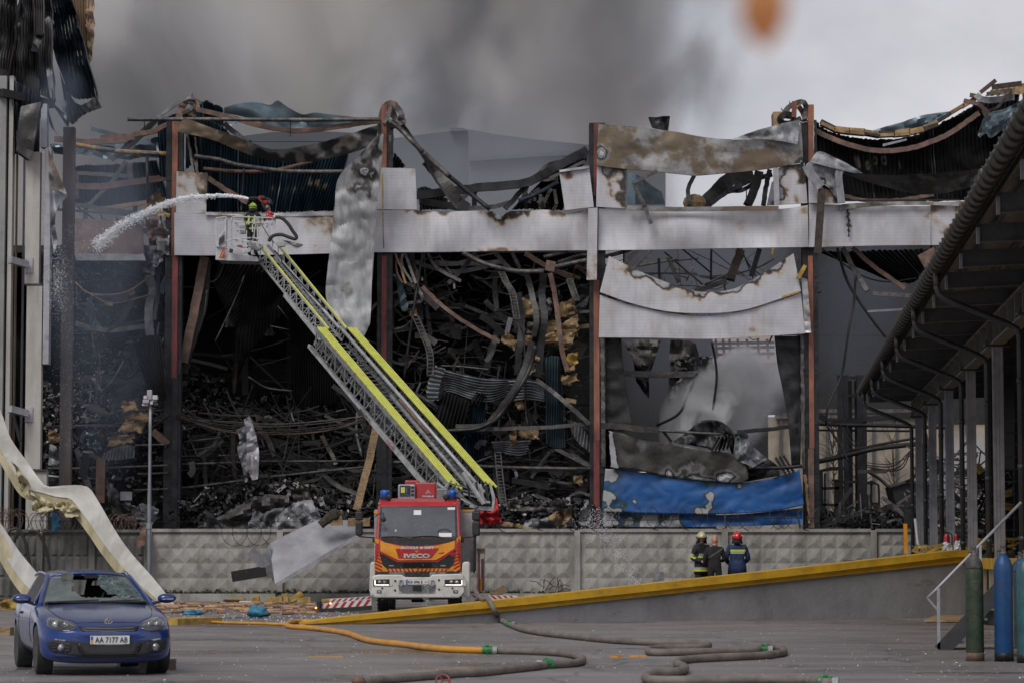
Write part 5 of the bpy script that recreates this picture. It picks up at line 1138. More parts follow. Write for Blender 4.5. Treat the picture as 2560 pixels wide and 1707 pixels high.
def ls(fr, t, b, mt, dd, **k):
 kw = dict(nu=30, nv=12, thick=.04, crump=.3, cs=.6, seed=random.random()*9); kw.update(k)
 return sheet(kw.pop('name', 'hanging_sheet'), q(fr, t), q(fr, b), DL+dd, M[mt], lb, **kw)
M['corrburn'] = mat('burnt_corrugated', (.24,.24,.245), (.035,.036,.04), .8, .45, .3, .25, 8, .42, .56, stretch=(2.6,1,.22), burn=BURN, dirt=((.30,.20,.12), .22, 1.0, (2,1,.4)))
M['corrtan'] = mat('tan_corrugated', (.34,.25,.17), (.22,.15,.10), .8, .55, .2, .25, 8, stretch=(2,1,.3), dirt=((.05,.04,.035), .7, .8, (2,1,.3)))
M['blackcorr'] = mat('black_corrugated', (.022,.030,.042), (.008,.009,.011), .9, .35, .5, .25, 8, stretch=(2,1,.3))
ls('A', '420,-60 500,-60 572,-60', '475,190 520,330 550,385', 'corrtan', 2.0, corr=(.06,7,'u'), nu=28, crump=.1)
sheet('hanging_sheet', [(x, y) for x, y in q('A', '572,-60 572,100 568,280 550,385')], q('A', '500,-60 520,100 530,250 540,340'), DL+1.8, M['corrtan'], lb, nu=20, nv=4, thick=.04, crump=.3, ragged=4)
ls('A', '285,-60 360,-60 425,-60', '405,560 470,600 600,590', 'blackcorr', .8, corr=(.10,8,'u'), nu=40, nv=20, crump=.5)
ls('A', '360,430 395,520 480,640 600,585', '400,700 440,760 500,712 632,655', 'corrburn', .9, corr=(.08,9,'u'), nu=36, nv=6, crump=.2)
ls('A', '290,-60 300,200 330,350', '300,-60 420,330 410,560', 'blackcorr', 1.2, crump=.5)
ls('A', '-60,-60 40,-60 110,-60', '-60,420 10,425 60,440', 'corrburn', -.6, corr=(.10,8,'u'), nu=40, nv=20, crump=.5)
ls('A', '100,-60 200,-60 300,-60', '50,470 200,550 330,610', 'corrburn', -.2, corr=(.11,16,'u'), nu=80, nv=24, crump=.8, cs=.4)
ls('A', '120,-60 140,60', '100,200 110,300', 'blackcorr', -.6, nu=6, crump=.4); ls('A', '195,-60 270,-60', '205,205 268,205', 'corrburn', -.9, corr=(.08,5,'u'), nu=20, crump=.2)
ls('A', '205,210 262,210', '195,320 235,325', 'blackcorr', -.8, nu=10, crump=.3)
ls('A', '270,120 300,100 320,200', '300,590 325,610 330,600', 'panel_plain', .2, crump=.3, nu=10)
ls('A', '60,480 150,520 260,600', '100,940 160,980 190,985', 'blackcorr', -.5, corr=(.06,5,'u'), nu=22, crump=.3)
ls('A', '125,650 250,620', '98,925 190,988', 'soot_sheet', -.9, nu=16, crump=.2)
ls('A', '285,630 330,800 350,820', '290,640 300,760 345,815', 'char', -.3, nu=10)
ls('A', '290,600 420,720', '320,640 400,770', 'soot_sheet', .6, crump=.6, nu=14)
ls('A', '370,620 400,615 408,720', '385,700 395,725 405,735', 'panel_plain', .9, nu=6)
ls('A', '295,910 330,1000 370,1100 405,1180', '300,1165 330,1165 360,1168 395,1190', 'panel_stain', -.5, crump=.3, stains=[(128,440,16,.5)])
ls('A', '300,1170 350,1170 405,1180', '305,1400 320,1410 355,1280', 'galv', -.4, crump=.6)
ls('A', '310,1400 335,1370', '325,1560 345,1500', 'galv', -.3, crump=.4)
MB().beam(P(0, 232, DL-.8), P(130, 262, DL+.5), .3, .5, (0,1,0)).build('eaves_beam', M['char'], lb)
for s in ('400,730 450,760 380,1150', ): pass

# ================================================================ fallen sandwich panels (left foreground)
M['sandwich'] = mat('fallen_white_panel', (.56,.55,.52), (.46,.45,.43), .8, .5, 0, .2, 6, dirt=((.14,.12,.09), .55, .8, None))
M['foam'] = mat('cream_foam_core', (.52,.47,.31), (.40,.35,.22), .8, .8, 0, .3, 8, dirt=((.12,.09,.05), .5, 1.2, None))
def fallen(name, label, front, back, ds, th, group=None, w=.0, n=48):
 """long bent panel: front = upper edge in the photo, back = lower edge, ds = distance along it"""
 root = empty(name, (0,0,0), label, 'panel', group)
 T, B = crs(front, n), crs(back, n); vt, vb = [], []
 dl = lambda t: ds[min(len(ds)-2, int(t*(len(ds)-1)))]*(1-(t*(len(ds)-1))%1 if t < 1 else 0)+ds[min(len(ds)-1, int(t*(len(ds)-1))+1)]*((t*(len(ds)-1))%1 if t < 1 else 1)
 top, und = MB(), MB(); W = 7; A, Bv = [], []
 for i in range(n+1):
  for j in range(W):
   v = j/(W-1); p = T[i].lerp(B[i], v); d = dl(i/n)
   x = P(p.x, p.y, d - w*v); nn = noise.noise(Vector((x.x*.9, x.z*.9, v)))*.12
   x.y += nn; A.append(x); Bv.append(x+Vector((0,.02,-.0)))
 def grid(mb, V, off):
  fs = []
  for i in range(n):
   for j in range(W-1): a = i*W+j; fs.append((a, a+1, a+W+1, a+W))
  V2 = [v+Vector(off) for v in V]; m = len(V); f2 = [tuple(k+m for k in f[::-1]) for f in fs]
  ring = [i*W for i in range(n+1)] + [n*W+j for j in range(1, W)] + [i*W+W-1 for i in range(n-1, -1, -1)] + [j for j in range(W-2, 0, -1)]
  f3 = [(ring[k], ring[(k+1) % len(ring)], m+ring[(k+1) % len(ring)], m+ring[k]) for k in range(len(ring))]
  mb.add(V+V2, fs+f2+f3)
 grid(top, A, (0,.03,0)); grid(und, [a+Vector((0,.034,-.004)) for a in A], (-th*.3, .06, -th))
 top.build('skin', M['sandwich'], root); und.build('foam_core', M['foam'], root)
 return root
fallen('sandwich_slab', 'long bent white sandwich panel draped over the fence, its foot behind the blue car',
  q('L','-60,60 0,130 50,270 130,390 210,500 250,535 330,530 420,528 470,545 520,620 620,790 700,900 800,1010 925,1165'),
  q('L','-60,200 0,330 60,440 130,540 230,570 300,590 370,600 420,660 480,740 540,830 620,930 700,1020 780,1090 885,1185'), [104.6,104.6,104.4,104.2,103.8,101,97,92.6], .34, 'fallen sandwich panels')
fallen('sandwich_slab', 'short straight cream sandwich panel leaning at the left edge behind the blue car',
  q('L','-120,560 0,725 50,800 120,900 205,1000'), q('L','-120,700 0,850 50,935 100,1010 165,1085'), [103.5,101,98,95], .35, 'fallen sandwich panels')
# ragged foam inside the kink
for fi, s in enumerate(('150,560 270,620 275,660 200,690', '250,620 350,615 410,650 330,680', '290,650 400,660 415,690 350,700', '180,600 240,640 230,680 160,660', '60,400 140,500 160,600 100,560')):
 pts = q('L', s); h = 2
 sheet_mb(pts[:2], pts[2:][::-1], 103.6, nu=12, nv=8, thick=.1, crump=.5, cs=2, seed=random.random()*9, ragged=4).out('foam_fold', M['foam'], ('torn cream foam fold under the draped panel, left of its kink','large cream foam fold under the kink of the draped panel','cream foam fold touching the rusty wire, rightmost of the folds','narrow cream foam fold at the grey razor wire','long cream foam fold along the upper run of the draped panel')[fi], 'foam', 'foam folds')
# sheet lying flat at the foot, with a yellow edged slab
sheet_mb(q('L','820,1180 900,1195 1000,1220'), q('L','860,1230 930,1232 1080,1226'), 92, nu=14, nv=5, thick=.03, crump=.2).out('fallen_sheet', M['sandwich'], 'crumpled white sheet on the asphalt right of the blue car', 'sheet')
MB().beam(G(405,1560), G(517,1556)+Vector((0,0,0)), .9, .28).out('insulation_slab', M['woolyel'], 'flat yellow edged insulation slab lying right of the blue car', 'slab')
for s, l in (('0,1140 60,1120 100,1180 0,1190','upper'), ('0,1195 70,1185 80,1240 0,1255','lower')):
 p = q('L', s); sheet_mb(p[:2], p[2:][::-1], 86, nu=8, nv=6, thick=.5, crump=.3, cs=1.5, seed=3, ragged=4, lin=True).out('insulation_slab', M['woolyel'], f'{l} of two yellow insulation chunks at the left edge behind the blue car', 'slab', 'yellow insulation chunks')
MB().beam(G(-20,1585), G(30,1585), .5, .3).out('timber_block', M['wood'], 'short timber baulk on the asphalt at the left edge', 'timber')

# ================================================================ grey panel toppled over the fence
tp = empty('toppled_panel', P(800,1400,104.4), 'smooth grey metal panel toppled over the fence beside the fire truck', 'panel'); ORG[tp.name] = Vector(tp.location)
sheet('skin', q('M','350,490 520,400 700,315 760,300 1040,310'), q('M','395,812 560,715 740,610 900,515 1045,440'), 103.2, M['galv2'] if 'galv2' in M else mat('smooth_grey_panel', (.27,.27,.29), (.22,.22,.235), .7, .45, .0, .1, 6, dirt=((.08,.08,.08), .55, 1.6, None)), tp, nu=36, nv=14, thick=.04, crump=.10, cs=.6, depth=lambda u, v: .9*u-1.2*v)
MB().prism([(P(*p,102.6).x, P(*p,102.6).z) for p in q('M','350,490 395,812 330,700 280,580')], 102.8, 102.95).build('end_flap', M['galv'], tp)
MB().beam(P(*q('M','398,812')[0], 102), P(*q('M','1030,432')[0], 102.7), .12, .12).build('edge_rail', M['steelgrey'], tp)
MB().beam(P(*q('M','200,540')[0], 102), P(*q('M','325,665')[0], 102.3), .34, .06, (0,1,0)).build('loose_flange', M['steelgrey'], tp)
MB().beam(P(*q('M','60,745')[0], 102), P(*q('M','325,700')[0], 102.3), .38, .06, (0,1,0)).build('black_flange', M['char'], tp)
m = MB(); m.tube([P(*p, 102.6) for p in q('M','745,345 800,300 860,265 925,262')], [.16,.2,.24,.12], 7, n=8); m.out('charred_log', M['charwood'], 'charred log resting on the toppled grey panel', 'log')
MB().box(P(*q('M','870,310')[0], 102.7), (.42,.4,.34)).out('wood_block', M['wood'], 'small wood block beside the charred log on the toppled panel', 'block')
MB().beam(P(*q('M','960,322')[0], 102.8), P(*q('M','1125,322')[0], 103), .3, .12, (0,1,0)).out('plank', M['wood'], 'yellowish plank lying on the top end of the toppled panel', 'plank')

# ================================================================ lamp pole with cameras
lp_ = empty('camera_pole', G(377,1506), 'thin galvanised pole with small cameras on top, in front of the concrete fence', 'pole'); ORG[lp_.name] = Vector(lp_.location)
dp = 101.0; M['galvpole'] = mat('galvanised_pole', (.24,.26,.29), (.18,.2,.23), 3, .45, .4, .1)
b0 = P(376, 1010, dp); MB().tube([(b0.x, dp, 0), (b0.x, dp, b0.z)], [.075,.055], 10, n=8).build('pole', M['galvpole'], lp_, smooth=True)
MB().tube([(b0.x,dp,2.6),(b0.x,dp,2.8)], .1, 10).build('clamp', M['steelgrey'], lp_)
def px_box(name, fr, s, d, th, mt, parent):
 (a, b) = q(fr, s); p0, p1 = P(a[0], b[1], d), P(b[0], a[1], d); return MB().bx(p0.x, p1.x, d, d+th, p0.z, p1.z).build(name, M[mt], parent, bevel=.01)
px_box('junction_box', 'F', '1200,1222 1240,1300', dp-.1, .2, 'panel_plain', lp_)
px_box('camera_head', 'F', '1165,1300 1215,1330', dp-.2, .3, 'steelgrey', lp_); px_box('camera_head', 'F', '1245,1265 1285,1300', dp-.2, .3, 'panel', lp_); px_box('camera_head', 'F', '1172,1268 1200,1296', dp-.2, .3, 'panel', lp_)
px_box('bracket_arm', 'F', '1160,1335 1210,1352', dp-.1, .15, 'panel', lp_); px_box('camera_head', 'F', '1255,1325 1290,1350', dp-.1, .2, 'steeldark', lp_); px_box('bracket_arm', 'F', '1180,1305 1280,1318', dp-.05, .1, 'steelgrey', lp_)
px_box('lamp', 'F', '1225,1318 1248,1340', dp-.25, .2, 'panel', lp_)
sheet_mb(q('L','740,750 768,745'), q('L','715,860 762,840'), 104.5, nu=3, nv=6, thick=.03, crump=.1).out('tin_sign', M['rust'], 'small rusty tin plate hanging on the fence beside the camera pole', 'plate')

# ================================================================ razor wire along the fence top
def wire_coil(label, x0, x1, y, r, pitch, d=D_FENCE, rr=.012, mt='char', seed=0, group='razor wire along the fence'):
 rnd = random.Random(seed); a, b = P(x0, y, d), P(x1, y, d); n = max(4, int((b.x-a.x)/pitch)); pts = []
 for i in range(n*14+1):
  t = i/(n*14); k = 2*math.pi*i/14; R_ = r*(1+.18*math.sin(i*.13+seed))
  pts.append(Vector((a.x+(b.x-a.x)*t+R_*.8*math.cos(k), d+.12*math.cos(k*.5)+math.cos(k)*r*.3, a.z+(b.z-a.z)*t+math.sin(k)*R_+.04*math.sin(i*.31))))
 m = MB(); m.tube(pts, rr, 3)
 return m.out('razor_wire', M[mt], label, 'razor wire', group)
wire_coil('razor wire loops above the fence below the blue panel', 1470, 2075, 1297, .40, .55)
wire_coil('rusty dense razor wire coil on the fence at the left edge', -20, 55, 1305, .42, .09, rr=.014, mt='rust', seed=2)
wire_coil('grey dense razor wire coil under the draped white panel', 85, 190, 1306, .36, .10, rr=.013, mt='ash', seed=3)
wire_coil('rusty razor wire coil between the draped panel and the camera pole', 260, 355, 1308, .32, .13, rr=.012, mt='rust', seed=4)
wire_coil('loose razor wire loops hanging on the fence above the toppled panel', 560, 690, 1335, .42, .6, d=105.2, seed=5)
wire_coil('razor wire loops right of the fire truck cab', 1240, 1460, 1300, .42, .62, seed=6)
wire_coil('faint razor wire loops in front of the burnt forklift', 2075, 2190, 1292, .32, .6, seed=7)
for x in (2000, 2180, 1815):
 MB().beam(P(x, 1320, D_FENCE), P(x-4, 1284, D_FENCE), .06).out('wire_post', M['ash'], f'short bent wire post on the fence {dict(((2000,"under the last red column"),(2180,"in front of the burnt forklift"),(1815,"below the right half of the blue panel")))[x]}', 'post', 'short wire posts')
MB().tube([(P(-60,1300,D_FENCE-.2)), P(600,1303,D_FENCE-.2), P(1470,1300,D_FENCE-.2), P(2260,1290,D_FENCE-.2)], .012, 3, n=30).out('fence_wire', M['char'], 'thin wire strung along the whole fence top', 'wire')
m = MB(); m.blob(P(*q('L','290,725')[0], 105), .2, (.7,.5,1.5), 3, .8); m.out('blue_rag', mat('blue_rag', (.03,.13,.26), (.05,.2,.35), 8, .6, 0, .5), 'blue rag caught in the grey razor wire', 'rag')
for i, s in enumerate(('40,790 60,760 100,760 130,820 160,960', '75,830 90,770 90,810', '150,770 200,780 240,860 262,970')):
 m = MB(); m.tube([P(*p, 104.4) for p in q('L', s)], .055, 6, n=18); m.out('black_cable', M['black'], ('long black cable sagging over the weathered fence behind the car roof','short black cable end on the weathered fence at the left','black cable curving down the weathered fence right of the other')[i], 'cable', 'black cables on the fence')
# ================================================================ lettering
def text(name, s, c, h, mt, parent=None, mirror=False, bold=0, depth=.004, ax=None, width=None, sx=1, root=None):
 """flat raised lettering facing -Y, centred on c; ax = (x vector, up vector) to lay it on another plane"""
 cu = bpy.data.curves.new(name, 'FONT'); cu.body = s; cu.size = 1; cu.align_x = 'CENTER'; cu.align_y = 'CENTER'; cu.offset = bold; cu.extrude = 0.0; cu.resolution_u = 3
 to = bpy.data.objects.new(name, cu); col.objects.link(to)
 dg = bpy.context.evaluated_depsgraph_get(); me = bpy.data.meshes.new_from_object(to.evaluated_get(dg))
 bpy.data.objects.remove(to); bpy.data.curves.remove(cu)
 xs = [v.co.x for v in me.vertices]; ys = [v.co.y for v in me.vertices]
 w0, h0 = max(xs)-min(xs), max(ys)-min(ys); cx, cy = (max(xs)+min(xs))/2, (max(ys)+min(ys))/2
 kh = h/h0; kw = (width/w0) if width else kh*sx
 X, U = ax or (Vector((1,0,0)), Vector((0,0,1))); Nn = X.cross(U)
 org = Vector((0,0,0))
 if parent is not None:
  r = parent
  while r.parent: r = r.parent
  org = ORG.get(r.name, Vector((0,0,0))) if root is None else root
 c = Vector(c)
 for v in me.vertices:
  a, b = (v.co.x-cx)*kw*(-1 if mirror else 1), (v.co.y-cy)*kh
  v.co = c + X*a + U*b + Nn*depth - org
 me.materials.clear(); me.materials.append(mt)
 if mirror: me.flip_normals()
 o = bpy.data.objects.new(name, me); col.objects.link(o)
 if parent is not None: o.parent = parent
 return o
def flat(name, c, r=.5, metal=0, **k): return mat(name, c, tuple(x*.85 for x in c), 3, r, metal, k.pop('bump', .04), **k)
M['red'] = mat('fire_red_paint', (.42,.018,.022), (.33,.012,.016), 1.5, .32, 0, .05, coat=.3, dirt=((.12,.03,.03), .4, 3, None))
M['orange'] = mat('orange_reflective', (.74,.31,.02), (.64,.25,.015), 2, .4, 0, .05, dirt=((.2,.08,.02), .3, 4, None))
M['stripe_red'] = flat('red_reflective', (.40,.02,.025), .4)
M['white'] = mat('white_truck_paint', (.58,.57,.54), (.50,.49,.46), 1.5, .4, 0, .05, coat=.1, dirt=((.16,.15,.13), .5, 3, None))
M['glassdark'] = mat('dark_windscreen', (.085,.09,.10), (.06,.063,.072), 1, .12, 0, 0, spec=.8, rvar=.04)
M['tread'] = mat('aluminium_tread_plate', (.42,.42,.43), (.34,.34,.35), 4, .5, .05, .6, 60, dirt=((.08,.08,.08), .5, 3, None))
M['alu'] = mat('aluminium', (.42,.425,.43), (.32,.325,.33), 4, .45, .15, .15, 20, dirt=((.07,.07,.07), .6, 5, None))
M['aludk'] = mat('dull_aluminium', (.24,.24,.245), (.13,.13,.135), 6, .5, .2, .2, 20)
M['chrome'] = mat('chrome', (.6,.6,.62), (.45,.45,.47), 4, .15, .9, 0)
M['bluelamp'] = mat('blue_beacon', (.015,.10,.45), (.01,.07,.35), 2, .12, 0, 0, coat=.5)
M['hivis'] = mat('lime_yellow_paint', (.62,.64,.13), (.54,.56,.10), 2, .5, 0, .08, dirt=((.2,.2,.05), .4, 6, None))
M['lens'] = mat('clear_lens', (.35,.36,.38), (.12,.12,.13), 9, .08, .3, 0, lo=.45, hi=.55)
M['led'] = mat('lit_led', (.9,.9,.85), (.9,.9,.85), 3, .3, 0, 0, emis=((1,.97,.9), 1.6))
M['whitetext'] = flat('white_lettering', (.62,.62,.62), .4)
M['darktext'] = flat('dark_lettering', (.015,.015,.02), .5)
M['redcloth'] = mat('red_tarpaulin', (.45,.012,.02), (.25,.008,.012), 2, .55, 0, .3)

# ================================================================ the fire truck
DT = 82.0
def mp_(x, y, d=DT): return P(560+x/3.093, 1200+y/3.093, d)
tr = empty('fire_truck', (mp_(1495,1015).x, DT+4, 0), 'red and orange ladder fire truck with white bumper, its ladder raised to the left', 'fire truck')
TC = mp_(1495,1015).x
KZ = 1/(F/DT*3.093)
def tx(x): return TC + (x-1495)*KZ
def tz(y): return (1015-y)*KZ + .0
prof = [(DT+.13, tz(704)), (DT+.05, tz(560)), (DT+.06, tz(440)), (DT+.42, tz(192)), (DT+.55, tz(160)), (DT+.95, tz(131)), (DT+2.2, tz(131)), (DT+2.25, tz(704))]
def yf(z):
 for (ya, za), (yb, zb) in zip(prof, prof[1:]):
  if za <= z <= zb and zb > za: return ya+(yb-ya)*(z-za)/(zb-za)
 return DT+.1
m = MB(); xl, xr = tx(1168), tx(1828)
nP = len(prof); vs = []
for x, s in ((xl, 1), (xr, -1)):
 for (y, z) in prof:
  k = max(0, (z-tz(440)))/(tz(131)-tz(440)); vs.append((x+s*(.07*k if y < DT+1 else .05*k), y+(.0), z))
m.add(vs, [tuple(range(nP))[::-1], tuple(range(nP, 2*nP))] + [(i, (i+1) % nP, nP+(i+1) % nP, nP+i) for i in range(nP)])
cab = m.build('cab', M['red'], tr, bevel=.05)
def fp(name, pts, mt, proud=.006, parent=tr, th=.02, bev=0):
 """a flat piece lying on the front of the cab; pts in zoom pixels"""
 f = []; b = []
 for x, y in pts:
  X, Z = tx(x), tz(y); Y = yf(Z); f.append((X, Y-proud, Z)); b.append((X, Y+th, Z))
 n = len(f)
 m = MB().add(f+b, [tuple(range(n)), tuple(range(2*n-1, n-1, -1))] + [((i+1) % n, i, n+i, n+(i+1) % n) for i in range(n)])
 return m.build(name, mt, parent, bevel=bev)
pz = lambda s: [tuple(float(v) for v in t.split(',')) for t in s.split()]
ws = fp('windscreen_surround', pz('1192,438 1200,196 1795,192 1805,438'), M['blackgloss'], .004)
wsg = fp('windscreen', pz('1214,430 1216,204 1778,202 1788,430'), M['glassdark'], .012)
fp('sticker', pz('1462,262 1462,225 1520,225 1520,262'), M['whitetext'], .016, wsg); fp('sticker', pz('1724,222 1724,203 1782,203 1782,222'), M['whitetext'], .016, wsg); fp('paper_card', pz('1660,432 1660,402 1758,402 1758,432'), M['whitetext'], .018, wsg)
m = MB(); m.lathe([(.03,-.003),(.03,.003)], (tx(1326), yf(tz(383))-.02, tz(383)), 12, 'y'); m.build('round_sticker', M['whitetext'], wsg)
m = MB()
for i in range(17):
 t = math.pi*i/16; 
 if i: m.beam((tx(1700)+math.cos(pt)*.2, yf(2.3)-.016, tz(405)+math.sin(pt)*.13), (tx(1700)+math.cos(t)*.2, yf(2.3)-.016, tz(405)+math.sin(t)*.13), .014)
 pt = t
m.build('steering_wheel', M['black'], wsg)
fp('black_cowl', pz('1208,441 1800,441 1770,470 1640,490 1480,502 1350,490 1235,470'), M['blackgloss'], .014)
fp('grille_panel', pz('1195,545 1330,600 1345,625 1640,625 1660,600 1795,530 1775,640 1725,680 1265,682 1215,640'), M['black'], .012)
fp('front_panel', pz('1205,460 1240,475 1360,505 1480,515 1640,500 1740,475 1782,460 1782,520 1640,610 1345,612 1205,540'), M['orange'], .018)
fp('name_panel', pz('1325,525 1480,517 1660,520 1600,598 1350,598'), M['stripe_red'], .024)
fp('lower_trim', pz('1195,470 1205,472 1210,545 1340,615 1650,615 1785,520 1785,462 1795,455 1797,528 1655,625 1335,627 1198,550'), M['red'], .02)
for s in ((1160,1205,1), (1785,1830,-1)):
 pass
# striped orange side pieces and the lower striped band
side = fp('striped_side', pz('1165,440 1200,455 1200,560 1225,650 1265,685 1262,700 1165,700'), M['orange'], .012)
side2 = fp('striped_side', pz('1828,425 1795,445 1795,545 1775,650 1730,685 1730,698 1828,690'), M['orange'], .012)
for i in range(9):
 y = 470+i*27
 fp('red_stripe', [(1166,y),(1198+min(i,6)*4,y+26),(1198+min(i,6)*4,y+40),(1166,y+14)], M['stripe_red'], .018, side)
 fp('red_stripe', [(1827,y-14),(1827,y),(1798-min(i,6)*4,y+26),(1798-min(i,6)*4,y+12)], M['stripe_red'], .018, side2)
band = fp('striped_band', pz('1262,678 1730,676 1730,698 1262,700'), M['orange'], .020)
for i in range(15):
 x = 1268+i*31; d_ = -1 if i < 7 else 1
 fp('red_stripe', [(x,699),(x+14,699),(x+14-10*d_*-1,678),(x-10*d_*-1,678)], M['stripe_red'], .026, band)
# vents and slots in the grille
for i in range(4): fp('vent_slot', [(1385,634+i*9),(1602,634+i*9),(1602,639+i*9),(1385,639+i*9)], M['blackgloss'], .03)
for x in (1272, 1672): fp('handle_slot', [(x,650),(x+40,650),(x+40,658),(x,658)], M['alu'], .02)
text('lettering', 'FIRE & RESCUE', (tx(1490), yf(tz(515))-.028, tz(516)), .075, M['whitetext'], tr, mirror=True, bold=.02, width=252*KZ)
text('lettering', 'IVECO', (tx(1490), yf(tz(578))-.028, tz(578)), .13, M['chrome'], tr, bold=.05, width=200*KZ)
def cross_mark(c, r, mt, parent):
 m = MB()
 for a in range(4):
  t = a*math.pi/2; u = Vector((math.cos(t),0,math.sin(t))); v = Vector((-math.sin(t),0,math.cos(t)))
  m.add([c+u*.1*r+v*.08*r, c+u*.1*r-v*.08*r, c+u*r-v*.38*r, c+u*r+v*.38*r], [(0,1,2,3)])
 return m.build('cross_emblem', mt, parent)
cross_mark(Vector((tx(1490), yf(tz(543))-.03, tz(543))), .045, M['orange'], tr)
# wipers
for s in ((1215,432,1330,428,1440,446,1455,458), (1450,432,1560,425,1660,430,1700,446)):
 m = MB(); m.tube([(tx(s[i]), yf(tz(s[i+1]))-.04, tz(s[i+1])) for i in (0,2,4,6)], .012, 5, n=8); m.build('wiper', M['black'], tr)
# roof: lamps, beacons, horns
for x in (1198, 1780):
 MB().ball((tx(x), DT+.50, tz(172)), .05, 10, 6, (1.1,.6,.7)).build('marker_lamp', M['lens'], tr)
for x, w_ in ((1232,72), (1758,66)):
 m = MB().lathe([(w_/2*KZ*1.05,0),(w_/2*KZ*1.02,.2),(w_/2*KZ*.9,.25),(.02,.26)], (tx(x), DT+.9, tz(134)), 14); b = m.build('beacon', M['bluelamp'], tr, smooth=True)
 MB().lathe([(w_/2*KZ*1.12,-.03),(w_/2*KZ*1.12,.03)], (tx(x), DT+.9, tz(134)), 14).build('beacon_base', M['black'], b)
for x in (1268, 1708):
 MB().lathe([(.03,.3),(.04,.1),(.085,0),(.03,.005)], (tx(x), DT+.62, tz(122)), 14, 'y').build('air_horn', M['black'], tr, smooth=True)
# side mirrors
for s, xs in ((-1, (1012,1070)), (1, (1915,1978))):
 mm = MB(); xc = tx(sum(xs)/2)
 mm.box((xc, DT+.25, tz(270)), ((xs[1]-xs[0])*KZ, .22, .26)); o = mm.build('mirror', M['black'], tr, bevel=.04)
 MB().box((xc, DT+.25, tz(368)), ((xs[1]-xs[0])*KZ*.95, .22, .42)).build('mirror', M['black'], tr, bevel=.05)
 a = (tx(1165) if s < 0 else tx(1830))
 MB().tube([(a, DT+.35, tz(212)), ((a+xc)/2, DT+.25, tz(206)), (xc, DT+.25, tz(218)), (xc, DT+.25, tz(240))], .018, 6).build('mirror_arm', M['black'], o)
 MB().tube([(a, DT+.35, tz(440)), (xc, DT+.25, tz(430)), (xc, DT+.25, tz(410))], .02, 6).build('mirror_arm', M['black'], o)
 MB().box((a+s*.03, DT+.3, tz(460)), (.1,.15,.12)).build('mirror_foot', M['black'], o, bevel=.02)
m = MB(); m.tube([(tx(1165), DT+.1, tz(280)), (tx(1190), DT-.1, tz(262)), (tx(1230), DT-.15, tz(245)), (tx(1235), DT-.14, tz(290))], .014, 6, n=8); m.ball((tx(1233), DT-.15, tz(298)), .085, 10, 6, (.9,.4,1)); m.build('front_mirror', M['black'], tr)
# bumper, lamps, plate
m = MB(); bp = []
outl = pz('1145,740 1165,728 1200,722 1380,724 1400,742 1590,742 1610,722 1800,716 1838,716 1852,730 1858,860 1820,900 1170,900 1142,870')
m.prism([(tx(x), tz(y)) for x, y in outl][::-1], DT-.22, DT+.35); bum = m.build('bumper', M['white'], tr, bevel=.035)
def bp_(name, pts, mt, y=DT-.222, th=.02, parent=None, bev=0):
 return MB().prism([(tx(a), tz(b)) for a, b in pts][::-1], y-th, y).build(name, M[mt], parent or bum, bevel=bev)
bp_('step_recess', pz('1395,705 1592,703 1585,738 1402,738'), 'black', DT-.05, .1); bp_('gap_trim', pz('1172,703 1276,703 1274,722 1172,722'), 'black', DT+.1, .16); bp_('gap_trim', pz('1712,700 1822,698 1822,715 1712,718'), 'black', DT+.1, .16)
bp_('lower_grille', pz('1350,800 1400,800 1640,798 1638,830 1610,862 1385,862 1355,835'), 'aludk', DT-.224, .012); bp_('sensor', pz('1462,805 1528,805 1528,845 1462,845'), 'blackgloss', DT-.24, .03)
for i in range(9): MB().bx(tx(1352), tx(1636), DT-.245, DT-.238, tz(806+i*7), tz(806+i*7)+.006).build('grille_bar', M['aludk'], bum)
for xa, xb in ((1165,1283), (1706,1845)):
 h = bp_('headlight_surround', [(xa-16,756),(xb+14,752),(xb+26,790),(xb+22,808),(xa-12,812)], 'white', DT-.224, .014)
 h = bp_('headlight', [(xa,762),(xb,757),(xb,800),(xa,806)], 'black', DT-.236, .012)
 for xx in (xa+(xb-xa)*.38, xa+(xb-xa)*.68):
  MB().lathe([(.062,0),(.062,.012),(.05,.02),(.02,.014)], (tx(xx), DT-.27, tz(782)), 16, 'y').build('reflector', M['lens'], h, smooth=True)
 MB().bx(tx(xa+6), tx(xb-6), DT-.262, DT-.25, tz(803), tz(799)).build('light_strip', M['led'], h); 
 MB().bx(tx(xa+4 if xa < 1400 else xb-9), tx(xa+9 if xa < 1400 else xb-4), DT-.262, DT-.25, tz(800), tz(765)).build('light_strip', M['led'], h)
 MB().bx(tx(xa-8 if xa < 1400 else xb-16), tx(xa+2 if xa < 1400 else xb), DT-.255, DT-.24, tz(806), tz(762)).build('indicator', M['rust'], h)
for xa in (1185, 1772): bp_('fog_lamp', [(xa,842),(xa+36,842),(xa+36,864),(xa,864)], 'black', DT-.224, .01); bp_('fog_lens', [(xa+5,846),(xa+31,846),(xa+31,860),(xa+5,860)], 'lens', DT-.236, .008)
for xa, ya in ((1326,770),(1326,842),(1662,764),(1664,835)): MB().lathe([(.03,0),(.03,.02)], (tx(xa), DT-.24, tz(ya)), 10, 'y').build('bolt_cover', M['black'], bum)
for xa in (1226, 1765): bp_('sensor', [(xa-6,820),(xa+8,820),(xa+8,832),(xa-6,832)], 'black', DT-.224, .01)
for xa in (1371, 1614):
 m = MB(); m.tube([(tx(xa)-.04, DT-.25, tz(766)), (tx(xa)+.04, DT-.25, tz(766)), (tx(xa)+.05, DT-.25, tz(800)), (tx(xa), DT-.25, tz(812)), (tx(xa)-.05, DT-.25, tz(800)), (tx(xa)-.04, DT-.25, tz(766))], .02, 6); m.build('shackle', M['alu'], bum)
pl = bp_('number_plate', pz('1410,762 1578,758 1578,796 1410,799'), 'whitetext', DT-.25, .01)
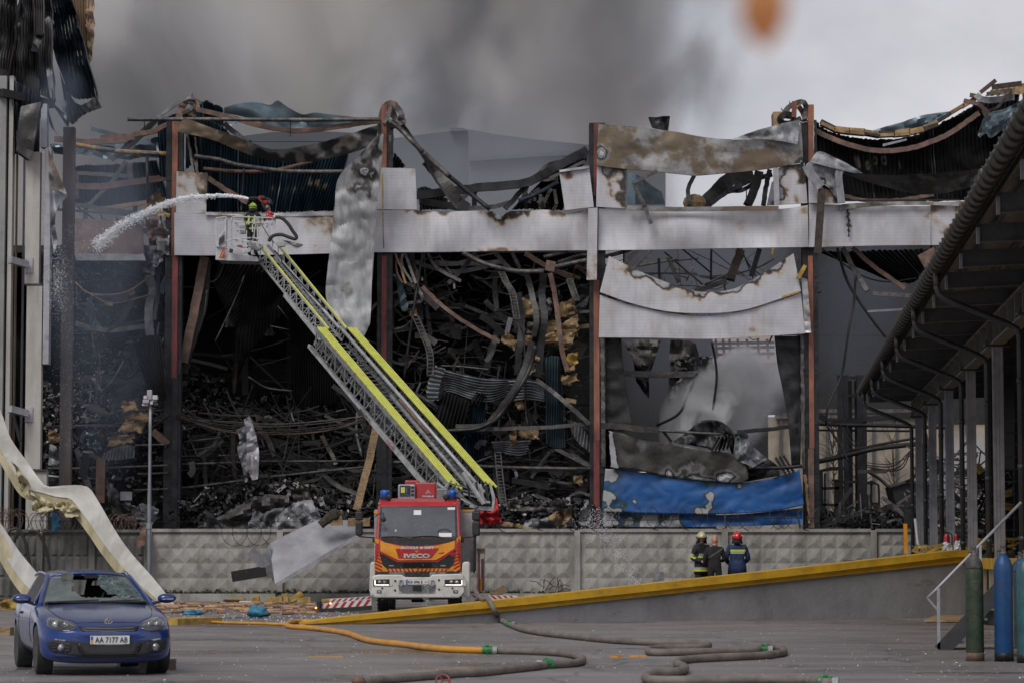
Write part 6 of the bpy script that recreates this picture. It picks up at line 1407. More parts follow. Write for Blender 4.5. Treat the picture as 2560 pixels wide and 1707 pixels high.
bp_('plate_band', pz('1410,762 1422,762 1422,799 1410,799'), 'bluelamp', DT-.262, .003, pl)
text('lettering', 'KA 096 E', (tx(1482), DT-.268, tz(779)), .082, M['darktext'], pl, bold=.015, width=112*KZ)
cross_mark(Vector((tx(1560), DT-.268, tz(778))), .042, M['orange'], pl)
# wheel arches, wheels, chassis
for x0, x1 in ((1122,1170), (1832,1898)):
 m = MB(); m.prism([(tx(a), tz(b)) for a, b in ((x0+6,640),(x0+20,625),(x1-8,622),(x1,640),(x1,900),(x0+10,890),(x0,840))][::-1], DT+.1, DT+1.6); m.build('wheel_arch', M['white'], tr, bevel=.05)
def truck_wheel(x, y):
 w_ = MB().lathe([(.30,-.15),(.47,-.15),(.52,-.10),(.52,.10),(.47,.15),(.30,.15)], (x, y, .52), 24, 'x').build('wheel', M['black'], tr, smooth=False)
 m = MB()
 for i in range(26):
  a = 2*math.pi*i/26
  for s in (-.09,.09): m.box((x+s, y+math.sin(a)*.525, .52+math.cos(a)*.525), (.14,.06,.03), Matrix.Rotation(-a, 3, 'X'))
 tag(m.build('tread', M['black'], w_), kind='stuff')
 MB().lathe([(.29,-.12),(.26,-.13),(.12,-.16),(.12,.16),(.26,.13),(.29,.12)], (x, y, .52), 18, 'x').build('rim', M['aludk'], w_)
for y in (DT+1.0, DT+5.6):
 for x in (TC-1.02, TC+1.02): truck_wheel(x, y)
MB().bx(TC-.95, TC+.95, DT+.0, DT+.2, tz(915), tz(898)).build('underrun_bar', M['black'], tr)
MB().bx(TC-.4, TC+.4, DT+.4, DT+9, .55, 1.0).build('chassis', M['black'], tr)
MB().lathe([(.02,-.2),(.22,-.2),(.22,.2),(.02,.2)], (TC, DT+1.0, .5), 12, 'x').build('axle', M['black'], tr)
# bodywork behind the cab
bd = MB().bx(tx(1130), tx(1830)+.34, DT+2.35, DT+8.5, 1.15, tz(212)).build('body', M['tread'], tr, bevel=.02)
MB().bx(tx(1130)-.01, tx(1130)+.2, DT+2.33, DT+2.349, tz(245), tz(225)).build('body_stripe', M['orange'], bd)
MB().bx(tx(1828), tx(1910), DT+2.33, DT+2.348, tz(228), tz(212)).build('body_stripe', M['orange'], bd)
MB().bx(tx(1920), tx(1940), DT+2.2, DT+2.34, tz(700), tz(225)).build('edge_rail', M['steeldark'], bd)
for y in (360, 470, 555, 620, 700): MB().box((tx(1924), DT+2.18, tz(y)), (.06,.08,.1)).build('latch', M['steeldark'], bd)
px = tx(1970)
MB().bx(tx(1938), tx(2008), DT+3.6, DT+3.72, tz(560), tz(518)).build('step_top', M['wood'], bd); 
for a, b in ((1940,1948),(1998,2006)): MB().bx(tx(a), tx(b), DT+3.6, DT+3.7, tz(900), tz(540)).build('step_post', M['alu'], bd)
MB().bx(tx(1950), tx(1966), DT+3.7, DT+3.8, tz(850), tz(560)).build('step_panel', M['red'], bd); MB().bx(tx(1975), tx(1997), DT+3.7, DT+3.8, tz(860), tz(600)).build('step_panel', M['red'], bd)
MB().bx(tx(1966), tx(1985), DT+3.65, DT+3.69, tz(860), tz(760)).build('step_mark', M['orange'], bd)
# outriggers with red and white boards
def board(x0, y0, x1, y1, dd, h=.2):
 a, b = P(560+x0/3.093, 1200+y0/3.093, dd), P(560+x1/3.093, 1200+y1/3.093, dd)
 o = MB().beam(a, b, .06, h).build('outrigger_board', M['whitetext'], tr); n = 7
 for i in range(n):
  p0, p1 = a.lerp(b, (i+.1)/n), a.lerp(b, (i+.55)/n); k = .09*(1 if x0 < 1500 else -1)
  y = -.034; up = Vector((0,0,h/2-.004)); sh = Vector((k,0,0)); o_ = Vector((0,y,0))
  MB().add([p0-up-sh+o_, p1-up-sh+o_, p1+up+sh+o_, p0+up+sh+o_], [(0,1,2,3)]).build('red_stripe', M['stripe_red'], o)
 return o
board(820,940,1140,918,84.2,.18); board(715,990,1140,950,83.4,.26); board(1930,905,2270,912,83.4,.16)
MB().beam(P(560+720/3.093, 1200+1008/3.093, 83.3), P(560+1140/3.093, 1200+975/3.093, 83.3), .2, .07).build('outrigger_beam', M['black'], tr)
MB().beam(P(560+700/3.093, 1200+1010/3.093, 83.2), P(560+1140/3.093, 1200+985/3.093, 83.2), .3, .12).build('outrigger_beam', M['black'], tr)
c = P(560+735/3.093, 1200+1030/3.093, 83.3); MB().lathe([(.30,0),(.30,.05),(.08,.08),(.08,.3)], (c.x, 83.3, .0), 14).build('outrigger_foot', M['black'], tr)
M['amber'] = mat('amber_led', (.9,.25,.05), (.9,.25,.05), 3, .3, 0, 0, emis=((1,.3,.08), 3))
for a, b in ((711,985),(823,950)): MB().ball(P(560+a/3.093, 1200+b/3.093, 83.2), .03, 8, 5).build('marker_light', M['amber'], tr)

# equipment behind the cab roof
q_ = lambda x, y, d: P(560+x/3.093, 1200+y/3.093, d)
def rbox(name, x0, x1, y0, y1, d, th, mt, parent=tr, bev=.04):
 a, b = q_(x0, y1, d), q_(x1, y0, d); return MB().bx(a.x, b.x, d, d+th, a.z, b.z).build(name, M[mt], parent, bevel=bev)
gen = rbox('generator', 1480, 1640, 15, 150, DT+3.2, .9, 'red'); rbox('red_cover', 1398, 1510, -2, 60, DT+3.9, .5, 'red')
ctl = rbox('control_box', 1345, 1478, 30, 150, DT+3.0, .7, 'steelgrey'); rbox('box_face', 1360, 1440, 38, 120, DT+2.97, .03, 'steeldark', ctl, 0)
rbox('display', 1368, 1398, 52, 95, DT+2.95, .02, 'hivis', ctl, 0); rbox('dial', 1404, 1416, 60, 90, DT+2.95, .02, 'bluelamp', ctl, 0); rbox('button_strip', 1424, 1434, 55, 105, DT+2.95, .02, 'darktext', ctl, 0)
for i in range(3): rbox('vent', 1446, 1470, 45+i*28, 60+i*28, DT+2.97, .03, 'black', ctl, 0)
text('lettering', 'MAGIRUS', (q_(1578,122,DT+3.18)), .055, M['whitetext'], gen, bold=.02, width=90*KZ)
c = q_(1578,92,DT+3.17); m = MB()
for a, b in (((-.07,-.05),(-.0,.07)), ((0,.07),(.075,-.05)), ((-.02,-.05),(.02,.02))): m.beam(c+Vector((a[0],0,a[1])), c+Vector((b[0],0,b[1])), .02, .01)
m.build('maker_emblem', M['whitetext'], gen)
rbox('turret_frame', 1640, 1730, 60, 150, DT+5, .8, 'aludk')

# ================================================================ the ladder
LB = Vector(P(1165, 1285, 88.0)); LT = Vector(P(632, 612, 100.0))
U_ = (LT-LB).normalized(); Wv = Vector((-U_.y, U_.x, 0)).normalized() * -1
if Wv.x < 0: Wv = -Wv
Nn = Wv.cross(U_).normalized()
if Nn.z < 0: Nn = -Nn
# solve the rail ends from the photo: left top rail of the wide bundle passes px(800,819)->(1124,1201), right one (869,820)->(1225,1203)
LLEN = (LT-LB).length
def onplane(px, py, t):
 """point on the ladder's own plane that shows at px, py"""
 o = Vector((0,0,CAMZ)); r = P(px, py, 90)-o; k = (LB-o).dot(Nn)/r.dot(Nn); return o+r*k
def truss(name, a, b, hgt, bays, mt, parent, side_w, lower=.10, post=.045, off=0):
 """one ladder side: lower rail, diagonal web; a, b = ends of its top rail"""
 up = -Nn*hgt; m = MB()
 m.beam(a+up, b+up, .05, lower, Nn); o = m.build('lower_rail', mt, parent)
 m = MB(); n = bays
 for i in range(n):
  p0, p1 = a.lerp(b, i/n), a.lerp(b, (i+1)/n); pm = (p0+p1)/2
  m.beam(p0, pm+up, post, post*.8, Wv); m.beam(pm+up, p1, post, post*.8, Wv)
  m.beam(p0+up*.04, p0+up, post*.7, post*.7, Wv)
 tag(m.build('web', mt, parent), kind='stuff')
 return o
la = empty_ = tr
lad = MB().beam(LB-Wv*.3-Nn*1.1, LB+Wv*.3-Nn*1.1, .3).build('ladder', M['aludk'], tr)
aL0, aL1 = onplane(1135, 1208, 0), onplane(803, 819, 0); aR0, aR1 = onplane(1222, 1204, 0), onplane(879, 820, 0)
# four nested stiles each side, lime yellow on top
for (s0, s1, sg) in ((aL0, aL1, 1), (aR0, aR1, -1)):
 for k in range(4):
  o = Wv*(.088*(k-1.5))
  t1 = s1+o+U_*(0)
  if k == (3 if sg > 0 else 0): t1 = t1
  MB().beam(s0+o-U_*.1*k, t1, .052, .05, Nn).build('top_rail', M['hivis'], lad)
 MB().beam(s0-Nn*.05, s1-Nn*.05, .34, .03, Nn).build('rail_bed', M['black'], lad)
 MB().beam(s0-Nn*.10+Wv*(-.18 if sg > 0 else .18), s1-Nn*.10+Wv*(-.18 if sg > 0 else .18), .02, .14, Nn).build('rail_side', M['aludk'] , lad)
oL, oR = Wv*-.17, Wv*.17
truss('a', aL0+oL, aL1+oL, .74, 13, M['aludk'], lad, 0); truss('b', aR0+oR, aR1+oR, .74, 13, M['aludk'], lad, 0)
truss('c', aL0+Wv*.05, aL1+Wv*.05, .60, 17, M['aludk'], lad, 0, .06, .03); truss('d', aR0-Wv*.05, aR1-Wv*.05, .60, 17, M['aludk'], lad, 0, .06, .03)
# heavy boxed lower rail of the base section
l0, l1 = aL0+oL-Nn*.80, aL1+oL-Nn*.80+U_*.15
m = MB(); m.beam(l0, l0.lerp(l1, .55), .07, .20, Nn); m.beam(l0.lerp(l1, .55), l1, .06, .12, Nn); lr = m.build('base_rail', M['alu'], lad)
xa = U_*-1; 
def on_rail(t): return l0.lerp(l1, t) - Wv*.04
ax_ = ((U_*-1).normalized(), Nn)
tdir = (l0-l1).normalized()
text('lettering', 'MAGIRUS', on_rail(.545), .10, M['darktext'], lr, bold=.02, width=.75, ax=(tdir, Nn), depth=.03)
text('lettering', 'АД 42', on_rail(.36), .14, M['stripe_red'], lr, bold=.02, width=.55, ax=(tdir, Nn), depth=.03)
# rungs and the deck between the rails
for i in range(40):
 t = (i+.5)/40; a = aL0.lerp(aL1, t)-Nn*.55; b = aR0.lerp(aR1, t)-Nn*.55
 MB().beam(a, b, .035).build('rung', M['aludk'], lad)
# pipes running up between the sides, and the hose reel gear
m = MB(); m.tube([aL0.lerp(aR0,.62)+Nn*.02-U_*.6, aL1.lerp(aR1,.62)+Nn*.02], .06, 8); m.build('water_pipe', M['alu'], lad, smooth=True)
m = MB(); m.tube([aL0.lerp(aR0,.40)-Nn*.1, aL0.lerp(aR0,.40).lerp(aL1.lerp(aR1,.4),.55)-Nn*.05], .07, 8); m.build('boom_cylinder', M['aludk'], lad, smooth=True)
m = MB(); m.tube([aL0.lerp(aR0,.5).lerp(aL1.lerp(aR1,.5),.30), aL0.lerp(aR0,.52).lerp(aL1.lerp(aR1,.52),.52)], .055, 8); m.build('drain_hose', M['rust'], lad, smooth=True)
# gear at the end of the bundle, lower left of its tip
rnd = random.Random(3); m = MB()
for i in range(60):
 t = .80+.20*rnd.random(); p = aL0.lerp(aL1, t)-Nn*rnd.uniform(.1,.8)+Wv*rnd.uniform(-.2,.5); v = Vector((rnd.gauss(0,1), rnd.gauss(0,1), rnd.gauss(0,1))).normalized()*rnd.uniform(.06,.22)
 m.beam(p-v, p+v, rnd.uniform(.02,.06))
tag(m.build('pulley_gear', M['aludk'], lad), kind='stuff')
m = MB()
for i in range(110):
 t = rnd.random()*.9; p = aL0.lerp(aL1, t)-Nn*rnd.uniform(.35,.7)+Wv*rnd.uniform(-.1,1.0); v = (U_*rnd.uniform(-1,1)+Wv*rnd.uniform(-.5,.5)+Nn*rnd.uniform(-.6,.6)).normalized()*rnd.uniform(.08,.35)
 m.beam(p-v, p+v, rnd.uniform(.015,.04))
tag(m.build('cross_bracing', M['aludk'], lad), kind='stuff')
# extended inner section
b0L, b1L = onplane(822, 822, 0), onplane(652, 615, 0); b0R, b1R = onplane(866, 820, 0), onplane(697, 612, 0)
for s0, s1 in ((b0L, b1L), (b0R, b1R)):
 MB().beam(s0, s1, .05, .05, Nn).build('top_rail', M['hivis'], lad); MB().beam(s0-Nn*.04, s1-Nn*.04, .07, .05, Nn).build('rail_bed', M['alu'], lad)
 truss('e', s0-Nn*.05, s1-Nn*.05, .46, 11, M['alu'], lad, 0, .07, .035)
for i in range(18):
 t = (i+.5)/18; MB().beam(b0L.lerp(b1L, t)-Nn*.42, b0R.lerp(b1R, t)-Nn*.42, .03).build('rung', M['alu'], lad)
c0L, c1L = onplane(800, 819, 0).lerp(onplane(1135,1208,0), -.0), onplane(700, 702, 0)
MB().beam(b0L+Wv*-.10-Nn*.52, b0L.lerp(b1L,.55)+Wv*-.10-Nn*.52, .05, .10, Nn).build('lower_rail', M['alu'], lad)
m = MB(); m.tube([b0L.lerp(b0R,.6), b0L.lerp(b0R,.6).lerp(b1L.lerp(b1R,.4),.5), b1L.lerp(b1R,.4)], .055, 8); m.build('water_pipe', M['alu'], lad, smooth=True)
m = MB(); m.tube([P(*p, 97) for p in q('B','1000,1330 1060,1400 1080,1450')]+[b0L.lerp(b1L,.2).lerp(b0R.lerp(b1R,.2),.7)], .03, 6, n=20); m.build('cable', M['black'], lad)
m = MB()
for i in range(30):
 t = rnd.random(); p = b0L.lerp(b1L, t)-Nn*rnd.uniform(.2,.42)+Wv*rnd.uniform(0,.6); v = (U_*rnd.uniform(-1,1)+Wv*rnd.uniform(-.5,.5)).normalized()*rnd.uniform(.08,.25)
 m.beam(p-v, p+v, .022)
tag(m.build('cross_bracing', M['alu'], lad), kind='stuff')
# foot of the ladder: pale head plate, struts, red tarpaulin
m = MB(); pts = [P(*p, 87.4) for p in q('M','2050,25 2068,30 2098,130 2085,245 2068,240 2075,150')]
m.prism([(p.x, p.z) for p in pts][::-1], 87.3, 87.5); m.build('head_plate', M['alu'], lad)
for s in ('1735,20 1900,60', '1800,110 1960,205', '1830,140 1990,225', '1850,170 2000,235', '1880,30 2030,180', '1930,20 2000,150', '1980,30 2010,180', '2020,30 2050,190', '1830,70 1990,110', '1850,100 1960,130', '1900,200 2080,215', '1950,215 2075,230', '1960,150 2060,170', '1680,90 1760,0', '1700,130 1800,20', '1650,20 1740,90', '1790,60 1890,190'):
 a, b = [P(*p, 87.7+rnd.uniform(-.3,.5)) for p in q('M', s)]; MB().beam(a, b, rnd.choice([.04,.06,.08])).build('strut', M[rnd.choice(['alu','aludk'])], lad)
for s in ('1870,-10 1890,60 1900,130 1960,190', '1950,10 1960,80 1990,190'):
 MB().tube([P(*p, 87.5) for p in q('M', s)], .035, 6, n=10).build('hydraulic_hose', M['black'], lad)
m = MB(); m.tube([P(*p, 87.2) for p in q('M','1845,-60 2010,180')], .075, 8); m.build('boom_cylinder', M['alu'], lad)
sheet_mb(q('M','1975,232 2040,245 2085,225 2105,130 2112,150'), q('M','1978,340 2060,345 2100,335 2145,325 2125,240'), 87.0, nu=22, nv=10, thick=.3, crump=.35, cs=3, seed=4).build('tarpaulin', M['redcloth'], tr, smooth=True)
MB().bx(q_(1975,0,87.5).x, q_(2090,0,87.5).x, 87.2, 88.6, q_(0,352,87.5).z, q_(0,338,87.5).z).build('turntable_plate', M['black'], tr)
MB().lathe([(.9,0),(.9,.25),(.7,.3),(.7,.6)], (TC+.6, 88.3, 1.9), 20).build('turntable', M['red'], tr)
MB().bx(TC-.2, TC+1.2, 87.9, 88.8, 2.3, 2.85).build('turntable_frame', M['aludk'], tr)

# ================================================================ the basket
DB = 99.6
bk = empty('ladder_basket', P(625, 640, DB), 'white rescue basket with open railings at the tip of the raised ladder', 'rescue basket')
ORG[bk.name] = Vector(bk.location)
def bb(name, s, w_, mt='alu', d=DB, n=None, parent=bk):
 pts = [P(*p, d) for p in q('B', s)]
 m = MB()
 if len(pts) == 2: m.beam(pts[0], pts[1], w_)
 else: m.tube(pts, w_/2, 6, n=n or 4*len(pts))
 return m.build(name, M[mt], parent)
def bplate(name, s, d, th, mt, parent=bk, bev=0):
 return MB().prism([(P(*p,d).x, P(*p,d).z) for p in q('B', s)][::-1], d, d+th).build(name, M[mt], parent, bevel=bev)
M['wht'] = mat('white_basket_paint', (.50,.50,.51), (.42,.42,.43), 3, .4, .1, .05, dirt=((.12,.12,.12), .4, 5, None))
bplate('floor_skirt', '518,1405 524,1300 640,1310 650,1345 860,1380 870,1418 620,1412', DB-.2, .1, 'wht', bev=.01)
bplate('floor', '530,1400 880,1412 890,1395 535,1380', DB-.1, 1.5, 'aludk')
bplate('gate_panel', '522,1300 535,1240 545,1210 590,1160 598,1075 608,1075 603,1300', DB-.3, .06, 'wht', bev=.01)
bplate('dark_mesh', '548,1225 592,1165 598,1260 545,1300', DB-.33, .02, 'steelgrey')
for i in range(5): bb('stripe', f'{550+i*9},{1228-i*7} {548+i*9},{1285-i*6}', .02, 'black', DB-.36)
tri = bplate('warning_triangle', '548,1390 590,1290 594,1390', DB-.34, .02, 'stripe_red'); bplate('triangle_centre', '562,1382 585,1325 586,1382', DB-.37, .02, 'orange', tri); bplate('triangle_core', '572,1376 580,1350 581,1376', DB-.40, .02, 'stripe_red', tri)
for s, w_ in (('525,1065 524,1300',.05), ('600,1058 604,1300',.06), ('612,1060 615,1250',.04), ('630,1085 628,1230',.05), ('655,1060 650,1090',.05), ('685,1100 686,1300',.05), ('700,1105 700,1300',.04), ('820,1075 822,1180',.04), ('905,1080 910,1250',.05), ('940,1100 945,1240',.05), ('985,1060 980,1250',.06), ('1003,1060 1000,1200',.06), ('740,1200 742,1300',.04), ('860,1100 862,1240',.04)):
 bb('railing_post', s, w_, 'wht', DB-.2)
for s, w_ in (('522,1065 600,1056 610,1075',.05), ('650,1090 655,1062 690,1055 960,1062 985,1070 1000,1060',.05), ('660,1095 980,1105',.045), ('655,1060 652,1090 690,1095',.04), ('625,1240 700,1235 830,1225 860,1240',.05), ('690,1160 760,1155',.04), ('600,1250 640,1245',.05), ('640,1090 700,1110 720,1200',.04), ('540,1110 595,1105',.035), ('545,1210 560,1120 590,1110',.035), ('830,1240 850,1110 900,1090',.04), ('920,1200 930,1130 980,1110',.04), ('700,1240 850,1262',.05), ('690,1290 760,1300 850,1262 870,1255',.06)):
 bb('railing', s, w_, 'wht', DB-.25)
bb('railing', '650,1075 990,1080', .045, 'alu', DB+1.2); bb('railing', '530,1080 650,1075', .045, 'alu', DB+1.2)
for s in ('650,1080 650,1300','800,1080 800,1300','980,1080 985,1300'): bb('railing_post', s, .04, 'alu', DB+1.2)
bplate('support_arm', '630,1290 660,1285 690,1310 740,1330 800,1300 850,1250 870,1265 800,1340 740,1358 690,1345 650,1320 625,1345', DB-.5, .12, 'alu', bev=.01)
bplate('bracket', '780,1260 850,1255 900,1275 905,1300 860,1330 800,1300', DB-.6, .3, 'alu', bev=.02)
bplate('bracket', '1020,1250 1075,1260 1085,1290 1040,1300 1010,1275', DB-1.0, .3, 'alu', bev=.02)
for c_, r_ in (('835,1280',.07), ('1060,1270',.06), ('800,1255',.05), ('880,1285',.05)):
 MB().lathe([(r_,0),(r_,.06)], P(*q('B', c_)[0], DB-.75), 12, 'y').build('hinge_pin', M['aludk'], bk)
bplate('floodlight', '635,1310 660,1318 655,1350 628,1340', DB-.6, .15, 'black', bev=.02); bplate('control_console', '840,1060 880,1060 885,1130 845,1130', DB-.1, .2, 'steelgrey', bev=.02); bplate('red_box', '697,1282 735,1285 735,1300 697,1298', DB-.35, .1, 'stripe_red')
bplate('control_console', '705,1120 765,1118 765,1190 708,1192', DB+.1, .2, 'alu', bev=.02)
bb('joystick', '755,1075 775,1150 800,1210 860,1260', .03, 'black', DB-.4); bb('cable', '880,1090 920,1160 960,1220 1000,1270', .03, 'black', DB-.5)
# water cannon
wc = empty('water_cannon', P(*q('B','940,1000')[0], DB), 'red water cannon mounted on the basket rail', 'water cannon'); ORG[wc.name] = Vector(wc.location)
def wcp(name, s, w_, mt, n=None, d=DB-.1): return bb(name, s, w_, mt, d, n, wc)
wcp('barrel', '872,890 905,925 945,940', .15, 'red'); wcp('barrel', '790,905 840,900 880,905', .10, 'black', d=DB+.15)
bplate('body', '930,1035 945,1025 985,1040 1000,1050 995,1070 940,1075', DB-.25, .3, 'red', wc, .03); wcp('riser', '955,1075 955,980', .10, 'red')
for s, w_, mt in (('880,900 960,915 970,960',.10,'black'), ('900,940 930,990 950,1000',.12,'black'), ('885,890 930,905',.06,'black'), ('935,955 940,1000 930,1035',.04,'red'), ('960,970 965,1020 995,1040',.05,'black')): wcp('linkage', s, w_, mt)
for c_, r_, mt in (('960,940',.11,'black'), ('945,975',.08,'aludk'), ('905,900',.09,'black'), ('965,1025',.08,'red')):
 MB().ball(P(*q('B', c_)[0], DB-.15), r_, 10, 7).build('joint', M[mt], wc, smooth=True)
wcp('lever', '995,1015 990,1050', .03, 'red'); wcp('lever', '930,1015 995,1025', .025, 'aludk')
MB().tube([P(*p, DB-.35) for p in q('B','990,1058 1015,1056')], .075, 10).build('coupling', M['alu'], wc, smooth=True)
m = MB(); m.tube([P(*p, DB-.4) for p in q('B','1010,1056 1060,1065 1110,1110 1150,1170 1180,1215 1170,1235 1130,1225 1060,1200 1000,1205 970,1225 955,1255')], .062, 10, n=50)
m.out('feed_hose', M['black'], 'thick black hose looping from the water cannon down to the ladder', 'hose', smooth=True)
# ---- thin cab antennas and grab rails
m = MB(); m.tube([(tx(1620), DT+.9, tz(135)), (tx(1622), DT+.9, tz(95))], .006, 4); m.build('antenna', M['black'], tr)
# ================================================================ the blue car
def evalmesh(o):
 dg = bpy.context.evaluated_depsgraph_get(); return bpy.data.meshes.new_from_object(o.evaluated_get(dg))
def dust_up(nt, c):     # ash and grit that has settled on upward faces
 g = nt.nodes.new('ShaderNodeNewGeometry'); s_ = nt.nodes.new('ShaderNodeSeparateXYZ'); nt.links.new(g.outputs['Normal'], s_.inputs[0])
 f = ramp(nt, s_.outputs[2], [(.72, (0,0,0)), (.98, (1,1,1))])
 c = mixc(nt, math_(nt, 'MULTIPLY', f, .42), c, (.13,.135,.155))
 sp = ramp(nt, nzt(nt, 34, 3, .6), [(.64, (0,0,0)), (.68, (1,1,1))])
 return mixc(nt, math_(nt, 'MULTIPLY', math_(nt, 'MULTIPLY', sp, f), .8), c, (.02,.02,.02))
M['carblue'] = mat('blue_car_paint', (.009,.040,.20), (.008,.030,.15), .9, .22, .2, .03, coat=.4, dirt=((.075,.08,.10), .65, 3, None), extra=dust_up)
M['carglass'] = mat('pale_windscreen_glass', (.10,.12,.118), (.07,.085,.085), .8, .10, 0, .02, spec=.9, dirt=((.22,.23,.22), .5, 5, None), rvar=.05)
def crack_extra(nt, c):
 tc2 = nt.nodes.new('ShaderNodeTexCoord'); v = nt.nodes.new('ShaderNodeTexVoronoi'); v.feature = 'DISTANCE_TO_EDGE'; v.inputs['Scale'].default_value = 17
 nt.links.new(tc2.outputs['Object'], v.inputs['Vector'])
 f = ramp(nt, v.outputs['Distance'], [(.01, (1,1,1)), (.06, (0,0,0))])
 f = math_(nt, 'MULTIPLY', f, ramp(nt, nzt(nt, 5, 4, .6), [(.42, (0,0,0)), (.6, (1,1,1))]))
 return mixc(nt, f, c, (.40,.48,.47))
M['crackglass'] = mat('shattered_glass', (.07,.12,.12), (.02,.035,.035), 9, .25, 0, .9, 30, extra=crack_extra)
M['seat'] = mat('black_seat_fabric', (.012,.012,.014), (.018,.018,.02), 5, .9, 0, .2)
M['interior'] = mat('grey_interior', (.16,.165,.155), (.05,.05,.05), 3, .8, 0, .1)
aw = R(15.5)
car = empty('blue_car', (0,0,0), 'dark blue compact coupe with a smashed windscreen, standing at the left front', 'car', rz=aw)
c0 = G(106, 1684); rm = Matrix.Rotation(aw, 3, 'Z'); org = c0 - rm @ Vector((-.79, -1.29, 0)); org.z = 0
car.location = org
ORG[car.name] = Vector((0,0,0))     # children are written in the car's own metres, nose towards -Y
st = [ # y, zb, wl, wm, zm, ws, zs, zt
 (-2.135,.30,.36,.42,.42,.38,.52,.545), (-2.11,.20,.54,.62,.40,.57,.58,.60), (-2.04,.16,.70,.765,.40,.69,.62,.665), (-1.90,.155,.81,.865,.42,.79,.665,.735), (-1.70,.16,.84,.895,.50,.84,.72,.79),
 (-1.35,.20,.80,.905,.52,.865,.79,.855), (-1.0,.20,.80,.90,.54,.865,.84,.91), (-.72,.20,.80,.895,.56,.855,.88,.955), (-.5,.20,.80,.895,.56,.85,.90,.95), (.2,.20,.80,.895,.58,.84,.925,.94), (.9,.20,.81,.905,.60,.85,.95,.95),
 (1.35,.22,.82,.91,.62,.86,.965,.97), (1.75,.25,.78,.88,.62,.82,.96,.98), (2.0,.30,.70,.80,.60,.74,.93,.96), (2.1,.36,.55,.62,.58,.56,.85,.88)]
hull = MB(); ring = 0
for y, zb, wl, wm, zm, ws_, zs, zt in st:
 half = [(0,zb),(wl*.55,zb),(wl,zb+.03),((wl+wm)/2+.02,(zb+zm)/2),(wm,zm),(wm*.995,(zm*.5+zs*.5)),(ws_+.02,zs-.02),(ws_*.93,zs+.025*(zt>zs)),(ws_*.62,zt-.012),(ws_*.28,zt-.002)]
 ringp = [(x, z) for x, z in half] + [(0, zt)] + [(-x, z) for x, z in half[:0:-1]]
 ring = len(ringp)
 # nose and tail bow in plan: sides sit further back than the middle
 bow = .16 if y < -1.6 else (-.08 if y > 1.8 else 0)
 hull.v += [Vector((x, y+bow*(abs(x)/.9)**2, z)) for x, z in ringp]; hull.a += [0]*ring
for i in range(len(st)-1):
 for k in range(ring):
  hull.f.append((i*ring+k, i*ring+(k+1) % ring, (i+1)*ring+(k+1) % ring, (i+1)*ring+k))
hull.f.append(tuple(range(ring))[::-1]); hull.f.append(tuple((len(st)-1)*ring+k for k in range(ring)))
hull.f = [f[::-1] for f in hull.f]
ho = hull.build('body', M['carblue'], None, smooth=True, sub=2)
hm = evalmesh(ho)
bvh = BVHTree.FromPolygons([v.co.copy() for v in hm.vertices], [tuple(p.vertices) for p in hm.polygons])
cut = []
for y in (-1.29, 1.29):
 for s in (-1, 1):
  cm = MB().lathe([(.375,-.2),(.375,.2)], (s*.86, y, .325), 32, 'x').build('cutter', M['black'], None); cut.append(cm)
for cobj in cut:
 b = ho.modifiers.new('arch', 'BOOLEAN'); b.operation = 'DIFFERENCE'; b.object = cobj; b.solver = 'EXACT'
me = evalmesh(ho); ho.modifiers.clear(); ho.data = me
for p in me.polygons: p.use_smooth = True
for cobj in cut: bpy.data.objects.remove(cobj)
ho.parent = car
try:
 me.set_sharp_from_angle(angle=R(38))
except Exception: pass
def fy(x, z):
 h = bvh.ray_cast(Vector((x, -5, z)), Vector((0, 1, 0)))
 return h[0].y if h[0] else None
def patch(name, outline, off, mt, parent=ho, rings=5, n=44, thick=.03, smooth=True, bulge=0):
 o = [Vector((a, b, 0)) for a, b in outline]; o = resamp(o+[o[0]], n)[:-1]
 c = sum(o, Vector())/len(o); vs = []; last = -2
 pts = [c] + [c.lerp(p, k/rings) for k in range(1, rings+1) for p in o]
 for i, p in enumerate(pts):
  y = fy(p.x, p.y)
  if y is None: y = last
  last = y; k = 0 if i == 0 else ((i-1)//n+1)/rings
  vs.append((p.x, y-off-bulge*(1-k*k), p.y))
 fs = [(0, 1+(j+1) % n, 1+j) for j in range(n)]
 for k in range(rings-1):
  for j in range(n):
   a, b = 1+k*n+j, 1+k*n+(j+1) % n; fs.append((a, b, b+n, a+n))
 m0 = len(vs); vs += [(x, y+thick+off, z) for x, y, z in vs[-n:]]; base = 1+(rings-1)*n
 fs += [(base+j, base+(j+1) % n, m0+(j+1) % n, m0+j) for j in range(n)]
 # orient: outline given clockwise or not, let the renderer see both sides
 return MB().add(vs, fs).build(name, M[mt] if isinstance(mt, str) else mt, parent, smooth, local=True)
def mir(o): return [(-a, b) for a, b in o][::-1]
# headlights
hl = [(.415,.655),(.50,.715),(.62,.755),(.74,.765),(.78,.72),(.785,.66),(.72,.605),(.60,.585),(.50,.59),(.43,.62)]
M['hlglass'] = mat('headlight_glass', (.055,.06,.065), (.03,.032,.036), 6, .06, 0, 0, coat=1, rvar=.02)
for o in (hl, mir(hl)):
 h = patch('headlight', o, .006, 'hlglass'); s = 1 if o is hl else -1
 for cx, r_ in ((.56,.052), (.68,.060)):
  y = fy(s*cx, .665); MB().lathe([(r_,-.004),(r_,.004),(r_*.8,.010),(r_*.45,-.006),(.005,-.008)], (s*cx, y-.016, .668), 18, 'y').build('reflector', M['lens'], h, smooth=True, local=True)
 patch('lamp_eyebrow', [(s*a, b) for a, b in ((.44,.655),(.52,.70),(.62,.738),(.73,.748),(.73,.738),(.62,.726),(.53,.688),(.45,.645))], .012, 'aludk', h, thick=.01)
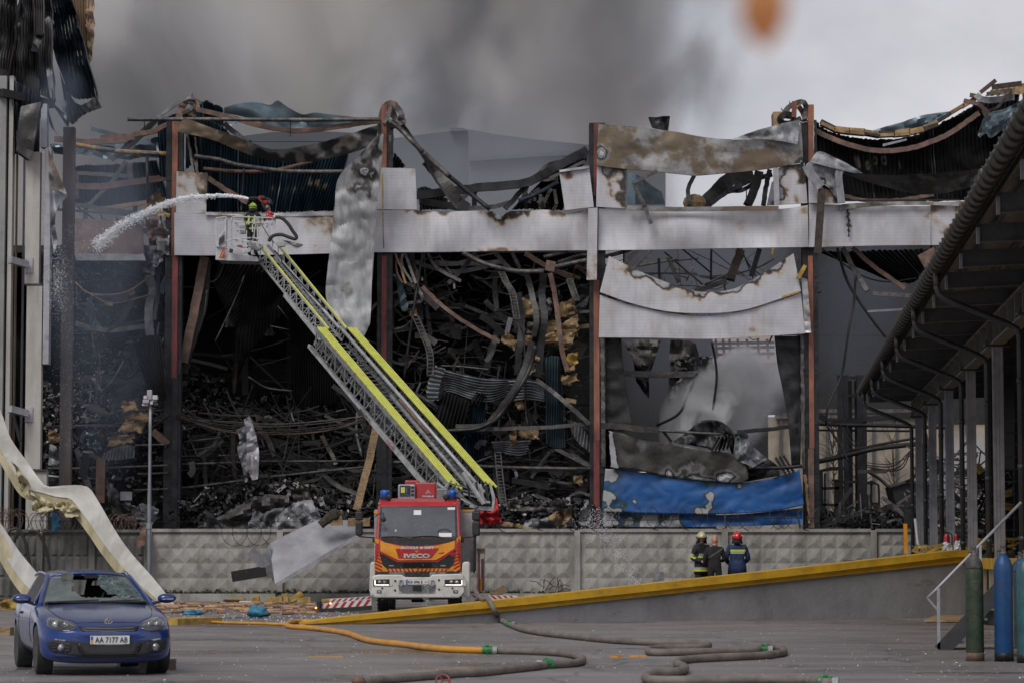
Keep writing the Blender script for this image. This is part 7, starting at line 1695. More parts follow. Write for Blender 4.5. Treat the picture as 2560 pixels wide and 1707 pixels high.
# grille strip, lower grille, fog surrounds
gs = [(-.41,.655),(-.36,.652),(0,.645),(.36,.652),(.41,.655),(.37,.592),(.34,.588),(0,.580),(-.34,.588),(-.37,.592)]
patch('bumper_mask', [(-.80,.455),(-.74,.482),(-.5,.462),(-.3,.44),(0,.432),(.3,.44),(.5,.462),(.74,.482),(.80,.455),(.79,.36),(.70,.30),(.42,.262),(.3,.25),(0,.242),(-.3,.25),(-.42,.262),(-.70,.30),(-.79,.36)], .003, 'black', rings=8, n=70)
gr = patch('upper_grille', gs, .004, 'black')
patch('grille_chrome', [(-.355,.638),(0,.630),(.355,.638),(.355,.630),(0,.622),(-.355,.630)], .012, 'aludk', gr, thick=.01)
patch('grille_chrome', [(-.345,.600),(0,.592),(.345,.600),(.345,.594),(0,.586),(-.345,.594)], .012, 'aludk', gr, thick=.01)
lg = [(-.44,.43),(-.20,.42),(0,.42),(.20,.42),(.44,.43),(.40,.31),(.36,.275),(0,.262),(-.36,.275),(-.40,.31)]
lgo = patch('lower_grille', lg, .010, 'blackgloss')
m = MB()
for j in range(5):
 for i in range(-14, 15):
  x, z = i*.027+(.0135 if j % 2 else 0), .29+j*.028; y = fy(x, z)
  if y is None or abs(x) > .385: continue
  for k in range(6):
   a0, a1 = math.pi/3*k+math.pi/6, math.pi/3*(k+1)+math.pi/6
   if k < 3: m.beam((x+.0155*math.cos(a0), y-.016, z+.0155*math.sin(a0)), (x+.0155*math.cos(a1), y-.016, z+.0155*math.sin(a1)), .004)
tag(m.build('honeycomb', M['steeldark'], lgo, local=True), kind='stuff')
fs_ = [(.50,.43),(.60,.45),(.74,.47),(.79,.44),(.77,.35),(.70,.31),(.55,.30),(.50,.34)]
for s in (1, -1):
 f = patch('fog_surround', [(s*a, b) for a, b in fs_] if s > 0 else mir(fs_), .004, 'black')
 y = fy(s*.625, .375) or -2; MB().lathe([(.05,0),(.05,.012),(.042,.018),(.01,.006)], (s*.625, y-.03, .375), 16, 'y').build('fog_lamp', M['lens'], f, smooth=True, local=True)
 for z in (.335, .375, .415): 
  for a, b in ((.515,.57), (.68,.75)):
   ya, yb = fy(s*a, z), fy(s*b, z); MB().beam((s*a, ya-.012, z), (s*b, yb-.012, z), .008).build('fog_slat', M['steeldark'], f, local=True)
 patch('side_marker', [(s*a, b) for a, b in ((.56,.475),(.70,.492),(.72,.478),(.58,.456))], .008, M['lens'], ho, thick=.01)
patch('chin_lip', [(-.72,.262),(-.4,.245),(0,.238),(.4,.245),(.72,.262),(.70,.235),(.4,.222),(0,.218),(-.4,.222),(-.70,.235)], .012, 'black')
# number plate
py_ = fy(0,.47)-.02; plc = MB().box((.0, py_, .475), (.52,.012,.112)).build('number_plate', M['whitetext'], ho, local=True, bevel=.003)
MB().box((.0, py_+.004, .475), (.54,.014,.128)).build('plate_frame', M['black'], plc, local=True); MB().box((0, py_-.002, .415), (.36,.012,.012)).build('plate_trim', M['aludk'], plc, local=True)
MB().box((-.238, py_-.008, .498), (.03,.004,.05)).build('plate_blue', M['bluelamp'], plc, local=True); MB().box((-.238, py_-.008, .450), (.03,.004,.045)).build('plate_yellow', M['yellow'], plc, local=True)
text('lettering', 'AA 7177 AB', (.018, py_-.010, .475), .074, M['darktext'], plc, bold=.012, width=.43, root=Vector((0,0,0)))
# badge
by = fy(0,.70); bd_ = MB().lathe([(.058,0),(.058,.008),(.048,.010),(.046,.004)], (0, by-.018, .705), 24, 'y').build('badge', M['chrome'], ho, local=True, smooth=True)
MB().lathe([(.047,0),(.047,.004),(.01,.004)], (0, by-.020, .705), 24, 'y').build('badge_field', M['steeldark'], bd_, local=True)
m = MB()
for a, b in (((-.022,.040),(0,.006)), ((.022,.040),(0,.006)), ((-.040,.018),(-.019,-.038)), ((-.019,-.038),(0,-.004)), ((0,-.004),(.019,-.038)), ((.019,-.038),(.040,.018))):
 m.beam((a[0], by-.026, .705+a[1]), (b[0], by-.026, .705+b[1]), .009, .006, (0,1,0))
m.build('badge_letters', M['chrome'], bd_, local=True)
# bonnet creases, shut line
m = MB()
def topz(x, y):
 h = bvh.ray_cast(Vector((x, y, 3)), Vector((0,0,-1))); return h[0].z if h[0] else .9
for s in (-1, 1):
 m = MB(); m.tube([(s*x, y, topz(s*x, y)+.002) for x, y in ((.70,-.76),(.70,-1.1),(.66,-1.4),(.60,-1.65),(.46,-1.84),(.42,-1.93))], .0045, 4, n=18); m.build('bonnet_gap', M['black'], ho, local=True)
m = MB(); m.tube([(x, -1.955+.20*(x*x), topz(x, -1.95+.20*(x*x))+.001) for x in (-.42,-.2,0,.2,.42)], .0045, 4, n=14); m.build('bonnet_gap', M['black'], ho, local=True)
MB().box((0,-.74,.958), (1.35,.12,.02)).build('cowl', M['black'], ho, local=True)
for x0, x1 in ((-.55,.02), (.05,.60)):
 MB().tube([(x0,-.80,.965),(x1,-.78,.985)], .010, 5).build('wiper', M['black'], ho, local=True)
# greenhouse
def gh(u, v):      # windscreen surface
 return Vector((u*(.73+(.545-.73)*v), -.76+.80*v+.17*u*u, .955+.40*v-.03*v*v-.035*u*u*(1-.3*v)))
NU, NV = 64, 34
def inpoly(x, y, pl):
 c = False; j = len(pl)-1
 for i in range(len(pl)):
  if (pl[i][1] > y) != (pl[j][1] > y) and x < (pl[j][0]-pl[i][0])*(y-pl[i][1])/(pl[j][1]-pl[i][1])+pl[i][0]: c = not c
  j = i
 return c
hole = [(-.52,.85),(-.36,.99),(.20,.97),(.16,.70),(.17,.45),(.27,.30),(.55,.22),(.30,.15),(-.05,.17),(-.28,.16),(-.40,.33),(-.50,.42),(-.42,.62)]
crk = [(.14,1.0),(.60,.98),(.80,.72),(.97,.50),(.93,.22),(.55,.12),(.20,.2),(.13,.5)]
gm_, km = MB(), MB(); grid = [gh(-1+2*i/NU, j/NV) for i in range(NU+1) for j in range(NV+1)]
ga, ka = [], []
for i in range(NU):
 for j in range(NV):
  u, v = -1+2*(i+.5)/NU, (j+.5)/NV; uu = u+.05*noise.noise(Vector((u*9, v*7, 1))); vv = v+.06*noise.noise(Vector((u*9, v*7, 5)))
  a = i*(NV+1)+j; f = (a, a+NV+1, a+NV+2, a+1)
  if inpoly(uu, vv, hole): continue
  (ka if inpoly(uu, vv, crk) else ga).append(f)
for fsx, nm, mt in ((ga, 'windscreen', 'carglass'), (ka, 'shattered_glass', 'crackglass')):
 mm = MB(); mm.v = [g_ + (Vector((0, -.012*abs(noise.noise(g_*22)), .006*noise.noise(g_*31))) if nm != 'windscreen' else Vector((0,0,0))) for g_ in grid]; mm.a = [0]*len(grid); mm.f = list(fsx)
 # drop unused verts
 used = sorted({k for f in mm.f for k in f}); mp2 = {k: i for i, k in enumerate(used)}
 mm.v = [mm.v[k] for k in used]; mm.a = [0]*len(used); mm.f = [tuple(mp2[k] for k in f) for f in mm.f]
 mm.build(nm, M[mt], car, smooth=True, local=True)
roof = MB(); RN = 10; YS = [.02,.2,.6,1.0,1.4,1.6,1.72]; 
def rz_(y): return 1.353+.045*math.sin(min(1, (y-.0)/1.4)*math.pi*.62) if y < 1.4 else 1.353+.042 - (y-1.4)*.36
vs = []
for y in YS:
 hw = .565+.03*math.sin(min(y,1.5)/1.5*math.pi) - max(0, y-1.5)*.06
 for k in range(-RN, RN+1):
  u = k/RN; vs.append((u*hw, y+(.17*u*u if y < .1 else (.1*u*u if y < .3 else 0)), rz_(y)-.045*u*u-.03*u**6))
fs = [(i*(2*RN+1)+k, i*(2*RN+1)+k+1, (i+1)*(2*RN+1)+k+1, (i+1)*(2*RN+1)+k) for i in range(len(YS)-1) for k in range(2*RN)]
m0 = len(vs); vs += [(x*.97, y+.02, z-.03) for x, y, z in vs]; fs += [tuple(k+m0 for k in f[::-1]) for f in fs]
W_ = 2*RN+1; rg = list(range(W_)) + [i*W_+W_-1 for i in range(1, len(YS))] + [(len(YS)-1)*W_+k for k in range(W_-2, -1, -1)] + [i*W_ for i in range(len(YS)-2, 0, -1)]
fs += [(rg[k], m0+rg[k], m0+rg[(k+1) % len(rg)], rg[(k+1) % len(rg)]) for k in range(len(rg))]
roof.add(vs, fs).build('roof', M['carblue'], car, smooth=True, local=True)
for s in (-1, 1):
 ap = MB(); pts = [gh(s*1.015, v)+Vector((s*.012,-.01,.008)) for v in (0,.25,.5,.75,1.0)]
 ap.ribbon([pts[0]+Vector((s*.03,-.06,-.06))]+pts, .062, .05, up=(s*.5,-.6,.6)); ap.build('windscreen_pillar', M['carblue'], car, smooth=False, local=True, bevel=.012)
 # side glass and rear quarter
 A_ = gh(s, 0)+Vector((s*.06,.10,.0)); 
 sg = [Vector((s*.80,-.40,.935)), Vector((s*.585,.28,1.325)), Vector((s*.60,.95,1.345)), Vector((s*.80,1.05,.965)), Vector((s*.82,.2,.94))]
 MB().add(sg+[p-Vector((s*.02,0,0)) for p in sg], [(0,1,2,3,4),(9,8,7,6,5)]+[(i,(i+1)%5,5+(i+1)%5,5+i) for i in range(5)]).build('side_window', M['black'], car, local=True)
 rq = [Vector((s*.80,1.05,.965)), Vector((s*.60,.95,1.345)), Vector((s*.57,1.6,1.29)), Vector((s*.70,2.0,1.0))]
 MB().add(rq+[p-Vector((s*.02,0,0)) for p in rq], [(0,1,2,3),(7,6,5,4)]+[(i,(i+1)%4,4+(i+1)%4,4+i) for i in range(4)]).build('rear_quarter', M['carblue'], car, local=True)
 MB().tube([Vector((s*.83,-.52,.925)), gh(s*1.03,.5)+Vector((s*.03,.05,0)), gh(s*1.02,1)+Vector((s*.015,.05,.0)), Vector((s*.60,.9,1.355)), Vector((s*.60,1.5,1.31))], .022, 6, n=18).build('roof_rail', M['carblue'], car, local=True, smooth=True)
 # door shut line, handle
 # mirror
 mi = MB().ball((s*1.00,-.50,1.00), .115, 14, 9, (1.15,.75,.60)).build('door_mirror', M['carblue'], car, smooth=True, local=True)
 MB().beam((s*.84,-.48,.935), (s*.95,-.50,.965), .05,.04).build('mirror_arm', M['black'], mi, local=True)
 MB().tube([(s*.92,-.588,.985),(s*1.08,-.575,.988)], .009, 5).build('indicator', M['lens'], mi, local=True)
def sidex(y, z, s):
 h = bvh.ray_cast(Vector((s*3, y, z)), Vector((-s,0,0))); return h[0].x if h[0] else s*.9
for s in (-1, 1):
 for yy in (-.52, .86):
  m = MB(); m.tube([(sidex(yy+(.0 if z > .3 else -.03), z, s)+s*.001, yy, z) for z in (.24,.4,.6,.75,.86,.91)], .004, 4, n=12); m.build('door_gap', M['black'], ho, local=True)
 m = MB().ball((sidex(.62,.80,s)+s*.015,.62,.80), .08, 8, 5, (.25,1,.28)); m.build('door_handle', M['carblue'], ho, smooth=True, local=True)
 m = MB(); m.tube([(sidex(y, .70, s)-s*.0, y, .70) for y in (-.9,-.5,0,.5,1.0,1.5)], .006, 4, n=20); m.build('side_crease', M['carblue'], ho, local=True, smooth=True)
# wheels
for y in (-1.29, 1.29):
 for s in (-1, 1):
  stv = .0
  wh_ = MB().lathe([(.22,-.09),(.30,-.10),(.328,-.08),(.332,0),(.328,.08),(.30,.10),(.22,.09)], (s*.79, y, .330), 32, 'x').build('wheel', M['black'], car, smooth=True, local=True)
  MB().lathe([(.225,-.09),(.20,-.05),(.20,.05),(.225,.09)], (s*.775, y, .330), 24, 'x').build('rim', M['aludk'], wh_, smooth=True, local=True)
  m = MB()
  for k in range(5):
   a = 2*math.pi*k/5+.3
   for da in (-.12,.12): m.beam((s*.86, y+.04*math.cos(a), .33+.04*math.sin(a)), (s*.868, y+.205*math.cos(a+da), .33+.205*math.sin(a+da)), .03, .025, (1,0,0))
  m.lathe([(.055,-.015),(.055,.015)], (s*.865, y, .33), 12, 'x'); m.build('spokes', M['aludk'], wh_, local=True)
  MB().lathe([(.36,-.12),(.36,.02)], (s*.70, y, .325), 24, 'x').build('arch_liner', M['black'], car, local=True)
# cabin: dashboard, seats, back window light
MB().box((0,-.45,.93), (1.4,.5,.05)).build('dashboard', M['seat'], car, local=True, bevel=.02)
for x in (-.46, .20):
 st_ = MB().box((x,.74,1.02), (.46,.14,.30), Matrix.Rotation(R(-12),3,'X'), .75).build('seat', M['seat'], car, local=True, bevel=.05)
 hr = MB(); hr.tube([(x-.14,.76,1.12),(x-.10,.80,1.25),(x,.80,1.285),(x+.10,.80,1.25),(x+.14,.76,1.12)], .042, 8, n=12); hr.build('headrest', M['seat'], st_, local=True, smooth=True)
MB().box((0,1.35,.92), (1.1,.12,.14)).build('rear_seat', M['seat'], car, local=True, bevel=.04)
MB().box((0,.3,.80), (1.5,2.4,.04)).build('cabin_floor', M['interior'], car, local=True)
m = MB()
for a, b in (((-.52,1.72,1.26),(.52,1.72,1.26)), ((-.62,2.0,1.0),(.62,2.0,1.0)), ((-.52,1.72,1.26),(-.62,2.0,1.0)), ((.52,1.72,1.26),(.62,2.0,1.0))): m.beam(a, b, .05, .04)
m.build('rear_window_frame', M['blackgloss'], car, local=True)
m = MB(); m.tube([(.30+.17*math.cos(a), -.28+.05*math.sin(a), .98+.16*math.sin(a)) for a in [i*math.pi/10 for i in range(11)]], .014, 6); m.build('steering_wheel', M['seat'], car, local=True)
MB().box((-.33,-.05,1.30), (.16,.02,.09)).build('sun_visor', M['interior'], car, local=True)
MB().box((0,-.06,1.30), (.18,.03,.05)).build('rear_view_mirror', M['seat'], car, local=True)
# timber chock by the front wheel, drain cover, card
MB().beam(G(348,1672), G(430,1672)+Vector((.05,.05,0)), .42, .28).out('timber_block', M['rust'], 'rough brown timber block lying under the right front corner of the blue car', 'timber')

# ================================================================ hoses
M['hoseyel'] = mat('yellow_hose', (.60,.29,.03), (.50,.22,.02), 3, .5, 0, .15, 30, dirt=((.18,.10,.03), .45, 3, None))
M['hosegrey'] = mat('grey_canvas_hose', (.21,.185,.165), (.14,.122,.11), 3, .8, 0, .4, 50, dirt=((.06,.05,.045), .55, 2.5, None))
M['green'] = mat('green_coupling', (.02,.20,.05), (.015,.10,.03), 6, .45, 0, .1)
def hose(label, pts, r, mt, n=90):
 P_ = crs(pts, n); m = MB(); m.tube(P_, [r*(1+.05*math.sin(i*.7)) for i in range(len(P_))], 10)
 return m.out('hose', M[mt], label, 'hose', 'fire hoses', smooth=True)
def gp(fr, s, r): return [G(x, y, r) for x, y in q(fr, s)]
hose('yellow hose curling off the foot of the ramp to a green coupling', gp('M','735,1097 640,1088 540,1092 485,1112 520,1130 640,1138 780,1152 950,1180 1080,1225 1200,1248 1400,1268 1560,1290 1750,1305 2020,1313', .055), .057, 'hoseyel')
hose('thin orange hose running left along the asphalt behind the yellow one', [G(515,1553,.035), G(560,1555,.035), G(640,1557,.035), G(718,1560,.035)], .036, 'hoseyel', 20)
hose('grey hose doubling back from the yellow one to the bottom edge', gp('N','45,1313 200,1316 420,1322 600,1332 720,1348 785,1372 790,1392 740,1408 640,1418 520,1424 400,1440 200,1462 0,1482', .055)+gp('M','1800,1492 1500,1515 1250,1535 1080,1548', .055), .057, 'hosegrey', 110)
rr_ = .06
ov = [P(560+1935/3.093, 1200+830/3.093, 76), P(560+1960/3.093, 1200+880/3.093, 73), P(560+1995/3.093, 1200+918/3.093, 70)]
x1, y1 = on_ramp(1206); x2, y2 = on_ramp(1222)
ov = ov+[P(1206, 1497, y1+.1), P(1219, 1494, y2-.16), P(1226, 1503, y2-.24), P(1236, 1525, y2-.5), G(1252, 1548, .07)]
hose('long grey hose coming over the yellow coping and snaking across the asphalt', ov+gp('N','230,1112 330,1150 480,1178 700,1203 950,1228 1200,1246 1450,1254 1650,1256 1745,1262 1768,1276 1720,1287 1580,1290 1420,1292 1320,1302 1300,1318 1360,1328 1600,1324 1900,1316 2160,1308', rr_)
  +gp('O','60,1287 130,1292 185,1312 160,1335 60,1345', rr_)+gp('N','2250,1348 2000,1360 1750,1372 1600,1382 1525,1400 1530,1420 1580,1440 1570,1466 1480,1482 1350,1492 1285,1510 1290,1530 1360,1544 1600,1546 1900,1542 2200,1536', rr_)+gp('O','200,1540 400,1545 520,1566', rr_), rr_, 'hosegrey', 320)
hose('short grey hose end looping behind the yellow coping beside the truck', [P(1216, 1490, 71), P(1206, 1488, 72), P(1196, 1494, 72), P(1190, 1502, 72.5), P(1180,1506,73)], .06, 'hosegrey', 20)
def coupling(fr, s, label, r=.075, ln=.16, a=0):
 c = G(*q(fr, s)[0], .06); v = Vector((math.cos(a), math.sin(a), 0)); root = empty('hose_coupling', c, label, 'coupling', 'green hose couplings'); ORG[root.name] = Vector(root.location)
 MB().tube([c-v*ln/2, c+v*ln/2], r, 12).build('collar', M['green'], root)
 MB().tube([c+v*ln/2, c+v*(ln/2+.08)], r*.86, 10).build('sleeve', M['alu'], root)
 for k in range(4):
  b = 2*math.pi*k/4+.4; MB().beam(c+Vector((0,0,0)), c+Vector((-math.sin(a)*math.cos(b), math.cos(a)*math.cos(b), math.sin(b)))*r*1.25, .05).build('lug', M['green'], root)
coupling('N','55,1313','green coupling where the yellow hose meets the grey one')
coupling('N','520,1422','green coupling on the grey hose, below its bend', a=R(200))
coupling('N','232,1112','green coupling just below the yellow coping', a=R(-40))
coupling('N','2185,1307','green coupling near the right end of the upper loop')
coupling('O','510,1560','green coupling at the bottom edge of the picture', a=R(-20))
vw = empty('valve_wheel', G(1107, 1700, .06), 'dark red valve wheel lying on the asphalt at the bottom edge', 'valve')
ORG[vw.name] = Vector(vw.location); c = Vector(vw.location)
MB().tube([c+Vector((.085*math.cos(t), .085*math.sin(t)*.5, .07*math.sin(t))) for t in [i*math.pi/6 for i in range(13)]], .014, 6).build('rim', M['primer'], vw)
for k in range(3): MB().beam(c, c+Vector((.08*math.cos(k*2.1), 0, .07*math.sin(k*2.1))), .015).build('spoke', M['primer'], vw)
MB().ball(G(560+1040/3.093, 1200+1550/3.093, .06), .09, 8, 6, (1,.8,.7)).out('hose_nozzle', M['rust'], 'rusty nozzle on the end of the lower grey hose', 'nozzle')

# ================================================================ gas cylinders at the right
M['cylgreen'] = mat('green_gas_bottle', (.030,.065,.042), (.018,.032,.022), 5, .5, .1, .3, 12, dirt=((.085,.075,.035), .85, 3.5, (1,1,.6)))
M['cylblue'] = mat('blue_gas_bottle', (.012,.075,.22), (.010,.055,.16), 4, .45, .1, .2, 12, dirt=((.03,.035,.045), .9, 4.5, (1,1,.35)))
M['cylteal'] = mat('teal_gas_bottle', (.04,.13,.16), (.028,.08,.10), 4, .45, .1, .15, 12, dirt=((.05,.06,.06), .6, 2.5, (1,1,.4)))
def bottle(px, py, wpx, top, label, mt, shoulder):
 c = G(px, py); k = F/c.y; r = wpx/2/k; h = (py-top)/k; root = empty('gas_cylinder', c, label, 'gas cylinder', 'gas cylinders at the right edge')
 ORG[root.name] = Vector(c)
 MB().lathe([(r*.9,0),(r,.02),(r,h*.80),(r*.97,h*.83),(r*.85,h*.875),(r*.6,h*.91),(r*.36,h*.935)], c, 28).build('body', M[mt], root, smooth=True)
 MB().lathe([(r*1.02,.0),(r*1.03,.12),(r*1.0,.125)], c, 28).build('foot_ring', M['rust'] if mt == 'cylgreen' else M['sooty'], root, smooth=True)
 if shoulder: MB().lathe([(r*.99,h*.815),(r*.975,h*.835),(r*.86,h*.88),(r*.61,h*.915),(r*.37,h*.94)], c, 28).build('painted_shoulder', M[shoulder], root, smooth=True)
 v = MB().lathe([(r*.36,h*.93),(r*.40,h*.95),(r*.28,h*.955),(r*.22,h*.99),(r*.12,h)], c, 12).build('valve', M['ash'], root, smooth=True)
 MB().tube([c+Vector((-r*.1,0,h*.97)), c+Vector((-r*.62,-.02,h*.965))], r*.12, 8).build('outlet', M['ash'], v)
 MB().lathe([(r*.3,h*.995),(r*.3,h*1.015)], c, 12).build('handwheel', M['ash'], v)
bottle(2438, 1651, 45, 1372, 'dirty green gas cylinder with a grey shoulder, leftmost at the right edge', 'cylgreen', 'ash')
bottle(2510.5, 1652, 47, 1368, 'blue gas cylinder standing right of the green one', 'cylblue', None)
bottle(2553, 1640, 34, 1384, 'narrow dark teal gas cylinder just right of the blue one', 'cylgreen', 'cylblue')
bottle(2566, 1656, 46, 1380, 'pale teal gas cylinder cut by the right edge', 'cylteal', None)

# ================================================================ steel stair
sr = empty('steel_stair', G(2346,1622), 'grey steel stair with a tubular handrail rising to the right behind the gas cylinders', 'stairs'); ORG[sr.name] = Vector(sr.location)
ds_ = 48.6
def sp_(s, d=ds_): return [P(*p, d) for p in q('O', s)]
for dd in (0, 1.1):
 a, b = sp_('1395,1300 2040,640', ds_+dd); MB().beam(a+Vector((0,0,-.05)), b, .05, .26).build('stringer', M['steeldark'], sr)
for i in range(7):
 a, b = sp_('1420,1290 2040,655'); p = a.lerp(b, (i+.4)/7); MB().bx(p.x-.02, p.x+.28, ds_+.03, ds_+1.07, p.z-.02, p.z+.02).build('tread', M['aludk'], sr)
for dd in (0,):
 MB().tube(sp_('1293,910 1360,845 2020,168', ds_+dd), .026, 8).build('handrail', M['steelgrey'], sr, smooth=True)
 MB().tube(sp_('1293,910 1375,1005', ds_+dd), .024, 8).build('handrail_end', M['steelgrey'], sr)
 MB().beam(*sp_('1378,830 1382,1303', ds_+dd), .05).build('post', M['steelgrey'], sr); MB().beam(*sp_('1702,500 1708,980', ds_+dd), .04).build('post', M['steelgrey'], sr)
m = MB(); m.lathe([(.02,-.5),(.13,-.5),(.13,.5),(.02,.5)], P(*q('O','1765,1060')[0], 49.2), 12, 'y'); m.out('black_hose_roll', M['black'], 'black roll lying under the steel stair', 'roll')
sheet_mb([(2312,1555),(2400,1535)], [(2320,1558),(2412,1557)], 69, nu=6, nv=3, thick=.05).out('flattened_board', M['wood'], 'x', 'board') if False else None
a, b, c, e_ = G(2311,1555), G(2350,1538), G(2412,1541), G(2408,1556)
MB().add([v+Vector((0,0,.02)) for v in (a,b,c,e_)]+[v+Vector((0,0,.07)) for v in (a,b,c,e_)], [(3,2,1,0),(4,5,6,7),(0,1,5,4),(1,2,6,5),(2,3,7,6),(3,0,4,7)]).out('flat_board', M['wool'], 'pale flat board on the asphalt at the foot of the ramp wall', 'board')
# things on the dock between the posts
ex = empty('fire_extinguisher', P(2368,1375,80), 'large red fire extinguisher standing on the dock between the grey posts', 'fire extinguisher'); ORG[ex.name] = Vector(ex.location); c = P(2367,1375,80)
for i, (px_, w_) in enumerate(((2367,.085),(2391,.07))):
 c = P(px_, 1374, 80)
 o = ex if i == 0 else empty('fire_extinguisher', c, 'second red fire extinguisher, half hidden behind a grey post', 'fire extinguisher'); ORG[o.name] = Vector(o.location)
 MB().lathe([(w_*.9,0),(w_,.03),(w_,.36),(w_*.7,.44),(.03,.47)], c, 16).build('tank', M['red'], o, smooth=True)
 MB().box(c+Vector((0,0,.49)), (.05,.05,.05)).build('valve', M['black'], o); MB().tube([c+Vector((.03,-.02,.5)), c+Vector((.14,-.06,.42)), c+Vector((.14,-.08,.15))], .018, 6, n=8).build('hose', M['black'], o)
MB().blob(P(2366,1370,79), .14, (1,.8,1), 2, .6).out('plastic_bag', M['whitetext'], 'white plastic bag in front of the red extinguisher', 'bag')
MB().blob(P(2395,1366,79), .12, (.8,.8,1.3), 4, .6).out('plastic_bag', M['whitetext'], 'white plastic bag right of the grey post by the extinguishers', 'bag')
MB().beam(P(2265,1383,84), P(2263,1308,84), .10).out('yellow_post', M['orange'], 'orange yellow upright bar standing at the dock end of the fence', 'bar')
MB().beam(P(2294,1360,84), P(2287,1295,84), .06).out('white_bar', M['whitetext'], 'thin white bar leaning by the first grey downpipe', 'bar')
MB().beam(P(2315,1383,79), P(2347,1367,79), .05).out('orange_bar', M['orange'], 'thin orange bar lying across the dock edge', 'bar')
rd = random.Random(9); m = MB()
for i in range(90):
 px_ = rd.uniform(2290, 2560); c = P(px_, rd.uniform(1362,1378) if px_ < 2430 else rd.uniform(1345,1378), rd.uniform(78,88)); m.box(c, (rd.uniform(.05,.3), .1, rd.uniform(.02,.1)), Matrix.Rotation(rd.uniform(-.4,.4),3,'Y'))
m.out('dock_litter', M['woolyel'], 'yellow and dark litter scattered on the dock', 'litter', kind='stuff')
m = MB()
for i in range(200):
 px_ = rd.uniform(2430, 2560); c = P(px_, rd.uniform(1180,1375), rd.uniform(86,92)); v = Vector((rd.gauss(0,1), 0, rd.gauss(0,.6)))*.25; m.beam(c-v, c+v, rd.uniform(.03,.12))
m.out('wreckage', M['sooty'], 'dark wreckage piled behind the grey posts', 'wreckage', kind='stuff')
for i, s in enumerate(('2482,1240 2530,1230','2500,1262 2545,1270','2478,1300 2510,1290','2440,1160 2455,1180')):
 p = q('S', s); MB().beam(P(*p[0], 85.5), P(*p[1], 85.5), .22, .08, (0,1,0)).out('insulation_slab', M['woolyel'], ('yellow insulation slab wedged in the rack, uppermost','yellow insulation slab wedged in the rack, right one','yellow insulation slab wedged in the rack, lowest','small ochre insulation slab left of the rack')[i], 'slab', 'yellow slabs in the rack')
lp2 = MB(); lp2.tube([P(*p, 110) for p in q('O','1030,588 1060,562 1110,565 1140,580')], .16, 6, n=8); lp2.out('foil_bundle', M['galv'], 'small crumpled foil bundle behind the yellow coping near the dock', 'bundle')
m = MB(); m.prism([(P(*p,80).x, P(*p,80).z) for p in q('N','1330,785 1385,705 1420,708 1425,775')][::-1], 80, 80.3); m.out('scrap_sheet', M['galv'], 'dark torn scrap sheet standing behind the yellow coping, left of the men', 'scrap')
# ================================================================ people
M['skin'] = mat('skin', (.42,.22,.15), (.36,.18,.12), 6, .5, 0, .03)
M['turnout'] = mat('black_turnout_cloth', (.016,.018,.024), (.010,.011,.014), 5, .8, 0, .5, 25)
M['blackcloth'] = mat('black_jersey', (.014,.014,.016), (.009,.009,.010), 5, .85, 0, .4, 25)
M['bluecloth'] = mat('navy_blue_turnout_cloth', (.012,.035,.11), (.009,.022,.07), 5, .75, 0, .6, 22)
M['hiv'] = mat('lime_reflective_band', (.50,.58,.03), (.42,.5,.03), 6, .5, 0, .05)
M['silver'] = mat('silver_band', (.38,.39,.36), (.30,.31,.28), 6, .4, .2, .05)
M['helcream'] = mat('cream_helmet', (.50,.48,.27), (.42,.40,.22), 3, .35, 0, .04, coat=.2, dirt=((.15,.13,.08), .4, 9, None))
M['helred'] = mat('red_helmet', (.50,.015,.02), (.40,.01,.015), 3, .25, 0, .02, coat=.4)
M['hellime'] = mat('lime_helmet', (.42,.62,.02), (.36,.54,.02), 3, .3, 0, .02, coat=.3)
M['boots'] = M['black']
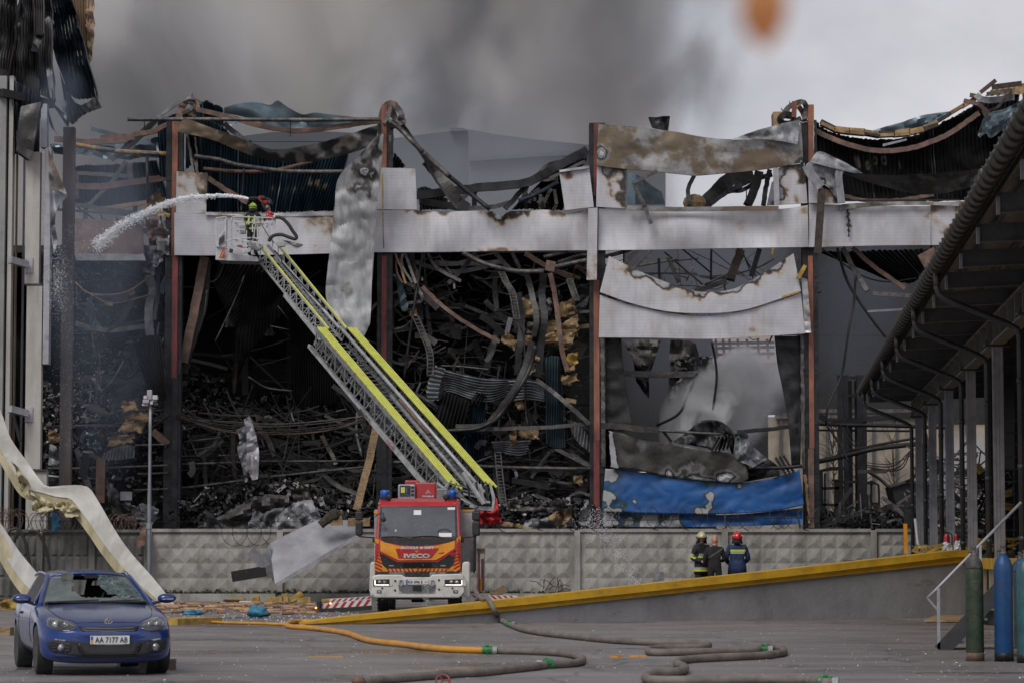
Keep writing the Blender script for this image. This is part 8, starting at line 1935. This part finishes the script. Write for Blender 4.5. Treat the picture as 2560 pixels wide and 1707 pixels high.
def person(label, loc, rz, h, cloth, joints=None, bulk=1.0, cloth_z=None, group=None):
 """one continuous skinned body facing -Y; joints override the default pose (metres for a 1.8 m figure)"""
 root = empty('person', loc, label, 'person', group, rz)
 ORG[root.name] = Vector((0,0,0)); k = h/1.8
 J = dict(pelvis=(0,0,.96), waist=(0,0,1.12), chest=(0,0,1.30), nb=(0,.0,1.46), neck=(0,-.005,1.55),
    shL=(.19,0,1.42), elL=(.25,.02,1.14), wrL=(.26,-.08,.90), shR=(-.19,0,1.42), elR=(-.25,.02,1.14), wrR=(-.26,-.08,.90),
    hipL=(.10,0,.90), knL=(.11,-.01,.50), anL=(.12,.02,.09), toL=(.13,-.17,.045), hipR=(-.10,0,.90), knR=(-.11,-.01,.50), anR=(-.12,.02,.09), toR=(-.13,-.17,.045))
 if joints: J.update(joints)
 rad = dict(pelvis=(.165,.13), waist=(.155,.12), chest=(.19,.135), nb=(.10,.085), neck=(.058,.058), shL=(.085,.085), elL=(.058,.058), wrL=(.043,.043), shR=(.085,.085), elR=(.058,.058), wrR=(.043,.043),
    hipL=(.105,.105), knL=(.075,.075), anL=(.06,.06), toL=(.05,.04), hipR=(.105,.105), knR=(.075,.075), anR=(.06,.06), toR=(.05,.04))
 names = list(J); idx = {n: i for i, n in enumerate(names)}
 E = [('pelvis','waist'),('waist','chest'),('chest','nb'),('nb','neck'),('chest','shL'),('shL','elL'),('elL','wrL'),('chest','shR'),('shR','elR'),('elR','wrR'),
   ('pelvis','hipL'),('hipL','knL'),('knL','anL'),('anL','toL'),('pelvis','hipR'),('hipR','knR'),('knR','anR'),('anR','toR')]
 me = bpy.data.meshes.new('body'); me.from_pydata([tuple(Vector(J[n])*k) for n in names], [(idx[a], idx[b]) for a, b in E], []); 
 o = bpy.data.objects.new('body', me); col.objects.link(o)
 sk = o.modifiers.new('skin', 'SKIN'); sk.use_smooth_shade = True
 for n in names:
  r = rad[n]; b = bulk if n not in ('neck','toL','toR') else 1
  me.skin_vertices[0].data[idx[n]].radius = (r[0]*k*b, r[1]*k*b)
  me.skin_vertices[0].data[idx[n]].use_root = (n == 'pelvis')
 ss = o.modifiers.new('sub', 'SUBSURF'); ss.levels = ss.render_levels = 2
 m2 = evalmesh(o); o.modifiers.clear(); o.data = m2; m2.materials.clear(); m2.materials.append(M[cloth])
 # cloth folds
 for v in m2.vertices:
  n_ = noise.noise(v.co*9)*.010+noise.noise(v.co*23)*.004; v.co += v.normal*n_*bulk
 for p in m2.polygons: p.use_smooth = True
 o.parent = root
 return root, o, k, {n: Vector(v)*k for n, v in J.items()}
def bandon(body, pred, mt, name='reflective_band', off=.008):
 me = body.data; me.update(); used = {}; vs = []; fs = []
 for p in me.polygons:
  if pred(p.center):
   f = []
   for i in p.vertices:
    if i not in used: used[i] = len(vs); v = me.vertices[i]; vs.append(v.co+v.normal*off)
    f.append(used[i])
   fs.append(tuple(f))
 if not fs: return
 return MB().add(vs, fs).build(name, M[mt], body, smooth=True, local=True)
def cutband(body, plane_pt, axis, half, mt, region=None, **k):
 """a band of even height: the body mesh bisected by two planes, kept between them"""
 import bmesh
 bm = bmesh.new(); bm.from_mesh(body.data); ax = Vector(axis).normalized(); p = Vector(plane_pt)
 for s in (1, -1):
  g_ = bm.verts[:]+bm.edges[:]+bm.faces[:]
  bmesh.ops.bisect_plane(bm, geom=g_, plane_co=p+ax*half*s, plane_no=ax*s, clear_outer=True)
 if region:
  dl = [f for f in bm.faces if not region(f.calc_center_median())]; bmesh.ops.delete(bm, geom=dl, context='FACES')
 bm.normal_update()
 for v in bm.verts: v.co += v.normal*.009
 me = bpy.data.meshes.new('reflective_band'); bm.to_mesh(me); bm.free(); me.materials.append(M[mt])
 for pl in me.polygons: pl.use_smooth = True
 o = bpy.data.objects.new('reflective_band', me); col.objects.link(o); o.parent = body
 return o
def head(root, J, k, yaw=0, pitch=0, skin='skin', hair=None, helmet=None):
 n = J['neck']; Rm = Matrix.Rotation(yaw, 3, 'Z') @ Matrix.Rotation(pitch, 3, 'X')
 def T(v): return n + Rm @ (Vector(v)*k)
 m = MB(); prof = []
 rows, seg = 12, 20
 for i in range(rows+1):
  t = i/rows; z = -.02+.245*t
  w_ = .074*math.sin(math.pi*min(1, .18+.82*t))**.5 if t < 1 else .004; dpt = .095*math.sin(math.pi*min(1, .15+.85*t))**.55 if t < 1 else .004
  if t < .3: w_ *= .72+.9*t; dpt *= .8+.66*t
  for s in range(seg):
   a = 2*math.pi*s/seg; x, y = math.sin(a)*w_, -math.cos(a)*dpt
   if s == 0:   # nose, brow, mouth line
    if .40 < t < .55: y -= .022
    if .18 < t < .24: y -= .006
    if .30 < t < .38: y += .002
   if s in (1, seg-1) and .55 < t < .62: y += .012
   m.v.append(T((x, y-.01, z+.02))); m.a.append(0)
 for i in range(rows):
  for s in range(seg):
   s2 = (s+1) % seg; m.f.append((i*seg+s, i*seg+s2, (i+1)*seg+s2, (i+1)*seg+s))
 m.f.append(tuple(range(seg))[::-1]); m.f.append(tuple(rows*seg+s for s in range(seg)))
 hd = m.build('head', M[skin], root, smooth=True, local=True)
 MB().tube([n-Vector((0,0,.06*k)), T((0,.0,.05))], .055*k, 10).build('neck', M[skin], hd, smooth=True, local=True)
 for s in (-1, 1):
  MB().ball(T((s*.076,.005,.12)), .028*k, 8, 6, (.4,.8,1.2), Rm).build('ear', M[skin], hd, smooth=True, local=True)
  MB().ball(T((s*.03,-.093,.135)), .011*k, 8, 5, (1.3,.6,.7), Rm).build('eye', M['darktext'], hd, local=True)
  MB().beam(T((s*.016,-.102,.153)), T((s*.045,-.092,.155)), .008, .006).build('eyebrow', M['darktext'], hd, local=True)
 MB().beam(T((-.022,-.098,.058)), T((.022,-.098,.058)), .008, .006).build('mouth', M['primer'], hd, local=True)
 if helmet:
  hm = MB(); rows = 8; W_ = 24
  for i in range(rows+1):
   ph = math.pi/2*i/rows
   for s in range(W_):
    a = 2*math.pi*s/W_; rx, ry = .128*math.cos(ph)+.002, .155*math.cos(ph)+.002
    back = 1.0; z = .115+.155*math.sin(ph)
    if i == 0: z -= .055 if math.cos(a) < .3 else -.005
    hm.v.append(T((math.sin(a)*rx, -math.cos(a)*ry+.01, z))); hm.a.append(0)
  for i in range(rows):
   for s in range(W_): s2 = (s+1) % W_; hm.f.append((i*W_+s, i*W_+s2, (i+1)*W_+s2, (i+1)*W_+s))
  hm.f.append(tuple(rows*W_+s for s in range(W_)))
  ho_ = hm.build('helmet', M[helmet], root, smooth=True, local=True)
  md = ho_.modifiers.new('thick', 'SOLIDIFY'); md.thickness = .012
  MB().ribbon([T((math.sin(a)*.135, -math.cos(a)*.165+.01, .118)) for a in [math.pi*2*i/24 for i in range(25)] if math.cos(a) > -.2 or True], .012, .018, up=(0,0,1)).build('helmet_rim', M['darktext'] if helmet != 'helred' else M['helred'], ho_, local=True)
  MB().ribbon([T((0, -math.cos(a)*.163+.01, .115+math.sin(a)*.162)) for a in [math.pi*i/12 for i in range(1, 12)]], .03, .012, up=(1,0,0)).build('helmet_ridge', M[helmet], ho_, local=True, smooth=True)
  for s in (-1, 1):
   MB().ball(T((s*.128,.0,.12)), .035*k, 8, 6, (.4,1,1), Rm).build('visor_pivot', M['steeldark'], ho_, local=True)
   MB().box(T((s*.10,.10,.165)), (.06*k,.05*k,.02*k), Rm).build('reflective_patch', M['hiv'], ho_, local=True)
  # neck curtain
  nc = MB(); 
  pts = []
  for i in range(13):
   a = math.pi*(.35+1.3*i/12)
   nc.v += [T((math.sin(a)*.118, -math.cos(a)*.135+.01, .09)), T((math.sin(a)*.15, -math.cos(a)*.16+.01, -.04))]; nc.a += [0,0]
   if i: b = len(nc.v)-4; nc.f.append((b, b+1, b+3, b+2))
  o = nc.build('neck_curtain', M['turnout'], ho_, smooth=True, local=True); o.modifiers.new('t', 'SOLIDIFY').thickness = .01
 if hair:
  pass
 return hd
def hand(body, wr, el, k, side, mt='skin', curl=.5, palm_n=None):
 d = (wr-el).normalized(); a = d.orthogonal().normalized() if palm_n is None else Vector(palm_n).normalized(); a = (a-d*a.dot(d)).normalized(); b = d.cross(a)*side
 m = MB(); m.tube([wr-d*.03*k, wr+d*.02*k, wr+d*.06*k, wr+d*.10*k], [.028*k,.034*k,.042*k,.034*k], 10)
 root_ = m.build('hand', M[mt], body, smooth=True, local=True)
 for i, L in enumerate((.070,.080,.074,.058)):
  o = wr+d*.09*k+b*(.030-.020*i)*k; t1 = o+(d*.9+a*.3*curl).normalized()*L*.5*k; t2 = t1+(d*(1-curl)+a*curl*1.6).normalized()*L*.5*k
  MB().tube([o-d*.02*k, o+d*.012*k, t1, t2], [.010*k,.010*k,.009*k,.007*k], 6).build('finger', M[mt], root_, smooth=True, local=True)
 o = wr+d*.03*k+b*.03*k; MB().tube([o, o+(b*.8+d*.7).normalized()*.035*k, o+(b*.5+d+a*.5).normalized()*.065*k], [.013*k,.012*k,.008*k], 6).build('thumb', M[mt], root_, smooth=True, local=True)
DKZ = .42
def at_deck(px, d, z=DKZ): v = P(px, 1400, d); return Vector((v.x, d, z))
# 1: cream helmet, turned towards the bald man, arm bent across his front
r1, b1, k1, J1 = person('man in black turnout coat with lime bands and cream helmet, talking beside the bald man', at_deck(1754, 73.6), R(38), 1.80, 'turnout',
 dict(elR=(-.30,.06,1.13), wrR=(-.14,-.17,1.05), elL=(.27,-.02,1.15), wrL=(.17,-.22,1.03)), 1.16)
head(r1, J1, k1*1.0, R(-22), R(4), helmet='helcream'); hand(b1, J1['wrR'], J1['elR'], k1, 1, curl=.6); hand(b1, J1['wrL'], J1['elL'], k1, -1, curl=.6)
cutband(b1, (0,0,1.22*k1), (0,0,1), .035, 'silver', lambda c: abs(c.x) < .17); cutband(b1, (0,0,1.165*k1), (0,0,1), .02, 'hiv', lambda c: abs(c.x) < .17)
cutband(b1, (0,0,.865*k1), (0,0,1), .03, 'silver', lambda c: abs(c.x) < .30); cutband(b1, (0,0,.81*k1), (0,0,1), .025, 'hiv', lambda c: abs(c.x) < .30)
for s, e in (('shL','elL'), ('shR','elR')):
 p = J1[s].lerp(J1[e], .72); ax = (J1[e]-J1[s]); cutband(b1, p, ax, .028, 'silver', lambda c, p=p: (c-p).length < .13); p2 = J1[s].lerp(J1[e], .88); cutband(b1, p2, ax, .022, 'hiv', lambda c, p=p2: (c-p).length < .13)
# 2: bald man in black, back to the camera
r2, b2, k2, J2 = person('bald man in black clothes with a shoulder strap, seen from behind', at_deck(1787, 72.9), R(172), 1.72, 'blackcloth',
 dict(elL=(.28,-.02,1.12), wrL=(.22,-.18,.95), elR=(-.26,-.05,1.15), wrR=(-.16,-.24,1.12)), 1.05)
head(r2, J2, k2*1.12, R(-8), R(6)); hand(b2, J2['wrL'], J2['elL'], k2, -1); hand(b2, J2['wrR'], J2['elR'], k2, 1)
cutband(b2, (0,0,1.30*k2), (.55,0,.83), .018, 'steeldark', lambda c: c.z > 1.0*k2 and abs(c.x) < .2)
# 3: red helmet, navy coat, back to the camera
r3, b3, k3, J3 = person('man in navy coat and red helmet seen from behind, right of the bald man', at_deck(1843, 73.4), R(186), 1.80, 'bluecloth',
 dict(elR=(-.30,-.02,1.13), wrR=(-.18,-.20,1.00), elL=(.30,-.02,1.13), wrL=(.18,-.20,1.00), waist=(0,0,1.10)), 1.22)
head(r3, J3, k3, R(5), R(2), helmet='helred'); hand(b3, J3['wrL'], J3['elL'], k3, -1); hand(b3, J3['wrR'], J3['elR'], k3, 1)
cutband(b3, (0,0,1.335*k3), (0,0,1), .022, 'hiv', lambda c: abs(c.x) < .19); cutband(b3, (0,0,1.295*k3), (0,0,1), .018, 'silver', lambda c: abs(c.x) < .19); cutband(b3, (0,0,1.265*k3), (0,0,1), .010, 'hiv', lambda c: abs(c.x) < .19)
# coat skirts so the jackets hang below the hips
for b_, J_, k_, mt, zl, wd in ((b1, J1, k1, 'turnout', .74, 1.0), (b3, J3, k3, 'bluecloth', .70, 1.12)):
 m = MB(); W_ = 28; rows = [(1.08,.175,.135),(.98,.20,.155),(.88,.215,.165),(zl,.225,.17)]
 for z, rx, ry in rows:
  for s in range(W_):
   a = 2*math.pi*s/W_; f = 1+.035*math.sin(a*5+z*3)*(1.1-z); m.v.append(Vector((math.sin(a)*rx*wd*f, -math.cos(a)*ry*wd*f, z))*k_); m.a.append(0)
 for i in range(len(rows)-1):
  for s in range(W_): s2 = (s+1) % W_; m.f.append((i*W_+s, (i+1)*W_+s, (i+1)*W_+s2, i*W_+s2))
 o = m.build('coat_skirt', M[mt], b_, smooth=True, local=True); o.modifiers.new('t', 'SOLIDIFY').thickness = .015
 if b_ is b1:
  for z, rx, ry, mt2, hh in ((.88,.224,.174,'silver',.05), (.825,.229,.178,'hiv',.05)):
   m = MB(); m.ribbon([Vector((math.sin(a)*rx, -math.cos(a)*ry, z))*k_ for a in [2*math.pi*i/28 for i in range(29)]], .012, hh, up=(0,0,1)); m.build('reflective_band', M[mt2], b_, local=True)
# 4: the firefighter in the basket, back to the camera
zb_ = P(*q('B','830,1372')[0], DB+.55).z
r4, b4, k4, J4 = person('firefighter with lime helmet standing in the ladder basket, aiming the water jet', Vector((P(*q('B','822,1200')[0], DB+.55).x, DB+.55, zb_)), R(165), 1.86, 'turnout',
 dict(elL=(.32,-.06,1.20), wrL=(.24,-.34,1.24), elR=(-.30,-.10,1.22), wrR=(-.30,-.36,1.28)), 1.18)
head(r4, J4, k4*1.02, R(15), R(4), helmet='hellime'); hand(b4, J4['wrL'], J4['elL'], k4, -1, 'turnout'); hand(b4, J4['wrR'], J4['elR'], k4, 1, 'turnout')
for x0 in (-.11, .10):
 bandon(b4, lambda c, x0=x0: abs(c.x-x0) < .028 and c.y > 0 and 1.05*k4 < c.z < 1.38*k4, 'hiv')
cutband(b4, (0,0,.93*k4), (0,0,1), .03, 'hiv', lambda c: abs(c.x) < .3); cutband(b4, (0,0,.45*k4), (0,0,1), .035, 'hiv')
for s, e in (('shL','elL'), ('shR','elR')):
 p = J4[s].lerp(J4[e], .8); ax = J4[e]-J4[s]; cutband(b4, p, ax, .03, 'hiv', lambda c, p=p: (c-p).length < .13)
MB().box((.16,.13,1.0), (.14,.08,.2)).build('radio_pouch', M['blackcloth'], b4, local=True, bevel=.02)

# ================================================================ water
M['water'] = mat('white_water', (.80,.82,.85), (.70,.72,.76), 4, .3, 0, .2)
def drops(m, c, r, rnd):
 x = r*rnd.uniform(.7,1.6)
 vs = [c+Vector(v)*r for v in ((1.4,0,0),(-1.4,0,0),(0,1,0),(0,-1,0),(0,0,1.2),(0,0,-1.2))]
 a = rnd.uniform(-.6,.6); ca, sa = math.cos(a), math.sin(a)
 vs = [c+Vector(((v-c).x*ca-(v-c).z*sa, (v-c).y, (v-c).x*sa+(v-c).z*ca)) for v in vs]
 m.add(vs, [(0,2,4),(2,1,4),(1,3,4),(3,0,4),(2,0,5),(1,2,5),(3,1,5),(0,3,5)])
rw = random.Random(21)
jet = q('B','790,905 700,888 560,875 440,880 300,890 150,925 0,985')+q('A','780,1345 700,1400 640,1450 590,1480')
jd = [DB+.2+i*.75 for i in range(len(jet))]
J3d = crs([P(*p, d) for p, d in zip(jet, jd)], 220)
m = MB(); core = MB()
core.tube(J3d[:140:3], [.020+.022*(i/50)*(.6+.8*abs(noise.noise(Vector((i*.9,0,0))))) for i in range(50)], 7)
o = core.build('jet', M['water'], None); w_ = empty('water_jet', J3d[0], 'arching white jet of water falling into the far left bay', 'water jet'); ORG[w_.name] = Vector(w_.location)
bpy.data.objects.remove(o)
core.build('core', M['water'], w_)
for i in range(8000):
 t = rw.random()**1.0; p = J3d[int(t*219)]; s = .018+.10*t+.16*max(0,t-.8)
 drops(m, p+Vector((rw.gauss(0,s*.8), rw.gauss(0,s*.5), rw.gauss(0,s*.62)-.15*t*abs(rw.gauss(0,1)))), rw.uniform(.005,.019)*(1 if rw.random() < .85 else 1.7), rw)
tag(m.build('spray', M['water'], w_), kind='stuff')
m = MB()
for i in range(1500):
 u = rw.random(); px_ = 250-120*u+rw.gauss(0,34); py_ = 560+rw.random()**1.3*560
 drops(m, P(px_, py_, rw.uniform(106.5,109.5)), rw.uniform(.004,.010), rw)
for i in range(900):
 px_ = rw.gauss(143,12); py_ = rw.gauss(705,45); drops(m, P(px_, py_, 106), rw.uniform(.004,.011), rw)
m.out('falling_spray', M['water'], 'fine water spray falling in the far left bay', 'spray', kind='stuff')
m = MB()
for i in range(1100):
 t = rw.random(); px_ = 1495+100*t*(t**.4)+rw.gauss(0,22*(1-t)+5); py_ = 1270+190*t; drops(m, P(px_, py_, 92+rw.uniform(-1,1)), rw.uniform(.003,.009), rw)
for i in range(500): drops(m, P(1490+rw.gauss(0,22), 1315+rw.gauss(0,22), 93), rw.uniform(.003,.009), rw)
m.out('dripping_water', M['water'], 'water dripping in front of the concrete fence under the third column', 'water drops', kind='stuff')
m = MB()
for i in range(500):
 px_ = rw.uniform(950,1180) if rw.random() < .5 else rw.gauss(800,60); py_ = rw.uniform(1290,1500); drops(m, P(px_, py_, 80.5+rw.uniform(-1,.6)), rw.uniform(.002,.006), rw)
for i in range(200): drops(m, P(1065+rw.gauss(0,6), rw.uniform(1460,1515), 80.8), rw.uniform(.002,.006), rw)
m.out('dripping_water', M['water'], 'fine drops of water falling in front of the fire truck', 'water drops', kind='stuff')

# ================================================================ litter on the ground
rl = random.Random(31)
m1, m2, m3 = MB(), MB(), MB()
for i in range(230):
 px_ = rl.uniform(330, 780); py_ = 1506+rl.random()**1.2*27
 if px_ > 430 and px_ < 860 or rl.random() < .4:
  c = G(px_, py_, .03); a = rl.random()*3.14; v = Vector((math.cos(a), math.sin(a), 0))*rl.uniform(.08,.28)
  (m1 if rl.random() < .7 else m2).tube([c-v+Vector((0,0,.02)), c+v+Vector((0,0,.02))], rl.uniform(.02,.05), 6)
for i in range(1300):
 x, y = rl.uniform(0, 2560), 1500+rl.random()*200; c = G(x, y, .002); s = rl.uniform(.002,.008)*(1 if rl.random() < .93 else 1.8)
 drops(m3, c, s, rl)
for i in range(500):
 x, y = rl.uniform(330, 900), 1520+rl.random()*40; drops(m3, G(x, y, .005), rl.uniform(.006,.022), rl)
M['peach'] = mat('peach_foam_rolls', (.40,.24,.15), (.28,.16,.10), 3, .8, 0, .3, island=.3)
m1.out('foam_rolls', M['peach'], 'peach coloured foam rolls strewn along the foot of the fence', 'litter', kind='stuff')
m2.out('debris_scraps', M['wool'], 'pale brown scraps among the foam rolls', 'litter', kind='stuff')
m3.out('gravel_bits', M['whitetext'], 'tiny pale bits of rubble scattered over the asphalt', 'rubble', kind='stuff')
def ynames():
 L = [(560+560/3.093, 1200+900/3.093, .5, .2, 35, 'woolyel', 'tilted yellow insulation slab against the plinth'), (560+395/3.093,1200+925/3.093,.55,.24,0,'woolyel','yellow insulation block with a dark gap, left of the tilted slab'), (560+245/3.093,1200+918/3.093,.3,.2,10,'woolyel','small yellow insulation block, leftmost by the plinth'), (560+620/3.093,1200+925/3.093,.5,.2,0,'woolyel','yellow insulation block right of the tilted slab'), (560+850/3.093,1200+925/3.093,.9,.12,3,'woolyel','long yellow insulation strip beside the outrigger board'),
   (560+480/3.093,1200+910/3.093,.18,.34,8,'woolyel','upright yellow piece just left of the tilted slab'), (560+100/3.093,1200+915/3.093,.6,.08,0,'woolyel','thin yellow strip lying on the kerb'), (560+2120/3.093,1200+862/3.093,.6,.28,25,'wood','brown block of wood by the fence right of the truck'), (560+165/3.093,1200+962/3.093,1.2,.28,0,'panel_plain','pale crushed slab among the foam rolls'), (560+60/3.093,1200+955/3.093,.6,.32,0,'charwood','dark crushed drum left of the pale slab')]
 for px_, py_, w_, h_, a, mt, lab in L:
  c = P(px_, py_, 100.5); m = MB(); rot = Matrix.Rotation(R(-a), 3, 'Y'); m.box(c, (w_, .35, h_), rot, .93)
  m.out('debris_block', M[mt], lab, 'debris', bevel=.02)
ynames()
MB().blob(G(560+262/3.093, 1200+1015/3.093, .14), .22, (1.1,.8,.7), 5, .7).out('blue_bag', mat('blue_plastic_bag', (.02,.14,.24), (.04,.22,.33), 6, .45, 0, .6, 14), 'crumpled blue plastic bag among the foam rolls', 'bag', smooth=True)
MB().blob(G(480, 1530, .07), .14, (1.6,.8,.5), 8, .8).out('teal_rag', bpy.data.materials['blue_plastic_bag'], 'small teal rag between the car and the blue bag', 'rag', smooth=True)
sheet_mb(q('L','925,1155 1000,1150 1190,1145'), q('L','925,1172 1060,1178 1180,1172'), 98, nu=14, nv=4, thick=.03, crump=.2).out('grey_sheet', M['galv'], 'flat grey metal sheet on the rubble right of the draped panel foot', 'sheet')
for i, s in enumerate(('1185,1357', '1245,1355', '1055,1360')):
 c = G(*q('N', s)[0], .01); MB().box(c, (.12,.16,.02), Matrix.Rotation(.4*i,3,'Z')).out('orange_scrap', M['orange'], ('orange scrap on the asphalt, middle of three','orange scrap on the asphalt, rightmost of three','tiny orange scrap on the asphalt, leftmost of three')[i], 'scrap', 'orange scraps')
c = G(560+790/3.093, 1200+1364/3.093, .006); MB().box(c, (.55,.28,.006)).out('yellow_patch', M['yellow'], 'flat yellow patch on the asphalt below the yellow hose', 'patch')
for s, w_ in (('500,800 560,830 650,850', .02),):
 m = MB(); 
 for k in range(16): 
  a = P(*q('N', f'{rl.uniform(480,640)},{rl.uniform(815,860)}')[0], 104.2); b = a+Vector((rl.uniform(-.5,.5), 0, rl.uniform(.05,.5))); m.tube([a, (a+b)/2+Vector((0,0,.08)), b], .015, 3)
 m.out('dry_branches', M['charwood'], 'dry twigs at the foot of the fence right of the fire truck', 'twigs', kind='stuff')
# moss and dirt line at the fence foot
m = MB()
for i in range(900):
 px_ = rl.uniform(380, 2250); c = P(px_, 1400, D_FENCE-.2); c.z = .27+abs(rl.gauss(0,.04)); c.y = D_FENCE-.12-rl.random()*.12; drops(m, c, rl.uniform(.02,.06), rl)
m.out('moss', mat('dark_moss', (.035,.045,.015), (.02,.022,.012), 5, .9, 0, .5), 'dark moss along the foot of the concrete fence', 'moss', kind='stuff')

# ================================================================ a dead leaf close to the lens, out of focus
c = P(1911, 26, 1.45)
lf_ = empty('dead_leaf', c, 'blurred brown dead leaf hanging close to the viewer at the top', 'leaf'); ORG[lf_.name] = Vector(c)
vs = [c+Vector((x, y, z)) for x, y, z in ((0,0,.02),(-.010,.002,.012),(-.013,.004,0),(-.009,.002,-.012),(0,0,-.022),(.009,-.003,-.011),(.012,-.004,0),(.010,-.002,.011),(0,-.003,0))]
MB().add(vs, [(8,i,i+1) for i in range(7)]+[(8,7,0)]).build('blade', mat('brown_leaf', (.42,.16,.04), (.33,.12,.03), 60, .6, 0, .1), lf_)
MB().tube([c+Vector((0,0,.02)), c+Vector((.002,0,.05)), c+Vector((.004,0,.12))], .0008, 5).build('stalk', M['charwood'], lf_)
